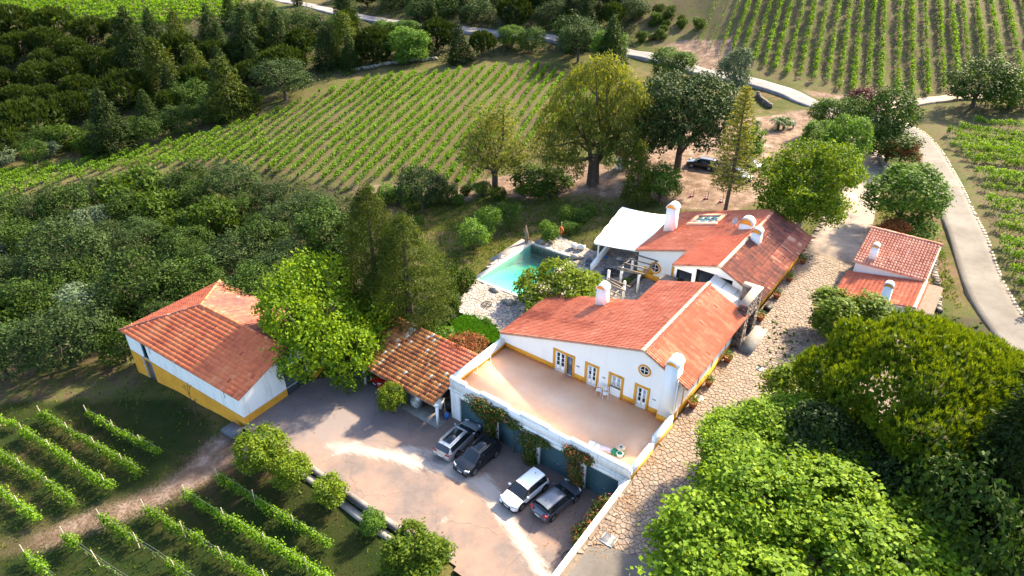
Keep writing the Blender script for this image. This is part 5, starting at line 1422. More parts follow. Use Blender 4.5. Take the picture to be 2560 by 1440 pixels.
def drain(px, py, w, l, label, xy=None):
    p = hit(px, py) if xy is None else np.array(xy)
    t = thing('drain_grate', label, 'drain grate', p, 0, 'drain grates in the street')
    b = MB(); z = p[2]+.035
    for a in ((-w/2, -l/2, w/2, -l/2+.05), (-w/2, l/2-.05, w/2, l/2), (-w/2, -l/2+.05, -w/2+.05, l/2-.05), (w/2-.05, -l/2+.05, w/2, l/2-.05)):
        b.box(p[0]+a[0], p[1]+a[1], z-.05, p[0]+a[2], p[1]+a[3], z+.03)
    b.build('frame', M['metal'], t)
    n = int(l/.085)
    for k in range(1, n):
        b = MB(); y = p[1]-l/2+l*k/n; b.box(p[0]-w/2+.05, y-.02, z-.04, p[0]+w/2-.05, y+.02, z+.022); b.build('bar', M['metal'], t)
    b = MB(); b.box(p[0]-w/2+.05, p[1]-l/2+.05, z-.05, p[0]+w/2-.05, p[1]+l/2-.05, z-.042); b.build('pit', M['black'], t)
drain(1521, 1350, 1.0, .9, 'large iron drain grate beside the low white boundary wall')
drain(1747, 997, .7, .7, 'small rusty drain grate against the ochre house base')
drain(1900, 923, .6, .55, 'small square drain cover in the middle of the paved street')

def pot_plant(x, y, r, h, label, kind_='bush', dens=260, flower=False):
    z = float(zs(y))+.02; t = thing('potted_plant', label, 'potted plant', (x, y, z), 0, 'terracotta pots along the house wall')
    b = MB(); b.lathe([(.02, .0), (r*.62, .0), (r*.95, h*.85), (r*1.05, h*.85), (r*1.05, h), (r*.9, h), (r*.86, h*.9), (.02, h*.88)], (x, y, z), 14); b.build('pot', M['terracotta'], t)
    b = MB(); leafball(b, np.array([x, y, z+h+.22]), (r*1.35, r*1.35, .38), dens, .13); b.build('foliage', M[kind_], t)
def leafball(mb, c, rad3, n, size, tb=.5):
    d = rng.normal(size=(n, 3)); d /= np.linalg.norm(d, axis=1)[:, None]
    p = c + d*np.array(rad3)*rng.uniform(.45, 1.05, n)[:, None]
    leaves(mb, p, d*.6+np.array([0, 0, .5])+rng.normal(0, .5, (n, 3)), size, np.clip(rng.normal(tb, .22, n), 0, 1))
def leaves(mb, P, Nn, size, tint, aspect=.55, axis=None, bend=0.0):
    """one four-sided leaf per point; Nn is roughly the face normal, axis the leaf direction"""
    n = len(P)
    Nn = Nn/(np.linalg.norm(Nn, axis=1)[:, None]+1e-9)
    A = rng.normal(size=(n, 3)) if axis is None else axis
    A = A - (A*Nn).sum(1)[:, None]*Nn; A /= np.linalg.norm(A, axis=1)[:, None]+1e-9
    B = np.cross(Nn, A)
    s = (size*rng.uniform(.65, 1.3, n))[:, None] if np.isscalar(size) else size[:, None]
    V = np.empty((n, 4, 3))
    V[:, 0] = P - A*s*.5; V[:, 1] = P + B*s*aspect*.5 + A*s*.05; V[:, 2] = P + A*s*.5 - Nn*s*bend; V[:, 3] = P - B*s*aspect*.5 + A*s*.05
    mb.add(V.reshape(-1, 3), np.arange(4*n).reshape(n, 4), 0, tint)
pot_plant(-13.75, 43.6, .42, .6, 'terracotta pot with bright yellow green shrub, nearest the big chimney', 'citrus')
pot_plant(-13.75, 46.9, .36, .5, 'terracotta pot with fresh green plant halfway along the farmhouse wall', 'bush')
pot_plant(-13.7, 51.0, .42, .6, 'terracotta pot with dark shrub before the entrance slab', 'bush')
pot_plant(-13.6, 59.0, .45, .6, 'terracotta pot with dark shrub just beyond the stone gateway', 'bush')
pot_plant(-13.6, 63.9, .42, .55, 'terracotta pot with shrub at the middle of the rear house wall', 'oak')
pot_plant(-13.6, 68.0, .38, .5, 'terracotta pot at the rear house wall, second from its far end', 'bush')
pot_plant(-13.6, 72.6, .42, .5, 'terracotta pot with low plant at the far end of the rear house', 'bush')
bx = thing('black_trough', 'low black trough between two pots beyond the stone gateway', 'trough', (-13.5, 61.4, zs(61.4)))
b = MB(); b.box(-13.9, 60.9, zs(61)-.02, -13.3, 61.9, zs(61)+.3); b.box(-13.95, 60.85, zs(61)+.3, -13.25, 61.95, zs(61)+.36); b.build('box', M['black'], bx)

# hose
hp_ = at(1424, 1392, 0); ho = thing('garden_hose', 'coiled dark green garden hose at the foot of the boundary wall', 'hose', hp_)
b = MB(); P = []
for k in range(110):
    a = k*.19; r = .55+.05*sin(k*.37)+.02*sin(k*1.7); P.append(hp_+np.array([r*cos(a)*.95, r*sin(a)*.95, .03+.016*(k//33)+.008*sin(k*.9)]))
P += [P[-1]+np.array([.15, -.4, -.02]), P[-1]+np.array([.35, -.9, -.04]), P[-1]+np.array([.55, -1.2, -.05])]
b.tube(P, .024, 5); b.build('coil', M['hose'], ho, smooth=True)

# pool furniture
def tub_chair(px, py, rz, label, material, grp, z=None):
    p = at(px, py, PZ+.01) if z is None else z
    t = thing('armchair', label, 'armchair', p, rz, grp, local=True)
    b = MB(); b.box(-.36, -.36, .30, .36, .3, .42); b.build('seat', material, t)
    b = MB(); ang = np.linspace(-.25*pi, 1.25*pi, 12)
    for R0, R1 in ((.36, .42),):
        V = [(cos(a)*R, sin(a)*R*.95, z_) for z_, s in ((.3, 0), (0, 1)) for R in (R0, R1) for a in ang]
        V = []
        for a in ang:
            top = .58+.3*max(0, sin(a))
            for R in (R0, R1):
                V += [(cos(a)*R, sin(a)*R*.95+.0, .28), (cos(a)*R*1.05, sin(a)*R*1.02, top)]
        for k in range(11):
            q_ = 4*k
            b.add(V, [(q_+2, q_+6, q_+7, q_+3), (q_+4, q_+0, q_+1, q_+5), (q_+1, q_+3, q_+7, q_+5)])
    b.build('backrest', material, t)
    for sx in (-.3, .3):
        for sy in (-.3, .26):
            b = MB(); b.tube([(sx, sy, 0), (sx*.95, sy*.95, .3)], .03, 6); b.build('leg', material, t)
tub_chair(1436, 621, rad(150), 'white woven armchair by the pool, the one nearer the water', M['wicker'], 'white armchairs by the pool')
tub_chair(1454, 624, rad(195), 'white woven armchair by the pool, the one nearer the awning', M['wicker'], 'white armchairs by the pool')
tub_chair(1471, 664, rad(20), 'dark grey woven armchair against the low white wall', M['grey_wicker'], None)
def lounger(px, py, rz, label, material, up=.5, z=None):
    p = hit(px, py); t = thing('sun_lounger', label, 'sun lounger', p, rz, None, local=True)
    b = MB(); b.hexa([(-.34, -.95, .3), (.34, -.95, .3), (.34, .35, .3), (-.34, .35, .3), (-.34, -.95, .38), (.34, -.95, .38), (.34, .35, .38), (-.34, .35, .38)]); b.build('seat', material, t)
    b = MB(); b.hexa([(-.34, .36, .3), (.34, .36, .3), (.34, 1.0, .3+up), (-.34, 1.0, .3+up), (-.34, .33, .38), (.34, .33, .38), (.34, .97, .38+up), (-.34, .97, .38+up)]); b.build('backrest', material, t)
    for sx in (-.28, .28):
        for sy in (-.8, .3):
            b = MB(); b.box(sx-.03, sy-.03, 0, sx+.03, sy+.03, .298); b.build('leg', material, t)
lounger(1531, 682, rad(-65), 'black woven lounger on the stone terrace, the farther of the pair', M['black_wicker'], .25)
lounger(1524, 690, rad(-65), 'black woven lounger on the stone terrace, the nearer of the pair', M['black_wicker'], .1)
lounger(1561, 655, rad(-75), 'grey reclining lounger in the shade at the edge of the awning', M['metal'], .55)
it = at(1515, 644, PZ); t = thing('blue_float', 'small blue toy lying under the awning', 'toy', it); b = MB(); b.lathe([(.02, .02), (.22, .02), (.26, .1), (.2, .16), (.02, .1)], it, 10); b.build('float', M['blue_plastic'], t)
def rocks(px, py, n, spread, label, size=.5, z=None):
    p = hit(px, py); t = thing('rock_group', label, 'rocks', p)
    for k in range(n):
        b = MB(); c = p+np.array([rng.uniform(-spread, spread), rng.uniform(-spread, spread)*.7, size*.25+(.28*size if k == n-1 and n > 3 else 0)])
        s = size*rng.uniform(.6, 1.2)
        V = []; 
        for th in (.25, .9, 1.6, 2.3):
            for ph in range(7): V.append(c+np.array([cos(ph*.897)*sin(th)*s*rng.uniform(.75, 1.2), sin(ph*.897)*sin(th)*s*rng.uniform(.7, 1.1)*.8, cos(th)*s*.55]))
        b.add(V, [(i*7+j, (i+1)*7+j, (i+1)*7+(j+1) % 7, i*7+(j+1) % 7) for i in range(3) for j in range(7)], 0, rng.random())
        b.add(V, [(0, 1, 2), (0, 2, 3), (0, 3, 4), (0, 4, 5), (0, 5, 6)], 0, rng.random())
        b.build('rock', M['rock'], t)
rocks(1433, 645, 6, .75, 'pile of flat rocks at the deep corner of the pool', .62)
rocks(1232, 729, 3, .5, 'pair of flat rocks on the shallow edge of the pool', .55)
rocks(1276, 757, 4, .5, 'low dark rocks at the near corner of the pool', .42)
rocks(1347, 608, 2, .3, 'grey boulder behind the far end of the pool', .6)
rr = at(1217, 762, PZ+.03); t = thing('iron_ring', 'round black iron grid lying on the stone terrace', 'iron grid', rr)
b = MB()
for R in (.55,): b.tube([rr+np.array([R*cos(a), R*sin(a), .1]) for a in np.linspace(0, 2*pi, 25)], .035, 6)
for a in range(4): b.tube([rr+np.array([.3*cos(a*pi/2+.78)+.22*cos(q_), .3*sin(a*pi/2+.78)+.22*sin(q_), .11]) for q_ in np.linspace(0, 2*pi, 13)], .02, 5)
for a in (0, pi/2): b.tube([rr+np.array([.55*cos(a), .55*sin(a), .1]), rr-np.array([.55*cos(a), .55*sin(a), -.1])], .025, 5)
b.build('grid', M['black'], t)
b = MB()
for a in range(3): b.tube([rr+np.array([.5*cos(a*2.1), .5*sin(a*2.1), 0]), rr+np.array([.5*cos(a*2.1), .5*sin(a*2.1), .1])], .03, 5)
b.build('foot', M['black'], t)
dw = hit(1315, 605); t = thing('driftwood_post', 'upright weathered driftwood trunk behind the far end of the pool', 'driftwood', dw)
b = MB(); b.tube([dw-Z_*.2, dw+Z_*.9+X_*.05, dw+Z_*1.9-X_*.06, dw+Z_*2.3], [.24, .2, .15, .05], 7); b.tube([dw+X_*.2, dw+X_*.28+Z_*1.0, dw+X_*.22+Z_*1.5], [.13, .1, .04], 6); b.build('trunk', mat('driftwood', (.30, .22, .16), (.16, .11, .08), 6, .9, .1, bump=.5), t)
lb = hit(1403, 589); t = thing('lifebuoy_post', 'red and white lifebuoy hanging from a pale pole behind the pool', 'lifebuoy', lb)
b = MB(); b.tube([lb, lb+Z_*1.9], .045, 6); b.build('pole', M['wood_pale'], t)
b = MB(); b.tube([lb+np.array([.3*cos(a), -.08, .8+.4*sin(a)]) for a in np.linspace(0, 2*pi, 17)], .09, 6); b.build('ring', M['orange'], t)

# ================================================================== AWNING, LOW WALL, PERGOLA
aw = thing('awning', 'large white canvas awning stretched beside the rear house', 'awning', (-32.5, 66.5, PZ))
c0, c1, c2, c3 = np.array([-34.1, 61.4, 5.45]), np.array([-36.4, 72.4, 5.3]), np.array([-29.6, 72.6, 5.95]), np.array([-28.7, 61.9, 5.95])
n = 14; V = []
for i_ in range(n+1):
    for j_ in range(n+1):
        u, v = i_/n, j_/n
        p = c0*(1-u)*(1-v)+c1*(1-u)*v+c2*u*v+c3*u*(1-v)
        p = p - Z_*(.22*sin(pi*u)*(.6+.4*abs(sin(3.5*pi*v)))) + np.array([-.12*abs(sin(4*pi*v)), 0, 0])*(1-u)
        V.append(p)
b = MB(); F = [(i_*(n+1)+j_, (i_+1)*(n+1)+j_, (i_+1)*(n+1)+j_+1, i_*(n+1)+j_+1) for i_ in range(n) for j_ in range(n)]
b.add(V, F); V2 = [p-Z_*.04 for p in V]; b.add(V2, [f[::-1] for f in F])
b.build('canvas', M['fabric'], aw, smooth=True)
for u_ in (4, 9):
    b = MB(); b.tube([V[u_*(n+1)+k]+Z_*.012 for k in range(n+1)], .022, 5); b.build('seam', M['fabric'], aw)
b = MB(); edge = [V[k*(n+1)] for k in range(n+1)]; b.tube([p-Z_*.03 for p in edge], .07, 6); edge2 = V[:n+1]; b.tube([p-Z_*.03 for p in edge2], .06, 6); b.build('hem', M['fabric'], aw)
for x, y in ((-33.6, 61.6), (-35.6, 71.6), (-34.7, 66.5)):
    b = MB(); b.tube([(x, y, PZ-.3), (x, y, 5.35)], .1, 8); b.build('post', M['whitepaint'], aw)
b = MB(); b.tube([c0-Z_*.16+X_*.1, c3-Z_*.16], .05, 6); b.build('front_beam', M['whitepaint'], aw)
wl = thing('pool_wall', 'low white wall between the pool terrace and the awning', 'wall', (-33.5, 61, PZ))
pa, pb = at(1478, 676, PZ+.0), at(1522, 622, PZ+.0)
d = (pb-pa)/np.linalg.norm(pb-pa); nn_ = np.array([-d[1], d[0], 0])*.17
pb = pb+d*5
b = MB(); b.hexa([pa-nn_-Z_*.3, pa+nn_-Z_*.3, pb+nn_-Z_*.3, pb-nn_-Z_*.3, pa-nn_+Z_*.75, pa+nn_+Z_*.75, pb+nn_+Z_*.75, pb-nn_+Z_*.75][::1])
b.build('wall', M['white'], wl)
pg = thing('pergola', 'bare weathered pergola on white posts between the pool and the two wings', 'pergola', (-28, 58.5, PZ))
posts = [at(a, c, PZ)[:2] for a, c in [(1578, 691), (1551, 711), (1593, 730), (1557, 750), (1518, 722), (1489, 738)]]
for x, y in posts:
    b = MB(); b.box(x-.11, y-.11, PZ-.1, x+.11, y+.11, PZ+2.35); b.build('post', M['whitepaint'], pg)
def topat(a, c): return at(a, c, PZ+2.4)
beams = [((1608, 629), (1543, 674)), ((1648, 648), (1608, 688)), ((1519, 702), (1556, 722)), ((1543, 674), (1609, 688)), ((1556, 722), (1520, 748)), ((1470, 728), (1535, 748))]
for a, c in beams:
    p0, p1 = topat(*a), topat(*c); d = (p1-p0)/np.linalg.norm(p1-p0); n_ = np.array([-d[1], d[0], 0])*.06
    b = MB(); b.hexa([p0-n_, p1-n_, p1+n_, p0+n_, p0-n_+Z_*.16, p1-n_+Z_*.16, p1+n_+Z_*.16, p0+n_+Z_*.16][::1]); b.build('beam', M['wood_grey'], pg)
for k in range(5):
    s = k/4; p0 = topat(1601, 631)*(1-s)+topat(1545, 672)*s; p1 = topat(1652, 646)*(1-s)+topat(1605, 689)*s
    p0, p1 = p0-(p1-p0)*.03+Z_*.165, p1+(p1-p0)*.08+Z_*.165; d = (p1-p0)/np.linalg.norm(p1-p0); n_ = np.array([-d[1], d[0], 0])*.05
    b = MB(); b.hexa([p0-n_, p1-n_, p1+n_, p0+n_, p0-n_+Z_*.12, p1-n_+Z_*.12, p1+n_+Z_*.12, p0+n_+Z_*.12]); b.build('rafter', M['wood_grey'], pg)
for k in range(4):
    s = k/3; p0 = topat(1483, 725)*(1-s)+topat(1520, 700)*s; p1 = topat(1535, 752)*(1-s)+topat(1575, 722)*s
    p0 = p0+Z_*.165; p1 = p1+Z_*.165; d = (p1-p0)/np.linalg.norm(p1-p0); n_ = np.array([-d[1], d[0], 0])*.05
    b = MB(); b.hexa([p0-n_, p1-n_, p1+n_, p0+n_, p0-n_+Z_*.12, p1-n_+Z_*.12, p1+n_+Z_*.12, p0+n_+Z_*.12]); b.build('rafter', M['wood_grey'], pg)
ptr = thing('stone_planter', 'long low stone planter under the pergola with dark soil and one shrub', 'planter', (-27.5, 58.5, PZ))
pa, pb = at(1562, 716, PZ), at(1612, 678, PZ); d = (pb-pa)/np.linalg.norm(pb-pa); nn_ = np.array([-d[1], d[0], 0])
for s, w_ in ((-1, .5), (1, .5)):
    p0, p1 = pa+nn_*s*.55, pb+nn_*s*.55; q_ = nn_*.14
    b = MB(); b.hexa([p0-q_-Z_*.1, p1-q_-Z_*.1, p1+q_-Z_*.1, p0+q_-Z_*.1, p0-q_+Z_*.5, p1-q_+Z_*.5, p1+q_+Z_*.5, p0+q_+Z_*.5][::-1] if False else [p0+q_-Z_*.1, p0-q_-Z_*.1, p1-q_-Z_*.1, p1+q_-Z_*.1, p0+q_+Z_*.5, p0-q_+Z_*.5, p1-q_+Z_*.5, p1+q_+Z_*.5]); b.build('stone_edge', M['fieldstone'], ptr)
b = MB(); p0, p1 = pa, pb; q_ = nn_*.4; b.hexa([p0+q_, p0-q_, p1-q_, p1+q_, p0+q_+Z_*.38, p0-q_+Z_*.38, p1-q_+Z_*.38, p1+q_+Z_*.38]); b.build('soil', mat('dark_soil', (.03, .028, .015), (.05, .055, .02), 5, .95), ptr)
b = MB(); leafball(b, pa+d*.3+Z_*.6, (.5, .5, .4), 300, .14); b.build('shrub', M['bush'], ptr)
pt_ = at(1544, 714, PZ); t = thing('terracotta_bowl', 'small terracotta bowl under the pergola posts', 'bowl', pt_); b = MB(); b.lathe([(.02, 0), (.2, 0), (.3, .25), (.26, .25), (.02, .12)], pt_, 12); b.build('bowl', M['terracotta'], t)

# under the carport
q = at(1034, 1022, 0); t = thing('garden_machine', 'pale machine with a round wire fan guard at the front of the carport', 'machine', q)
b = MB(); b.box(q[0]-.55, q[1]+.2, .05, q[0]+.5, q[1]+.75, 1.5); b.hexa([(q[0]-.55, q[1]+.2, 1.5), (q[0]-.1, q[1]+.2, 1.5), (q[0]-.1, q[1]+.7, 1.5), (q[0]-.55, q[1]+.7, 1.5), (q[0]-.55, q[1]+.2, 2.1), (q[0]-.4, q[1]+.2, 1.8), (q[0]-.4, q[1]+.7, 1.8), (q[0]-.55, q[1]+.7, 2.1)]); b.build('casing', M['metal'], t)
b = MB()
for R in (.12, .24, .36, .46): b.tube([q+np.array([R*cos(a), .16, .55+R*sin(a)]) for a in np.linspace(0, 2*pi, 21)], .02, 5)
for a in np.linspace(0, 2*pi, 9)[:-1]: b.tube([q+np.array([0, .15, .55]), q+np.array([.46*cos(a), .16, .55+.46*sin(a)])], .014, 4)
b.build('fan_guard', M['whitepaint'], t)
q2 = at(1056, 1018, 0); t = thing('yellow_tank', 'yellow tank standing behind the machine in the carport', 'tank', q2+Y_)
b = MB(); b.box(q2[0]-.6, q2[1]+.7, .05, q2[0]+.5, q2[1]+1.7, 1.7); b.build('tank', mat('yellow_tank_paint', (.6, .3, .02), rough=.5), t)
q3 = at(1082, 1028, 0); t = thing('white_cabinet', 'low white cabinet at the end of the carport', 'cabinet', q3+Y_)
b = MB(); b.box(q3[0]-.5, q3[1]+.5, .07, q3[0]+.5, q3[1]+1.1, 1.0); b.build('box', M['whitepaint'], t); b = MB(); b.box(q3[0]-.53, q3[1]+.47, 1.0, q3[0]+.53, q3[1]+1.13, 1.06); b.build('lid', M['whitepaint'], t)
q4 = (-32.6, 34.2, 0); t = thing('black_bin', 'black bin in the dark corner between carport and garage', 'bin', q4); b = MB(); b.hexa([(-32.95, 33.9, .05), (-32.4, 33.9, .05), (-32.4, 34.5, .05), (-32.95, 34.5, .05), (-33., 33.85, 1.2), (-32.35, 33.85, 1.2), (-32.35, 34.55, 1.2), (-33., 34.55, 1.2)]); b.build('body', M['black'], t); b = MB(); b.box(-33.03, 33.82, 1.2, -32.32, 34.58, 1.27); b.build('lid', M['black'], t)
t = thing('blue_barrel', 'small blue barrel beside the first garage pillar', 'barrel', (-32.15, 33.2, 0)); b = MB(); b.lathe([(.02, .0), (.2, .0), (.22, .3), (.2, .6), (.02, .6)], (-32.25, 33.2, .02), 12); b.build('body', M['blue_plastic'], t)

# cones with chain posts, agave bench
for k, (a, c) in enumerate([(1727, 492), (1763, 498), (1800, 506)]):
    p = hit(a, c); t = thing('traffic_cone', ['red and white cone farthest from the tall pine trunk', 'red and white cone, middle one of the three on the dirt', 'red and white cone closest to the tall pine trunk'][k], 'traffic cone', p, 0, 'traffic cones on the dirt parking')
    b = MB(); b.lathe([(.02, .04), (.17, .04), (.13, .22)], p, 10); b.lathe([(.1, .38), (.07, .52)], p, 10); b.lathe([(.045, .62), (.03, .72), (.005, .72)], p, 10); b.box(p[0]-.22, p[1]-.22, p[2], p[0]+.22, p[1]+.22, p[2]+.04); b.build('body', M['red'], t)
    b = MB(); b.lathe([(.13, .22), (.1, .38)], p, 10); b.lathe([(.07, .52), (.045, .62)], p, 10); b.build('white_band', M['whitepaint'], t)
    p = hit(a+6, c); t = thing('chain_post', ['thin dark post beside the farthest cone', 'thin dark post beside the middle cone', 'thin dark post beside the cone closest to the trunk'][k], 'post', p, 0, 'thin posts on the dirt parking')
    b = MB(); b.tube([p, p+Z_*1.1], .035, 6); b.build('pole', M['black'], t)
    b = MB(); b.lathe([(.02, .0), (.2, .0), (.2, .05), (.02, .08)], p, 10); b.build('foot', M['black'], t)
p = hit(1965, 308); t = thing('stone_bench', 'pale bench beside the agave near the palms', 'bench', p); b = MB(); b.box(p[0]-1.2, p[1]-.3, p[2]+.35, p[0]+1.2, p[1]+.3, p[2]+.5); b.build('seat', M['limestone_top'], t)
for s in (-.9, .9):
    b = MB(); b.box(p[0]+s-.15, p[1]-.25, p[2]-.1, p[0]+s+.15, p[1]+.25, p[2]+.35); b.build('leg', M['limestone_top'], t)
# rubble retaining bank by the back road, long low stone walls
def drystone(name, label, pxs, h, w, mt='rock', s=.45):
    P = smooth_path([hit(a, c)[:2] for a, c in pxs], s); t = thing(name, label, 'stone wall', (*P[len(P)//2], float(zt(*P[len(P)//2]))))
    cnt = 0
    rest = MB()
    for i in range(len(P)):
        for l in range(max(1, int(h/.3))):
            c = np.array([*P[i], float(zt(*P[i]))+.1+l*.28])+rng.normal(0, .05, 3); a, b_, e = s*.55*rng.uniform(.8, 1.2), w/2*rng.uniform(.8, 1.2), .16*rng.uniform(.8, 1.2)
            r_ = rng.uniform(0, .5); ca_, sa_ = cos(r_), sin(r_)
            Q = [(x*a, y*b_, z*e) for z in (-1, 1) for x, y in ((-1, -1), (1, -1), (1, 1), (-1, 1))]
            Q = [(c[0]+x*ca_-y*sa_+rng.normal(0, .03), c[1]+x*sa_+y*ca_+rng.normal(0, .03), c[2]+z) for x, y, z in Q]
            rest.hexa(Q, 0, rng.random())
    o = rest.build('stones', M[mt], t); o['kind'] = 'stuff'
drystone('stone_wall', 'low grey stone wall curving beside the drive below the red-leaved tree', [(2196, 395), (2207, 412), (2210, 438)], .6, .4, 'limestone_top')
drystone('stone_wall', 'straggling stone wall at the wood edge above the hillside vineyard', [(880, 178), (950, 165), (1040, 152), (1090, 148)], .6, .5)
drystone('stone_wall', 'row of dark stones along the outer wall of the outbuilding', [(2335, 655), (2340, 700), (2352, 770)], .3, .5, 'fieldstone')
drystone('stone_wall', 'crumbling dark stone wall beside the back road bend', [(1893, 240), (1905, 255), (1925, 270)], .9, .5, 'fieldstone')
p = [hit(a, c) for a, c in ((2045, 590), (2012, 628))]
drystone('garden_edge', 'rough stone garden edge between the rear house and the drive', [(2065, 548), (2040, 585), (2010, 632)], .5, .5, 'fieldstone')

# ================================================================== VEGETATION PROTOTYPES
def unit(a): return a/(np.linalg.norm(a, axis=-1, keepdims=True)+1e-9)
def lobe_points(lobes, n, bias=-.45):
    """points spread over the outside of a set of ellipsoidal lobes, mostly on the side that sees the sky"""
    w = np.array([l[1][0]*l[1][1] for l in lobes]); k = rng.choice(len(lobes), int(n*2.4), p=w/w.sum())
    d = unit(rng.normal(size=(len(k), 3)))
    d = d[(d[:, 2] > bias+.5*rng.random(len(d)))] if False else d
    C = np.array([l[0] for l in lobes]); R = np.array([l[1] for l in lobes])
    p = C[k]+d*R[k]*rng.uniform(.8, 1.03, len(k))[:, None]
    keep = d[:, 2] > bias-.4*rng.random(len(k))
    for c, r in lobes: keep &= (((p-np.array(c))/np.array(r))**2).sum(1) > .62
    return p[keep][:n], unit(d[keep]/R[k][keep])[:n]
def make_lobes(R, Rz, hc, n, f=.5, flat=1.0, core=.62):
    L = [((0, 0, hc), (R*core, R*core, Rz*core*1.06))]
    for i in range(n):
        a = i*2.399+rng.uniform(-.3, .3); zz = rng.uniform(-.75, .9); r = math.sqrt(max(0, 1-zz*zz))
        s = f*rng.uniform(.75, 1.15)
        k_ = rng.uniform(.6, .85); L.append(((cos(a)*r*R*(1-s*k_), sin(a)*r*R*(1-s*k_), hc+zz*Rz*(1-s*.75)), (R*s, R*s, Rz*s*flat)))
    return L
def broadleaf(R, Rz, hc, nl, ncl, per, size, clr, matl, tr=.25, barkm='bark', f=.45, up=.5, limbs=6, aspect=.6, trunkn=1, tbase=.5, droop=0., lobes=None, bias=-.45, spik=.0, nz=.5, core=.62):
    lobes = lobes or make_lobes(R, Rz, hc, nl, f, 1.0, core)
    cp_, cd = lobe_points(lobes, ncl, bias)
    if spik: cp_ = cp_ + unit(cd*.6+np.array([0, 0, .7]))*rng.exponential(spik, len(cp_))[:, None]
    n = len(cp_)*per
    k = np.repeat(np.arange(len(cp_)), per)
    off_ = rng.normal(0, clr, (n, 3)); off_[:, 2] *= .7
    P = cp_[k]+off_
    Nn = cd[k]*.55+np.array([0, 0, up])+rng.normal(0, nz, (n, 3))
    ct = rng.normal(tbase, .16, len(cp_))
    tint = np.clip(ct[k]+rng.normal(0, .14, n), 0, 1)
    ax = None
    if droop: ax = rng.normal(0, .5, (n, 3))+np.array([0, 0, -droop])
    c = MB(); leaves(c, P, Nn, size, tint, aspect, ax, .12)
    t = MB()
    for q in range(trunkn):
        a0 = q*2.1; b0 = np.array([cos(a0), sin(a0), 0])*tr*1.3*(trunkn > 1)
        top = np.array([b0[0]*3, b0[1]*3, hc])
        t.tube([b0-Z_*.4, b0+Z_*hc*.35, top], [tr*1.2, tr, tr*.5], 7)
        for i in range(limbs):
            l = lobes[1+(i+q*3) % (len(lobes)-1)]; e = np.array(l[0]); s = b0*2+Z_*hc*rng.uniform(.3, .7); mid = (s+e)/2+rng.normal(0, .1*R, 3)
            t.tube([s, mid, e, e+unit(e-s)*np.array(l[1])*.7], [tr*.5, tr*.36, tr*.2, .02], 5)
    return dict(c=c, t=t, ml=matl, mt=barkm, R=R, Rz=Rz, hc=hc)
def cone_tree(H, prof, ncl, per, size, clr, matl, h0=.3, layers=0, axis_out=.6, axis_up=.5, aspect=.3, tr=.2, tb=.5, rough=.25):
    u = rng.random(int(ncl*1.5)); z = h0+(H-h0)*u
    r = np.array([prof(v) for v in u]); keep = rng.random(len(u)) < (r/r.max())**.8+.04
    z, r = z[keep][:ncl], r[keep][:ncl]
    if layers: z = h0+(H-h0)*np.round((z-h0)/(H-h0)*layers)/layers+rng.normal(0, .06, len(z))
    a = rng.uniform(0, 2*pi, len(z))
    lump = 1+rough*np.sin(a*3+z*1.3)*np.sin(z*2.1+a)+rng.normal(0, .08, len(z))
    rr = r*lump*(rng.uniform(.2, 1, len(z))**.4 if layers else rng.uniform(.75, 1.02, len(z)))
    C = np.c_[cos_(a)*rr, sin_(a)*rr, z - (.25*rr if layers else 0)]
    O = np.c_[cos_(a), sin_(a), 0*a]
    k = np.repeat(np.arange(len(C)), per); n = len(k)
    P = C[k]+rng.normal(0, clr, (n, 3))*np.array([1, 1, .7])
    ax = O[k]*axis_out+np.array([0, 0, axis_up])+rng.normal(0, .35, (n, 3))
    Nn = O[k]*.4+np.array([0, 0, .5])+rng.normal(0, .6, (n, 3))
    tint = np.clip(rng.normal(tb, .16, len(C))[k]+rng.normal(0, .12, n), 0, 1)
    c = MB(); leaves(c, P, Nn, size, tint, aspect, ax)
    t = MB(); t.tube([(0, 0, -.4), (0, 0, H*.5), (0, 0, H*.97)], [tr*1.2, tr*.8, .03], 7)
    return dict(c=c, t=t, ml=matl, mt='bark', R=float(max(prof(v) for v in np.linspace(0, 1, 20))), Rz=(H-h0)/2, hc=(H+h0)/2, cone=True)
cos_, sin_ = np.cos, np.sin
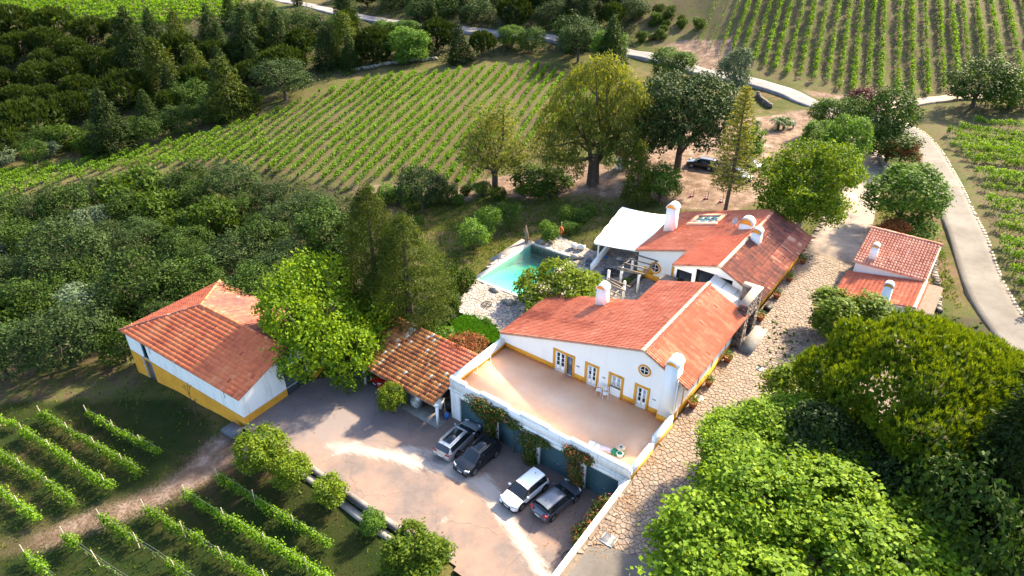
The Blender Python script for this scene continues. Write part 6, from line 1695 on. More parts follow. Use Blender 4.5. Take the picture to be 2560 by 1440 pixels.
def stone_pine(R, Rz, H, ntuft, per, ln, matl, wd=.1, tr=.3, barkm='bark', nl=9):
    big = nl > 20
    lobes = [((0, 0, H-Rz), (R*.75, R*.75, Rz))]
    for i in range(nl):
        a = i*2.399; r = R*(.8 if big else .58)*math.sqrt((i+1)/nl); s = rng.uniform(.19, .31) if big else rng.uniform(.36, .5)
        lobes.append(((cos(a)*r, sin(a)*r, (H-Rz*rng.uniform(.25, .6)-(r/R)**2*Rz*1.0) if big else H-Rz-(r/R)**2*Rz*.35+Rz*.12), (R*s, R*s, Rz*(.42 if big else .72))))
    C, d = lobe_points(lobes, ntuft, -.25)
    axd = unit(d*.55+np.array([0, 0, .85])+rng.normal(0, .16, C.shape))
    k = np.repeat(np.arange(len(C)), per); n = len(k)
    ax = unit(axd[k]+rng.normal(0, .33, (n, 3)))
    P = C[k]+ax*ln*.45*rng.uniform(.6, 1.2, n)[:, None]+rng.normal(0, ln*.1, (n, 3))
    Nn = np.cross(ax, rng.normal(size=(n, 3)))
    tint = np.clip(rng.normal(.45, .17, len(C))[k]+rng.normal(0, .1, n), 0, 1)
    c = MB(); leaves(c, P, Nn, ln*1.25, tint, wd, ax)
    # broad needle pads under the tufts keep the crown closed
    P2, d2 = lobe_points([(l[0], tuple(.93*np.array(l[1]))) for l in lobes], ntuft, -.6)
    leaves(c, P2, d2+rng.normal(0, .5, P2.shape), ln*(1.5 if big else 1.2), np.clip(rng.normal(.25, .12, len(P2)), 0, 1), .5)
    t = MB(); t.tube([(0, 0, -.4), (.1*R, 0, H*.4), (0, 0, H-Rz*1.1)], [tr*1.2, tr, tr*.7], 7)
    for i in range(7):
        l = lobes[1+i % nl]; t.tube([(0, 0, H-Rz*1.5-.1*i), np.array(l[0])*[.6, .6, 1]-Z_*Rz*.6, np.array(l[0])], [tr*.5, tr*.3, .04], 5)
    return dict(c=c, t=t, ml=matl, mt=barkm, R=R, Rz=Rz*1.1, hc=H-Rz*.95)
PROTO = {}
def proto(key, n, fn):
    PROTO[key] = []
    for i in range(n):
        p = fn(i)
        co = p['c'].build('crown', M[p['ml']]); to = p['t'].build('trunk', M[p['mt']], smooth=True)
        p['cm'], p['tm'] = co.data, to.data
        bpy.data.objects.remove(co); bpy.data.objects.remove(to)
        for q in 'ct': p[q] = None
        PROTO[key].append(p)
proto('plane', 2, lambda i: broadleaf(5, 5, 6.6, 22, 2600, 9, .27, .27, 'plane', .3, 'bark_pale', .32, limbs=9, aspect=.75, spik=.3, nz=.8, core=.52))
proto('plane_near', 2, lambda i: broadleaf(6.3, 5.8, 8, 30, 6000, 12, .25, .21, 'plane', .36, 'bark_pale', .31, limbs=14, aspect=.75, spik=.26, nz=.8, core=.46))
proto('oak', 4, lambda i: broadleaf(3.2, 2.6, 3.3, 12, 760, 8, .27, .24, 'oak', .2, f=.42, spik=.2))
proto('holm', 3, lambda i: broadleaf(3.4, 2.8, 3.6, 14, 860, 8, .26, .24, 'oak_grey', .22, f=.4, spik=.2))
proto('bigoak', 2, lambda i: broadleaf(6.5, 5, 6.6, 28, 3000, 8, .34, .3, 'oak_grey', .4, f=.32, limbs=9, spik=.2))
proto('olive', 2, lambda i: broadleaf(2.6, 2.8, 3.6, 12, 620, 7, .30, .26, 'olive', .2, f=.44))
proto('bush', 3, lambda i: broadleaf(1.8, 1.5, 1.5, 9, 420, 7, .24, .18, 'bush', .08, f=.5, limbs=4, trunkn=3))
proto('scrub', 4, lambda i: broadleaf(2.3, 1.5, 1.3, 12, 420, 7, .30, .22, 'scrub', .08, f=.46, limbs=4, trunkn=3))
proto('linden', 3, lambda i: broadleaf(3.4, 4.2, 5.2, 16, 1300, 7, .32, .28, 'bush', .25, f=.42))
proto('citrus', 3, lambda i: broadleaf(1.9, 1.8, 2.2, 14, 620, 7, .24, .17, 'citrus', .12, f=.42, limbs=6))
proto('magnolia', 1, lambda i: broadleaf(3.2, 3.6, 4.0, 18, 1300, 7, .34, .24, 'citrus', .2, f=.38, tbase=.35))
proto('spreading', 1, lambda i: broadleaf(3.3, 1.9, 3.5, 16, 900, 7, .30, .22, 'citrus', .16, f=.4, trunkn=3, limbs=5, bias=-.2))
proto('peach', 3, lambda i: broadleaf(1.9, 1.8, 2.2, 10, 330, 6, .26, .22, 'bush', .1, f=.45, limbs=6))
proto('purple', 1, lambda i: broadleaf(2.6, 2.8, 3.8, 10, 600, 7, .3, .24, 'purple', .2))
proto('redtree', 1, lambda i: broadleaf(2.2, 1.4, 2.6, 12, 500, 7, .24, .2, 'redleaf', .12, f=.4))
proto('casuarina', 1, lambda i: broadleaf(3.2, 6.2, 7.6, 17, 850, 8, .40, .38, 'euc', .3, f=.33, droop=.5, limbs=12, aspect=.28))
def euc_proto(i):
    L = [((0.2, 0, 7.5), (1.5, 1.5, 2))]
    for c, r in [((-1.6, .6, 11.6), 1.3), ((-.4, -.4, 12.8), 1.2), ((1.0, .3, 13.1), 1.1), ((2.2, .2, 11.4), 1.5), ((3.5, -.3, 10.2), 1.5), ((-3.2, .2, 9.6), 1.6), ((4.8, .2, 8.2), 1.4), ((-4.6, .4, 7.2), 1.6),
                 ((1.9, -1.4, 8.8), 1.5), ((-1.7, -1.4, 8.4), 1.6), ((-3.4, -1.2, 5.6), 1.7), ((3.4, -1.2, 5.8), 1.6), ((-5.2, 0, 4.4), 1.6), ((1.2, 1.6, 10.2), 1.5), ((5.2, .4, 5.2), 1.3), ((-2, 1.8, 6), 1.7), ((2.4, 1.8, 6.8), 1.6), ((-4, -.8, 3.2), 1.5), ((-2.6, -1.6, 3.0), 1.5), ((2.2, -1.8, 4.0), 1.4), ((4.2, -.8, 3.2), 1.3), ((0, -1.6, 5.6), 1.3)]:
        L.append((c, (r, r, r*1.25)))
    p = broadleaf(5.6, 6.0, 7.4, 0, 2900, 9, .40, .30, 'euc', .2, 'bark', droop=.9, aspect=.26, lobes=L, limbs=0, up=.25)
    t = MB()
    for q, (bx_, top) in enumerate([((.3, 0, 0), (1.4, 0, 8.5)), ((-.3, .2, 0), (-.9, .2, 9)), ((.1, -.3, 0), (.6, -.5, 7)), ((.5, .3, 0), (2.6, .2, 7.5))]):
        b0 = np.array(bx_); e = np.array(top); t.tube([b0-Z_*.4, b0*.8+Z_*2.5, (b0+e)/2+Z_*.6, e], [.34, .27, .2, .1], 8)
        for j in range(6):
            l = L[1+(q*5+j) % (len(L)-1)]; s = b0*.3+(e-b0)*rng.uniform(.4, .95)+b0; t.tube([s, (s+np.array(l[0]))/2+rng.normal(0, .4, 3), np.array(l[0]), np.array(l[0])+np.array([.3, 0, .9])], [.16, .11, .06, .015], 5)
    for (a, b_) in (((4.2, .2, 8.8), 1), ((5.0, 0, 8.0), 1)): t.tube([(2.4, .1, 7.4), (3.6, .2, 9.4), a, (5.6, .3, 6.9)], [.13, .1, .07, .03], 5)
    p['t'] = t; return p
proto('eucalyptus', 1, euc_proto)
proto('cedar', 2, lambda i: cone_tree(13.5, lambda u: 4.0*(min(1, (1-u)*1.9)**.75)*(.8+.2*min(1, u*5)), 4200, 8, .27, .22, 'cedar', .6, axis_out=.75, axis_up=.7, aspect=.3, tr=.4, rough=.3))
proto('cypress', 2, lambda i: cone_tree(9, lambda u: .8*(min(1, (1-u)*3)**.6)*(.8+.2*min(1, u*6)), 700, 6, .34, .12, 'conifer', .4, axis_out=.25, axis_up=.9, tr=.14, rough=.12))
proto('fir', 3, lambda i: cone_tree(8, lambda u: 2.5*(1-u)**.8+.08, 1000, 7, .36, .2, 'conifer', .5, 13, axis_out=.9, axis_up=-.05, tr=.18))
proto('cone_bush', 2, lambda i: cone_tree(5, lambda u: 1.6*(1-u)**.6+.05, 700, 7, .28, .16, 'cedar', .2, axis_out=.6, axis_up=.6, tr=.1))
proto('pine', 4, lambda i: stone_pine(3.2, 1.9, 6.4, 620, 7, .5, 'pine', .16, .2))
proto('pine_near', 1, lambda i: stone_pine(7.2, 3.6, 10.5, 9500, 12, .30, 'pine_sun', .11, .45, nl=34))
proto('dark_cedar', 1, lambda i: cone_tree(13, lambda u: 4.6*(1-u)**.7*(.7+.3*min(1, u*4))+.1, 2600, 8, .46, .3, 'conifer', .5, 18, axis_out=.9, axis_up=.1, tr=.35))
def norfolk_proto(i):
    c = MB(); t = MB(); H = 14.5
    t.tube([(0, 0, -.4), (.12, 0, H*.5), (0, 0, H)], [.24, .17, .02], 8)
    P, A, N_, T = [], [], [], []
    z = 3.0; lev = 0
    while z < H-.2:
        u = (z-3.0)/(H-3.0); r = 2.7*(1-u)**.75*(.75+.25*min(1, u*6))+.18; nb = 7
        for k in range(nb):
            a = 2*pi*(k+.5*(lev % 2))/nb+rng.uniform(-.15, .15); d = np.array([cos(a), sin(a), 0]); rise = .1+.35*u
            tip = np.array([0, 0, z])+d*r+Z_*r*rise*.6
            t.tube([(0, 0, z), tip], [.05*(1-u)+.012, .008], 4, cap=False)
            m = int(18+34*(1-u))
            s = rng.uniform(.3, 1.05, m); side = rng.normal(0, .19*r*.6+.05, m); nrm = np.array([-d[1], d[0], 0])
            p = np.array([0, 0, z])+d*(s*r)[:, None]+Z_*(s*r*rise*.6+.05+.06*s)[:, None]+nrm*side[:, None]
            P.append(p); A.append(d*.7+nrm*np.sign(side)[:, None]*.35+Z_*.5+rng.normal(0, .2, (m, 3))); T.append(np.clip(rng.normal(.35+.4*u, .15, m), 0, 1))
        z += .66*(1-.4*u); lev += 1
    P = np.concatenate(P); A = np.concatenate(A); T = np.concatenate(T)
    leaves(c, P, np.array([0, 0, .7])+rng.normal(0, .5, P.shape), .42, T, .3, A)
    return dict(c=c, t=t, ml='norfolk', mt='bark', R=2.7, Rz=5.8, hc=8.7, cone=True)
proto('norfolk', 1, norfolk_proto)
def palm_proto(i):
    c = MB(); t = MB(); t.tube([(0, 0, -.3), (0, 0, 1.1)], [.35, .3], 8)
    for k in range(26):
        a = k*2.399; d = np.array([cos(a), sin(a), 0]); e = rng.uniform(.3, 1.2); pts = [np.array([0, 0, 1.1])+d*s*2.2*(.75+.25*cos(e))+Z_*(sin(e)*1.9*s-1.4*s*s) for s in np.linspace(0, 1, 9)]
        n = np.array([-d[1], d[0], 0])
        for p, q in zip(pts[:-1], pts[1:]):
            for sgn in (-1, 1):
                for f_ in (0, .5):
                    b = p+(q-p)*f_; c.add([b, b+(q-p)*.4, b+(q-p)*.9+n*sgn*.5-Z_*.12], [(0, 1, 2)], 0, rng.random())
    return dict(c=c, t=t, ml='palm', mt='bark', R=2.1, Rz=1.3, hc=1.6)
proto('palm', 1, palm_proto)
def agave_proto(i):
    c = MB(); t = MB(); t.tube([(0, 0, -.2), (0, 0, .2)], [.15, .12], 6)
    for k in range(24):
        a = k*2.399; d = np.array([cos(a), sin(a), 0]); e = .4+.9*(k/24); n = np.array([-d[1], d[0], 0])*.11; tip = d*cos(e)*1.1+Z_*(sin(e)*1.2+.1); m_ = d*cos(e)*.5+Z_*(sin(e)*.45+.1)
        c.add([Z_*.1-n, Z_*.1+n, m_+n*1.2, m_-n*1.2, tip], [(0, 1, 2, 3)], 0, rng.random()); c.add([m_-n*1.2, m_+n*1.2, tip], [(0, 1, 2)], 0, rng.random())
    return dict(c=c, t=t, ml='agave', mt='bark', R=1.1, Rz=.7, hc=.7)
proto('agave', 1, agave_proto)
def bare_proto(i):
    c = MB(); t = MB()
    def br_(p, d, L, r, lv):
        e = p+d*L; t.tube([p, (p+e)/2+rng.normal(0, .05*L, 3), e], [r, r*.8, r*.6], 5, cap=False)
        if lv:
            for _ in range(3 if lv > 1 else 4): br_(e if rng.random() < .6 else p+d*L*.7, unit(d+rng.normal(0, .5, 3)+np.array([0, 0, .1])), L*rng.uniform(.5, .75), r*.55, lv-1)
    br_(np.array([0, 0, -.2]), np.array([0.05, 0, 1.]), 1.3, .1, 4)
    leaves(c, rng.normal(0, .6, (24, 3))+np.array([0, 0, 2.6]), rng.normal(0, 1, (24, 3)), .08, rng.random(24))
    return dict(c=c, t=t, ml='bush', mt='bark', R=1.6, Rz=1.7, hc=1.9)
proto('bare', 2, bare_proto)
def fountain_proto(i):
    c = MB(); t = MB(); t.tube([(0, 0, -.2), (0, 0, .3)], [.2, .12], 6); n = 420
    a = rng.uniform(0, 2*pi, n); L = rng.uniform(.5, 1.15, n); e = rng.uniform(.35, 1.4, n)
    P = np.c_[cos_(a)*cos_(e)*L*.6, sin_(a)*cos_(e)*L*.6, .2+sin_(e)*L*.6]; A = np.c_[cos_(a)*cos_(e), sin_(a)*cos_(e), sin_(e)-.2]
    leaves(c, P, rng.normal(0, 1, (n, 3))+np.array([0, 0, .6]), 1.0, rng.random(n), .07, A)
    return dict(c=c, t=t, ml='olive', mt='bark', R=1.0, Rz=.7, hc=.7)
proto('fountain_grass', 1, fountain_proto)

NAMES = dict(plane='plane_tree', plane_near='plane_tree', oak='oak_tree', holm='holm_oak', bigoak='holm_oak', olive='olive_tree', bush='shrub', scrub='shrub', linden='linden_tree', citrus='orange_tree',
             magnolia='magnolia_tree', spreading='fig_tree', peach='peach_tree', purple='plum_tree', redtree='flowering_tree', casuarina='tall_tree', eucalyptus='eucalyptus', cedar='cypress_tree', cypress='slim_cypress', fir='fir_tree',
             cone_bush='conifer', pine='stone_pine', pine_near='stone_pine', dark_cedar='cedar_tree', norfolk='araucaria', palm='palm', agave='agave', bare='bare_tree', fountain_grass='fountain_grass')
SHRUBS = {'bush', 'scrub', 'agave', 'fountain_grass'}
def put(key, p, R, Rz, label, group=None, rot=None, var=None, lean=0, cat=None, vis=None):
    v = PROTO[key][rng.integers(len(PROTO[key])) if var is None else var]
    t = thing(NAMES[key], label, cat or ('shrub' if key in SHRUBS else 'palm' if key == 'palm' else 'tree'), p, rng.uniform(0, 2*pi) if rot is None else rot, group, local=True)
    sx = R/v['R']; sz = Rz/v['Rz']
    for nm, me in (('foliage' if key in SHRUBS else 'crown', v['cm']), ('stem' if key in SHRUBS else 'trunk', v['tm'])):
        o = bpy.data.objects.new(nm, me); COL.objects.link(o); o.parent = t; o.scale = (sx, sx, sz)
        if lean: o.rotation_euler = (rng.normal(0, lean), rng.normal(0, lean), 0)
    return t
ZD = np.array([0, 0, 1.0])
def tree(key, rect, label, group=None, rot=None, var=None, base=None, maxrz=2.2, minrz=.45, lean=0, cat=None, hc_=None):
    """rect is the crown's outline in the survey picture; the trunk then stands on the ground below"""
    x0, y0, x1, y1 = rect; v = PROTO[key][0]; ratio = v['hc']/v['Rz']
    cx, cy = (x0+x1)/2, (y0+y1)/2; hc = hc_ or v['hc']
    for _ in range(7):
        P = hit(cx, cy, hc) if base is None else None
        if base is not None:
            g0 = base; P = g0+ZD*hc; 
        d = (P-EYE) @ FW; dep = math.asin(min(1, max(.05, (EYE[2]-P[2])/np.linalg.norm(P-EYE))))
        R = (x1-x0)/2*d/F_PX; hh = (y1-y0)/2*d/F_PX
        if v.get('cone'): Rz = max(hh-R*.35*sin(dep), R*.5)/cos(dep)
        else: Rz = math.sqrt(max(hh*hh-(R*sin(dep))**2, 0.02*R*R))/cos(dep)
        Rz = min(max(Rz, R*minrz), R*(6 if v.get('cone') else maxrz)); hc = hc_ or ratio*Rz
    g0 = np.array([P[0], P[1], float(gz(P[0], P[1]))-(ratio*Rz-hc if hc_ else 0)]) if base is None else base
    return put(key, g0, R, Rz, label, group, rot, var, lean, cat)

# ------------------------------------------------------------------ single trees
tree('plane', (668,648,964,975), 'leafy bright green plane tree between the barn and the carport', hc_=4.9)
tree('cedar', (848,455,1018,820), 'tall pointed golden green cypress behind the carport', var=0)
tree('cedar', (918,525,1115,838), 'broader lower golden green cypress between the tall one and the pool', var=1)
tree('plane', (1908,352,2135,575), 'bright sunlit plane tree beside the drive at the end of the rear house')
b0 = hit(1813, 526); tree('norfolk', (1788,212,1908,475), 'tall slender araucaria with bare lower trunk behind the rear house', base=b0)
tree('bush', (1838,310,1912,410), 'dark leafy shrub-like tree behind the tall araucaria', maxrz=1.2)
tree('bigoak', (1578,185,1842,405), 'broad dark grey green holm oak shading the parked black car')
tree('eucalyptus', (1318,165,1585,440), 'big ragged eucalyptus with sunlit yellow top and pale bare limbs', rot=rad(36), base=hit(1480, 462))
tree('casuarina', (1135,222,1300,440), 'tall thin-crowned tree with dark trunk in front of the hillside vineyard', base=hit(1238, 480))
tree('olive', (1797,123,1882,228), 'pale grey green olive tree beside the back road')
tree('linden', (1628,118,1732,200), 'round dark green tree where the back road leaves the wood')
tree('linden', (2030,240,2135,335), 'rounded green linden, farthest of the three beside the drive', 'lindens beside the drive')
tree('linden', (2008,300,2100,400), 'rounded green linden, the one nearest the bright plane tree', 'lindens beside the drive')
tree('linden', (2065,285,2168,440), 'rounded green linden, largest of the three beside the drive', 'lindens beside the drive')
tree('oak', (2125,222,2282,370), 'wide dark green tree between the drive and the concrete road')
tree('purple', (2122,210,2215,290), 'dark purple-leaved plum tree at the road junction')
tree('oak', (2158,318,2295,405), 'low dark spreading shrub tree on the grass by the concrete road')
tree('redtree', (2215,348,2302,402), 'small tree with reddish flowers on the grass verge')
tree('linden', (2178,412,2355,568), 'round loose green tree on the verge above the outbuilding', maxrz=1.1)
tree('redtree', (2196,545,2268,595), 'low red flowering shrub beside the drive', cat='shrub')
tree('bush', (2225,540,2330,610), 'low green shrub behind the outbuilding roof')
tree('oak', (2375,152,2530,258), 'dark wide tree standing at the foot of the upper vineyard')
tree('bush', (2480,185,2600,270), 'yellow green bush at the picture edge below the upper vineyard')
tree('magnolia', (2035,718,2225,860), 'glossy-leaved magnolia in front of the outbuilding')
tree('pine_near', (2030,755,2600,1190), 'huge sunlit umbrella-shaped stone pine below the outbuilding', maxrz=.8)
tree('citrus', (1918,888,2110,1060), 'pale glossy shrub tree at the street edge under the stone pine', minrz=.8)
tree('dark_cedar', (2330,930,2640,1500), 'dark layered cedar at the picture edge below the stone pine')
tree('bigoak', (1960,1000,2340,1330), 'dark shaded oak behind the two front plane trees')
tree('oak', (2250,1150,2560,1560), 'dark shaded tree at the picture corner below the cedar')
tree('plane_near', (1770,1005,2245,1330), 'sunlit plane tree beside the street, the farther of the two large ones', var=0)
tree('plane_near', (1670,1150,2385,1640), 'huge sunlit plane tree at the bottom of the picture beside the street', var=1, maxrz=1.0)
tree('cone_bush', (1552,365,1625,525), 'narrow pointed conifer beside the shrine path', base=hit(1590, 512))
tree('bush', (1605,412,1702,500), 'round light green bush beside the pointed conifer')
tree('spreading', (1298,652,1502,792), 'wide umbrella-shaped tree with forked stems at the near end of the pool', hc_=2.3)
tree('peach', (1143,543,1225,622), 'small round peach tree on the rough grass, nearest the pool', 'peach trees in the garden')
tree('peach', (1190,512,1252,590), 'small peach tree on the rough grass, middle one of the three', 'peach trees in the garden')
tree('peach', (1243,500,1308,566), 'small peach tree on the rough grass, the one nearest the dirt parking', 'peach trees in the garden')
tree('bare', (1078,565,1125,615), 'small leafless tree on the rough grass left of the peach trees')
tree('peach', (1036,535,1062,572), 'tiny sapling on the rough grass near the tall cypress')
tree('citrus', (592,1068,716,1180), 'large orange tree at the corner of the courtyard wall', minrz=.9)
tree('citrus', (678,1133,772,1215), 'middle orange tree along the courtyard retaining wall', minrz=.9)
tree('citrus', (784,1188,866,1265), 'smallest orange tree along the courtyard retaining wall', minrz=.9)
tree('magnolia', (958,1310,1128,1470), 'dense rounded glossy tree at the foot of the courtyard wall', minrz=.8, maxrz=1.0)
tree('bush', (898,1272,962,1335), 'small loose bush on the gutter kerb below the courtyard')
tree('citrus', (944,958,1014,1035), 'sunlit shrub growing in front of the carport', cat='shrub', minrz=.9)
tree('holm', (993,412,1112,525), 'dark rounded holm oak below the hillside vineyard')
tree('bush', (940,462,1000,510), 'low dark shrub behind the cypress top')
tree('scrub', (1280,425,1420,480), 'dark undergrowth shrub at the foot of the eucalyptus')
tree('bare', (458,935,525,1042), 'leafless grey tree standing in front of the barn wall', base=hit(492, 1040))
tree('bare', (2300,565,2350,605), 'leafless small tree behind the outbuilding')
tree('palm', (1925,272,1975,320), 'dwarf palm with drooping fronds, beside the pale bench', 'palms by the parking')
tree('palm', (1945,268,1985,318), 'dwarf palm just behind the other one by the bench', 'palms by the parking')
tree('palm', (1878,285,1908,320), 'single low palm close to the tall araucaria', 'palms by the parking')
tree('agave', (1974,296,1996,320), 'blue grey agave beside the pale bench')
tree('agave', (2258,256,2280,276), 'blue grey agave beside the dirt track')
for r_, l_ in [((1395,515,1440,560), 'upright leafy shrub beside the lifebuoy post'), ((1425,520,1475,555), 'grey tufted shrub on the lawn beyond the pool'), ((1345,553,1395,605), 'spiky green shrub at the back corner of the pool'),
               ((1400,555,1450,580), 'low grey shrub behind the lifebuoy post'), ((1460,512,1490,540), 'small rounded shrub nearest the awning')]:
    tree('bush', r_, l_)
for r_, l_ in [((1112,660,1186,740), 'dark rounded shrub at the shallow corner of the pool'), ((1105,700,1150,760), 'dark shrub beside the cypress foot'), ((1110,740,1150,790), 'shrub on the rock garden beside the lawn')]:
    tree('scrub', r_, l_)
for r_, l_ in [((1115,725,1160,775), 'tufted ornamental grass at the edge of the stone terrace'), ((1095,765,1150,812), 'tufted ornamental grass above the lawn corner'), ((1360,560,1395,590), 'tufted grass behind the pool')]:
    tree('fountain_grass', r_, l_)
tree('peach', (1060,812,1132,860), 'pale yellow green shrub behind the carport roof', cat='shrub', minrz=.7)
tree('redtree', (1118,838,1212,888), 'shrub with orange flowers between the carport roof and the lawn', cat='shrub')
tree('bush', (1205,795,1232,815), 'small round shrub on the edge of the lawn')

# ------------------------------------------------------------------ woods: every crown one can tell apart is a tree
def scatter(poly, size, n, seed, grow=0.0, jitter=.35):
    r2 = np.random.default_rng(seed); P = np.array(poly); out = []
    for _ in range(n*60):
        x, y = r2.uniform(P[:, 0].min(), P[:, 0].max()), r2.uniform(P[:, 1].min(), P[:, 1].max())
        if not in_poly(x, y, poly): continue
        s = size*(1+grow*(y-P[:, 1].min())/(np.ptp(P[:, 1])+1))*r2.uniform(1-jitter, 1+jitter)
        if all(((x-a)/(s+b))**2+((y-c)/(.6*(s+b)))**2 > .14 for a, c, b in out): out.append((x, y, s))
        if len(out) >= n: break
    return sorted(out, key=lambda t: t[1])
def fill(poly, size, n, seed, keys, labels, group, asp=.85, grow=0., lean=0):
    r2 = np.random.default_rng(seed+99)
    pts = scatter(poly, size, n, seed, grow); pts = sorted(pts, key=lambda t: -t[1])
    nb = max(1, round(math.sqrt(len(pts)*.6))); rank = {}
    for q in range(nb):
        for w_, t in enumerate(sorted(pts[q*len(pts)//nb:(q+1)*len(pts)//nb])): rank[t] = (q, w_)
    for t in pts[::-1]:
        x, y, s = t
        k = keys[r2.integers(len(keys))]; v = PROTO[k][0]
        a = asp if not v.get('cone') else 1.35
        q, w_ = rank[t]
        tree(k, (x-s/2, y-s*a/2, x+s/2, y+s*a/2), hc_=(3.4 if k == 'pine' else 2.6 if k in ('oak', 'holm', 'linden') and seed > 5 else None), label=labels[k]+', %s from left, %s rank' % (ordn(w_), ordn(q)), group=group, lean=lean)
fill([(-60,530),(60,520),(160,465),(400,455),(560,440),(700,490),(860,530),(900,590),(870,650),(700,690),(650,760),(560,690),(330,830),(300,880),(-60,880)], 112, 170, 5,
     ['oak', 'oak', 'holm', 'holm', 'scrub', 'oak', 'scrub', 'oak', 'holm', 'olive'], dict(oak='dark green oak in the dense wood behind the barn', holm='grey green holm oak in the dense wood behind the barn', scrub='low bright green scrub between the oaks behind the barn', olive='silvery tree among the oaks behind the barn'), 'wood', grow=.45)
fill([(-50,60),(170,50),(310,70),(330,130),(250,190),(190,260),(110,340),(-50,370)], 104, 62, 8, ['pine'], dict(pine='umbrella-crowned stone pine in the dark plantation at the picture edge'), 'plantation', .72, .35)
fill([(300,75),(560,60),(760,100),(780,140),(650,185),(560,225),(380,280),(230,310),(200,300),(260,200)], 90, 84, 21, ['fir', 'fir', 'pine', 'pine', 'oak', 'cone_bush'],
     dict(fir='dark layered fir in the wood above the hillside vineyard', pine='round-topped stone pine in the wood above the hillside vineyard', oak='dark oak in the wood above the hillside vineyard', cone_bush='pointed conifer in the wood above the hillside vineyard'), 'wood', .8, .2)
fill([(560,15),(700,30),(840,60),(860,110),(760,125),(620,90)], 74, 26, 31, ['holm', 'oak', 'fir'], dict(holm='grey green holm oak beside the far vineyard', oak='dark oak beside the far vineyard', fir='dark fir beside the far vineyard'), 'wood')
fill([(850,45),(1020,75),(1330,95),(1530,80),(1540,110),(1340,105),(1120,108),(960,125),(850,130)], 92, 60, 41, ['holm', 'oak', 'fir', 'pine', 'linden', 'cone_bush'],
     dict(holm='grey green holm oak in the belt below the back road', oak='dark oak in the belt below the back road', fir='dark fir in the belt below the back road', pine='round-topped pine in the belt below the back road', linden='leafy green tree in the belt below the back road', cone_bush='pointed conifer in the belt below the back road'), 'belt')
fill([(850,-60),(1590,-60),(1600,30),(1480,60),(1250,45),(1050,30),(850,10)], 92, 56, 51, ['oak', 'fir', 'holm', 'pine'], dict(oak='dark oak in the wood beyond the back road', fir='dark fir in the wood beyond the back road', holm='grey green holm oak in the wood beyond the back road', pine='round-topped pine in the wood beyond the back road'), 'far wood')
for k, (x, y0, y1) in enumerate([(858,-30,40), (1078,5,62), (1160,-15,48), (1425,-10,60), (1472,-25,55), (1497,5,58), (740,-40,12), (1045,-30,40)]):
    tree('cypress', (x-12, y0, x+12, y1), 'slim dark cypress, '+ordn(k)+' of the row along the back road' if k < 6 else ('slim dark cypress where the back road enters the wood' if k == 6 else 'slim dark cypress half hidden behind the row'), 'slim cypresses along the back road')
tree('holm', (640,150,770,240), 'pale grey green holm oak on the rim of the hillside vineyard')
tree('linden', (1480,65,1565,165), 'round golden green tree at the end of the dark belt', maxrz=1.1)
tree('holm', (1395,45,1500,140), 'rounded grey green tree beside the golden green one')
fill([(-20,350),(250,325),(480,275),(600,235),(630,245),(420,330),(100,378),(-20,395)], 62, 56, 61, ['scrub', 'oak', 'olive'], dict(scrub='low shrub along the wood edge above the vines', oak='small oak along the wood edge above the vines', olive='silvery shrub along the wood edge above the vines'), 'edge')
fill([(880,470),(1100,480),(1190,470),(1330,470),(1300,490),(1130,500),(960,505)], 46, 12, 71, ['scrub', 'bush'], dict(scrub='low dark shrub between the garden and the vines', bush='small green bush between the garden and the vines'), 'edge')
fill([(1590,30),(1700,10),(1780,80),(1700,120),(1600,110)], 26, 14, 81, ['scrub'], dict(scrub='small shrub on the rough bank beside the upper vineyard'), 'bank')
fill([(1840,1050),(1960,990),(2050,1080),(1950,1150)], 110, 5, 91, ['bush', 'oak'], dict(bush='bright green shrub under the front plane trees', oak='dark small oak under the front plane trees'), 'under')

# creepers on the garage front
def creeper(label, blobs, flower, thin=None):
    p0 = np.array(blobs[0][0]); t = thing('climbing_plant', label, 'creeper', (p0[0], yG-.3, 0.0), 0, 'creepers on the garage piers')
    b = MB(); f = MB(); st = MB()
    for c, r in blobs:
        n = int(520*r[0]*r[2]+200); leafball(b, np.array(c), r, n, .2)
        if flower: leafball(f, np.array(c)+np.array([0, -.05, .1]), (r[0]*1.03, r[1]*1.03, r[2]*1.03), int(n*flower), .15)
    st.tube([(p0[0], yG-.15, -.1), (p0[0]+.05, yG-.2, 1.5), (p0[0]-.05, yG-.15, 3.2)], [.07, .05, .03], 6)
    b.build('foliage', M['boug'], t)
    if flower: f.build('blossom', M['boug_fl'], t)
    st.build('stem', M['bark'], t)
px_ = lambda a, c: float(aty(a, c, yG-.3)[0])
creeper('largest creeper, hanging over the parapet on the pier beside the silver car', [((-28.1, yG-.4, 3.6), (1.9, .7, .9)), ((-27.5, yG-.4, 3.0), (1.5, .6, .9)), ((-27.2, yG-.35, 1.8), (.7, .45, 1.3)), ((-27.2, yG-.4, .6), (.75, .5, .7)), ((-26.2, yG-.3, 3.7), (.8, .5, .6))], .12)
creeper('dark creeper on the middle garage pier, spreading along the lintel', [((-24.9, yG-.3, 3.3), (1.0, .4, .45)), ((-23.3, yG-.4, 2.5), (1.0, .5, .9)), ((-22.2, yG-.35, 3.0), (1.1, .45, .5)), ((-23.1, yG-.4, 1.2), (.75, .5, 1.1)), ((-23.0, yG-.4, .4), (.7, .5, .5))], .05)
creeper('creeper with orange flowers on the garage pier nearest the street', [((-19.1, yG-.35, 3.5), (1.0, .5, .7)), ((-18.0, yG-.3, 3.6), (.9, .4, .5)), ((-18.7, yG-.4, 2.0), (.8, .5, 1.1)), ((-18.6, yG-.4, .7), (.8, .5, .8))], .35)
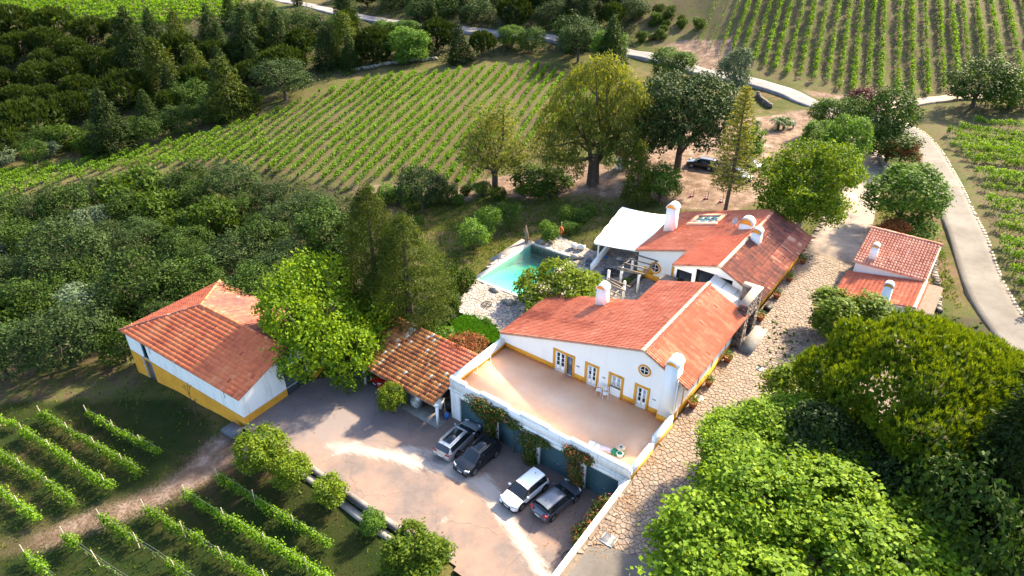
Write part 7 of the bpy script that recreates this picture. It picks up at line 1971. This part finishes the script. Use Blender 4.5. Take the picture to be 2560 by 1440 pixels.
def hedge_flower():
    t = thing('flowering_hedge', 'bushy orange-flowered creeper leaning over the low boundary wall', 'creeper', (-15.3, 27, 0))
    b = MB(); f = MB()
    for (a, c, z, r) in [(1500, 1268, 2.0, .9), (1488, 1300, 1.8, 1.0), (1470, 1330, 1.5, 1.0), (1455, 1350, 1.2, .9), (1450, 1330, .8, .8), (1520, 1260, 2.6, .7), (1462, 1355, .7, .7)]:
        p = at(a, c, z); p[0] = min(p[0], -14.9); leafball(b, p, (r*.8, r, r*.9), 420, .2); leafball(f, p, (r*.83, r*1.03, r*.93), 130, .15)
    b.build('foliage', M['boug'], t); f.build('blossom', M['boug_fl'], t)
    b = MB(); b.tube([(-15.2, 27, -.1), (-15, 27, 1.6)], [.08, .04], 6); b.build('stem', M['bark'], t)
hedge_flower()

# ------------------------------------------------------------------ vines
def vine_row(P, label, group, per_m, size, mtl, h=1.15, wid=.30, post=None, gap=.06, vig=None, stems=True, wire=False, sp=1.15, run=.33):
    P = np.array(P); seg = np.r_[0, np.cumsum(np.linalg.norm(np.diff(P, axis=0), axis=1))]; L = seg[-1]
    if L < 1.5: return
    t0 = np.array([np.interp(L/2, seg, P[:, 0]), np.interp(L/2, seg, P[:, 1])]); loc = (t0[0], t0[1], float(zt(*t0)))
    t = thing('vine_row', label, 'vine row', loc, 0, group)
    ns = max(2, int(L/sp)); ps = (np.arange(ns)+.5)*L/ns+rng.normal(0, (run-.22)*sp, ns)
    vg = np.clip(rng.normal(1, .25, ns), .35, 1.5); vg[rng.random(ns) < gap] = 0.08
    if vig is not None: vg *= vig(np.interp(ps, seg, P[:, 0]), np.interp(ps, seg, P[:, 1]))
    cnt = np.maximum((per_m*sp*vg).astype(int), 0); k = np.repeat(np.arange(ns), cnt)
    if len(k) == 0: k = np.zeros(3, int)
    s = np.clip(ps[k]+rng.normal(0, sp*run, len(k)), 0, L)
    d = np.array([np.interp(np.clip(s+.5, 0, L), seg, P[:, i])-np.interp(np.clip(s-.5, 0, L), seg, P[:, i]) for i in (0, 1)]).T
    d /= np.linalg.norm(d, axis=1)[:, None]+1e-9
    lat = rng.normal(0, wid, len(k))*np.sqrt(vg[k]+.05)
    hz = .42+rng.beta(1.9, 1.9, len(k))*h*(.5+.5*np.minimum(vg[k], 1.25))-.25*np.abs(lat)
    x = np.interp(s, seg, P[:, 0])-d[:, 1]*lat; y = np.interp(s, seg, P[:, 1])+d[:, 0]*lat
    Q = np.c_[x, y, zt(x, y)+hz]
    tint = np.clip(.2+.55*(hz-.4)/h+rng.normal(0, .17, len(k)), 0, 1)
    b = MB(); leaves(b, Q, np.c_[-d[:, 1]*lat*1.6, d[:, 0]*lat*1.6, .5+0*lat]+rng.normal(0, .5, (len(k), 3)), size, tint, .8)
    b.build('foliage', M[mtl], t)
    if stems:
        b = MB()
        for q in ps[::1 if L < 40 else 2]:
            p = np.array([np.interp(q, seg, P[:, 0]), np.interp(q, seg, P[:, 1])]); z = float(zt(*p)); j = rng.normal(0, .06, 2)
            b.tube([(p[0], p[1], z-.1), (p[0]+j[0], p[1]+j[1], z+.75)], [.035, .028], 4, cap=False)
        kind(b.build('vine_stems', M['bark'], t), 'stuff')
    if post:
        for q in np.arange(.2, L, post):
            p = np.array([np.interp(q, seg, P[:, 0]), np.interp(q, seg, P[:, 1])]); z = float(zt(*p))
            b = MB(); b.tube([(p[0], p[1], z-.2), (p[0]+rng.normal(0, .05), p[1]+rng.normal(0, .05), z+1.75)], [.04, .035], 5); b.build('post', M['wood_pale'], t)
    if wire:
        b = MB()
        for hh in (.8, 1.35): b.tube([(P[i][0], P[i][1], float(zt(*P[i]))+hh) for i in range(len(P))], .006, 4, cap=False)
        b.build('wire', M['metal'], t)
G1 = 'short vine rows in the lower vineyard'
LOWR = [([(215,1030),(300,1080),(398,1130)], 'vine row nearest the barn in the lower vineyard'), ([(98,1032),(150,1062),(250,1120),(352,1182)], 'second vine row from the barn in the lower vineyard'),
 ([(52,1075),(130,1122),(205,1172),(282,1218)], 'third vine row from the barn, sloping down to the grass track'), ([(-20,1120),(60,1172),(100,1195),(192,1262)], 'fourth vine row from the barn, reaching the picture edge'), ([(-30,1208),(20,1240),(98,1298)], 'vine row above the grass track at the picture edge'), ([(-10,1048),(42,1062)], 'short vine stub at the picture edge level with the barn base'),
 ([(542,1188),(640,1250),(740,1310),(828,1362)], 'long sunlit vine row nearest the courtyard wall'), ([(460,1232),(560,1292),(692,1368),(760,1410),(830,1455)], 'second sunlit vine row from the courtyard wall'), ([(358,1268),(446,1322),(478,1335),(560,1390),(668,1450)], 'third vine row from the courtyard wall with a gap in the middle'),
 ([(248,1290),(350,1358),(430,1410),(520,1470)], 'fourth vine row from the courtyard wall with bare wires'), ([(155,1335),(240,1395),(330,1455)], 'fifth vine row from the courtyard wall with pale posts'), ([(58,1380),(140,1445)], 'last short vine row in the bottom corner of the picture')]
GAPS = {8: [(446,480)], 9: [(352,415),(455,600)], 10: [(212,420)]}
for i, (pl_, lb_) in enumerate(LOWR):
    P = smooth_path([hit(a, c, .8)[:2] for a, c in pl_], .5)
    def vg_(x, y, i=i):
        px, py, _ = proj(np.c_[x, y, zt(x, y)+.8]); o = np.ones(len(x))
        for a, c in GAPS.get(i, []): o[(px > a) & (px < c)] = .04
        return o
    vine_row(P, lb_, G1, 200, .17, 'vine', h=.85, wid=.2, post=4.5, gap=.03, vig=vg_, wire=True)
# hillside vineyard across the valley
HV = [(-60,430),(150,405),(330,375),(560,318),(700,270),(820,218),(930,192),(1050,180),(1200,165),(1350,158),(1420,185),(1600,190),(1500,270),(1360,330),(1190,465),(1000,440),(880,462),(740,440),(560,402),(300,420),(60,480),(-60,500)]
a0, a1 = hit(790, 330)[:2], hit(921, 224)[:2]; dv = (a1-a0)/np.linalg.norm(a1-a0); nv = np.array([dv[1], -dv[0]])
G2 = 'vine rows in the hillside vineyard'
runs = []
for j in range(-70, 71):
    o_ = a0+nv*j*2.3; s = np.arange(-150, 150, .6); q = o_+dv*s[:, None]
    px, py, d = proj(np.c_[q, zt(q[:, 0], q[:, 1])+.5]); ok = in_poly(px, py, HV) & (d > 0) & (px > -60)
    ok &= (q[:, 0] > -195) & (q[:, 1] < 160) & (d < 215)
    if ok.sum() > 6: runs.append(q[ok])
for j, q in enumerate(runs):
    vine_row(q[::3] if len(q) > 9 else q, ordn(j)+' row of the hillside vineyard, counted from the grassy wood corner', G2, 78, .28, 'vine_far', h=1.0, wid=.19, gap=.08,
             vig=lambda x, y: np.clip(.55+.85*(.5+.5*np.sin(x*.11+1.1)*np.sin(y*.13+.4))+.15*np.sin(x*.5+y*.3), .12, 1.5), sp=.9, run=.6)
# upper vineyard: rows climb the slope
G3 = 'vine rows climbing the upper vineyard'
bots = [(1747,114),(1772,128),(1801,133),(1832,124),(1861,126),(1883,158),(1910,165),(1937,173),(1968,186),(1999,195),(2034,201),(2068,205),(2098,223),(2131,232),(2168,222),(2200,222),(2244,242),(2280,235),(2320,239),(2360,228),(2396,222),(2428,220),(2468,215),(2510,205),(2555,198),(2600,190),(2645,180)]
for j, (a, c) in enumerate(bots):
    P = []
    for s in np.linspace(0, 1, 14):
        y = c+(-70-c)*s; x = a+(2276-a)*(c-y)/(c+1190); p = hit(x, y, .4)
        if np.linalg.norm(p-EYE) < 300: P.append(p[:2])
    P = smooth_path(P, 1.5)
    vine_row(P, ordn(j)+' vine row from the wooded corner of the upper vineyard', G3, 60 if j > 1 else 16, .32, 'vine_far', h=1.25, wid=.26, gap=.07, vig=(lambda x, y: .9+.25*np.sin(x*.9+y*.35)) if j > 2 else (lambda x, y: .35+0*x))
# vines beside the concrete road
G4 = 'vine rows beside the concrete road'
ends = [(2432,299),(2396,316),(2370,325),(2370,340),(2372,356),(2396,370),(2410,386),(2430,398),(2436,424),(2453,440),(2457,462),(2462,494),(2476,512),(2490,538),(2490,560),(2500,598),(2508,622),(2524,638),(2524,668),(2540,700),(2554,726),(2562,770)]
for j, (a, c) in enumerate(ends):
    p = hit(a, c, .8)[:2]; P = [p+np.array([1, -.10])*s for s in np.linspace(0, 30, 16)]
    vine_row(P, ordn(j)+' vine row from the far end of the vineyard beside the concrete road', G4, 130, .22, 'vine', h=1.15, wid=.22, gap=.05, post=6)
# far vineyard beyond the plantation
FV = [(-120,-60),(660,-60),(610,15),(575,42),(470,55),(330,70),(150,56),(-120,50)]
a0, a1 = hit(0, 40)[:2], hit(330, 18)[:2]; dv = (a1-a0)/np.linalg.norm(a1-a0); nv = np.array([-dv[1], dv[0]])
q0 = hit(260, 66)[:2]; G5 = 'vine rows in the far vineyard'; j2 = 0
for j in range(-4, 40):
    o_ = q0+nv*j*2.6*(1 if nv @ q0 > 0 else -1); s = np.arange(-180, 180, 1.0); q = o_+dv*s[:, None]
    px, py, d = proj(np.c_[q, zt(q[:, 0], q[:, 1])+.5]); ok = in_poly(px, py, FV) & (d > 0) & (d < 330)
    if ok.sum() > 8:
        vine_row(q[ok][::3], ordn(j2)+' row of the far vineyard beyond the pine plantation, counted from the wood', G5, 22, .55, 'vine_far', h=1.2, wid=.45, gap=.05, stems=False); j2 += 1

# ------------------------------------------------------------------ ground cover
def cover():
    n = 150000
    x = rng.uniform(-75, 12, n); y = rng.uniform(2, 100, n)
    i = ((x-GX0)/GS).astype(int); j = ((y-GY0)/GS).astype(int)
    px, py, d = proj(np.c_[x, y, zt(x, y)])
    k = (px > -30) & (px < 2600) & (py > -10) & (py < 1480)
    g_ = z_green[j, i]; base_n = np.sin(x*.6+1.3*np.sin(y*.35))*np.sin(y*.5+x*.13)
    k &= rng.random(n) < np.where(g_ > .3, .55+.4*base_n, .12+.1*base_n)
    k &= (z_pink[j, i] < .25) & ~in_poly(x, y, YARD) & ~in_poly(x, y, PATIO) & ~((x > -32.3) & (x < -8.6) & (y > 33) & (y < 74.2)) & ~((x > -14.4) & (x < -4) & (y < 77)) & ~((x > -64) & (x < -46) & (y > 21) & (y < 33)) & ~((x > -43.2) & (x < -32) & (y > 31.5) & (y < 38.3))
    for p in (rp,): 
        pass
    for pw in ROADS:
        dd = np.full(n, 99.)
        for q in pw[::3]: dd = np.minimum(dd, (x-q[0])**2+(y-q[1])**2)
        k &= dd > 2.9**2
    x, y = x[k], y[k]
    b = MB(); tufts(b, x, y, zt(x, y)-.03, .26, .07)
    kind(b.build('grass', M['grass']), 'stuff')
    n = 60000; x = rng.uniform(-290, 20, n); y = rng.uniform(5, 230, n)
    i = np.clip(((x-GX0)/GS).astype(int), 0, GNX-1); j = np.clip(((y-GY0)/GS).astype(int), 0, GNY-1)
    px, py, d = proj(np.c_[x, y, zt(x, y)]); k = (z_wood[j, i] > .4) & (px > -60) & (px < 2620) & (d > 0) & (d < 280)
    k &= ~((x > -65) & (x < -45.5) & (y > 21) & (y < 34))
    for pw in ROADS:
        dd = np.full(n, 99.)
        for q in pw[::3]: dd = np.minimum(dd, (x-q[0])**2+(y-q[1])**2)
        k &= dd > 3.2**2
    x, y = x[k], y[k]; c = np.repeat(np.arange(len(x)), 5); m = len(c)
    P = np.c_[x[c]+rng.normal(0, .3, m), y[c]+rng.normal(0, .3, m), zt(x[c], y[c])+rng.uniform(0, .7, m)]
    b = MB(); leaves(b, P, rng.normal(0, .5, (m, 3))+np.array([0, 0, .6]), .42, np.clip(rng.normal(.4, .2, len(x))[c]+rng.normal(0, .1, m), 0, 1), .6)
    kind(b.build('undergrowth', M['scrub']), 'stuff')
def litter():
    P = []
    for (a, c, r, n) in [(1450,1290,2.2,420),(1420,1380,2.0,160),(1560,1250,1.2,300),(1500,1340,1.6,260),(1620,1150,1.6,220),(760,1010,4.0,380),(880,985,2.5,200),(1040,1045,1.5,160),(1330,1140,1.6,160),(1700,1060,1.3,150),(1800,930,1.6,140)]:
        q = hit(a, c); d = rng.normal(0, r*.6, (n, 2)); P.append(q[:2]+d)
    P = np.concatenate(P); x, y = P[:, 0], P[:, 1]
    k = ((in_poly(x, y, YARD) & (x < -14.7) & (y < 33.2)) | ((x > -14.0) & (x < -5) & (y > 20) & (y < 72)))
    x, y = x[k], y[k]; n = len(x)
    b = MB(); leaves(b, np.c_[x, y, gz(x, y)+np.where(x > -14.3, .055, .02)], np.array([0, 0, 1.])+rng.normal(0, .15, (n, 3)), .11, rng.random(n), .7)
    kind(b.build('fallen_leaves', leafmat('dry_leaf', (.10, .045, .02), (.30, .17, .07), .1, objvar=0)), 'stuff')
litter()
cover()
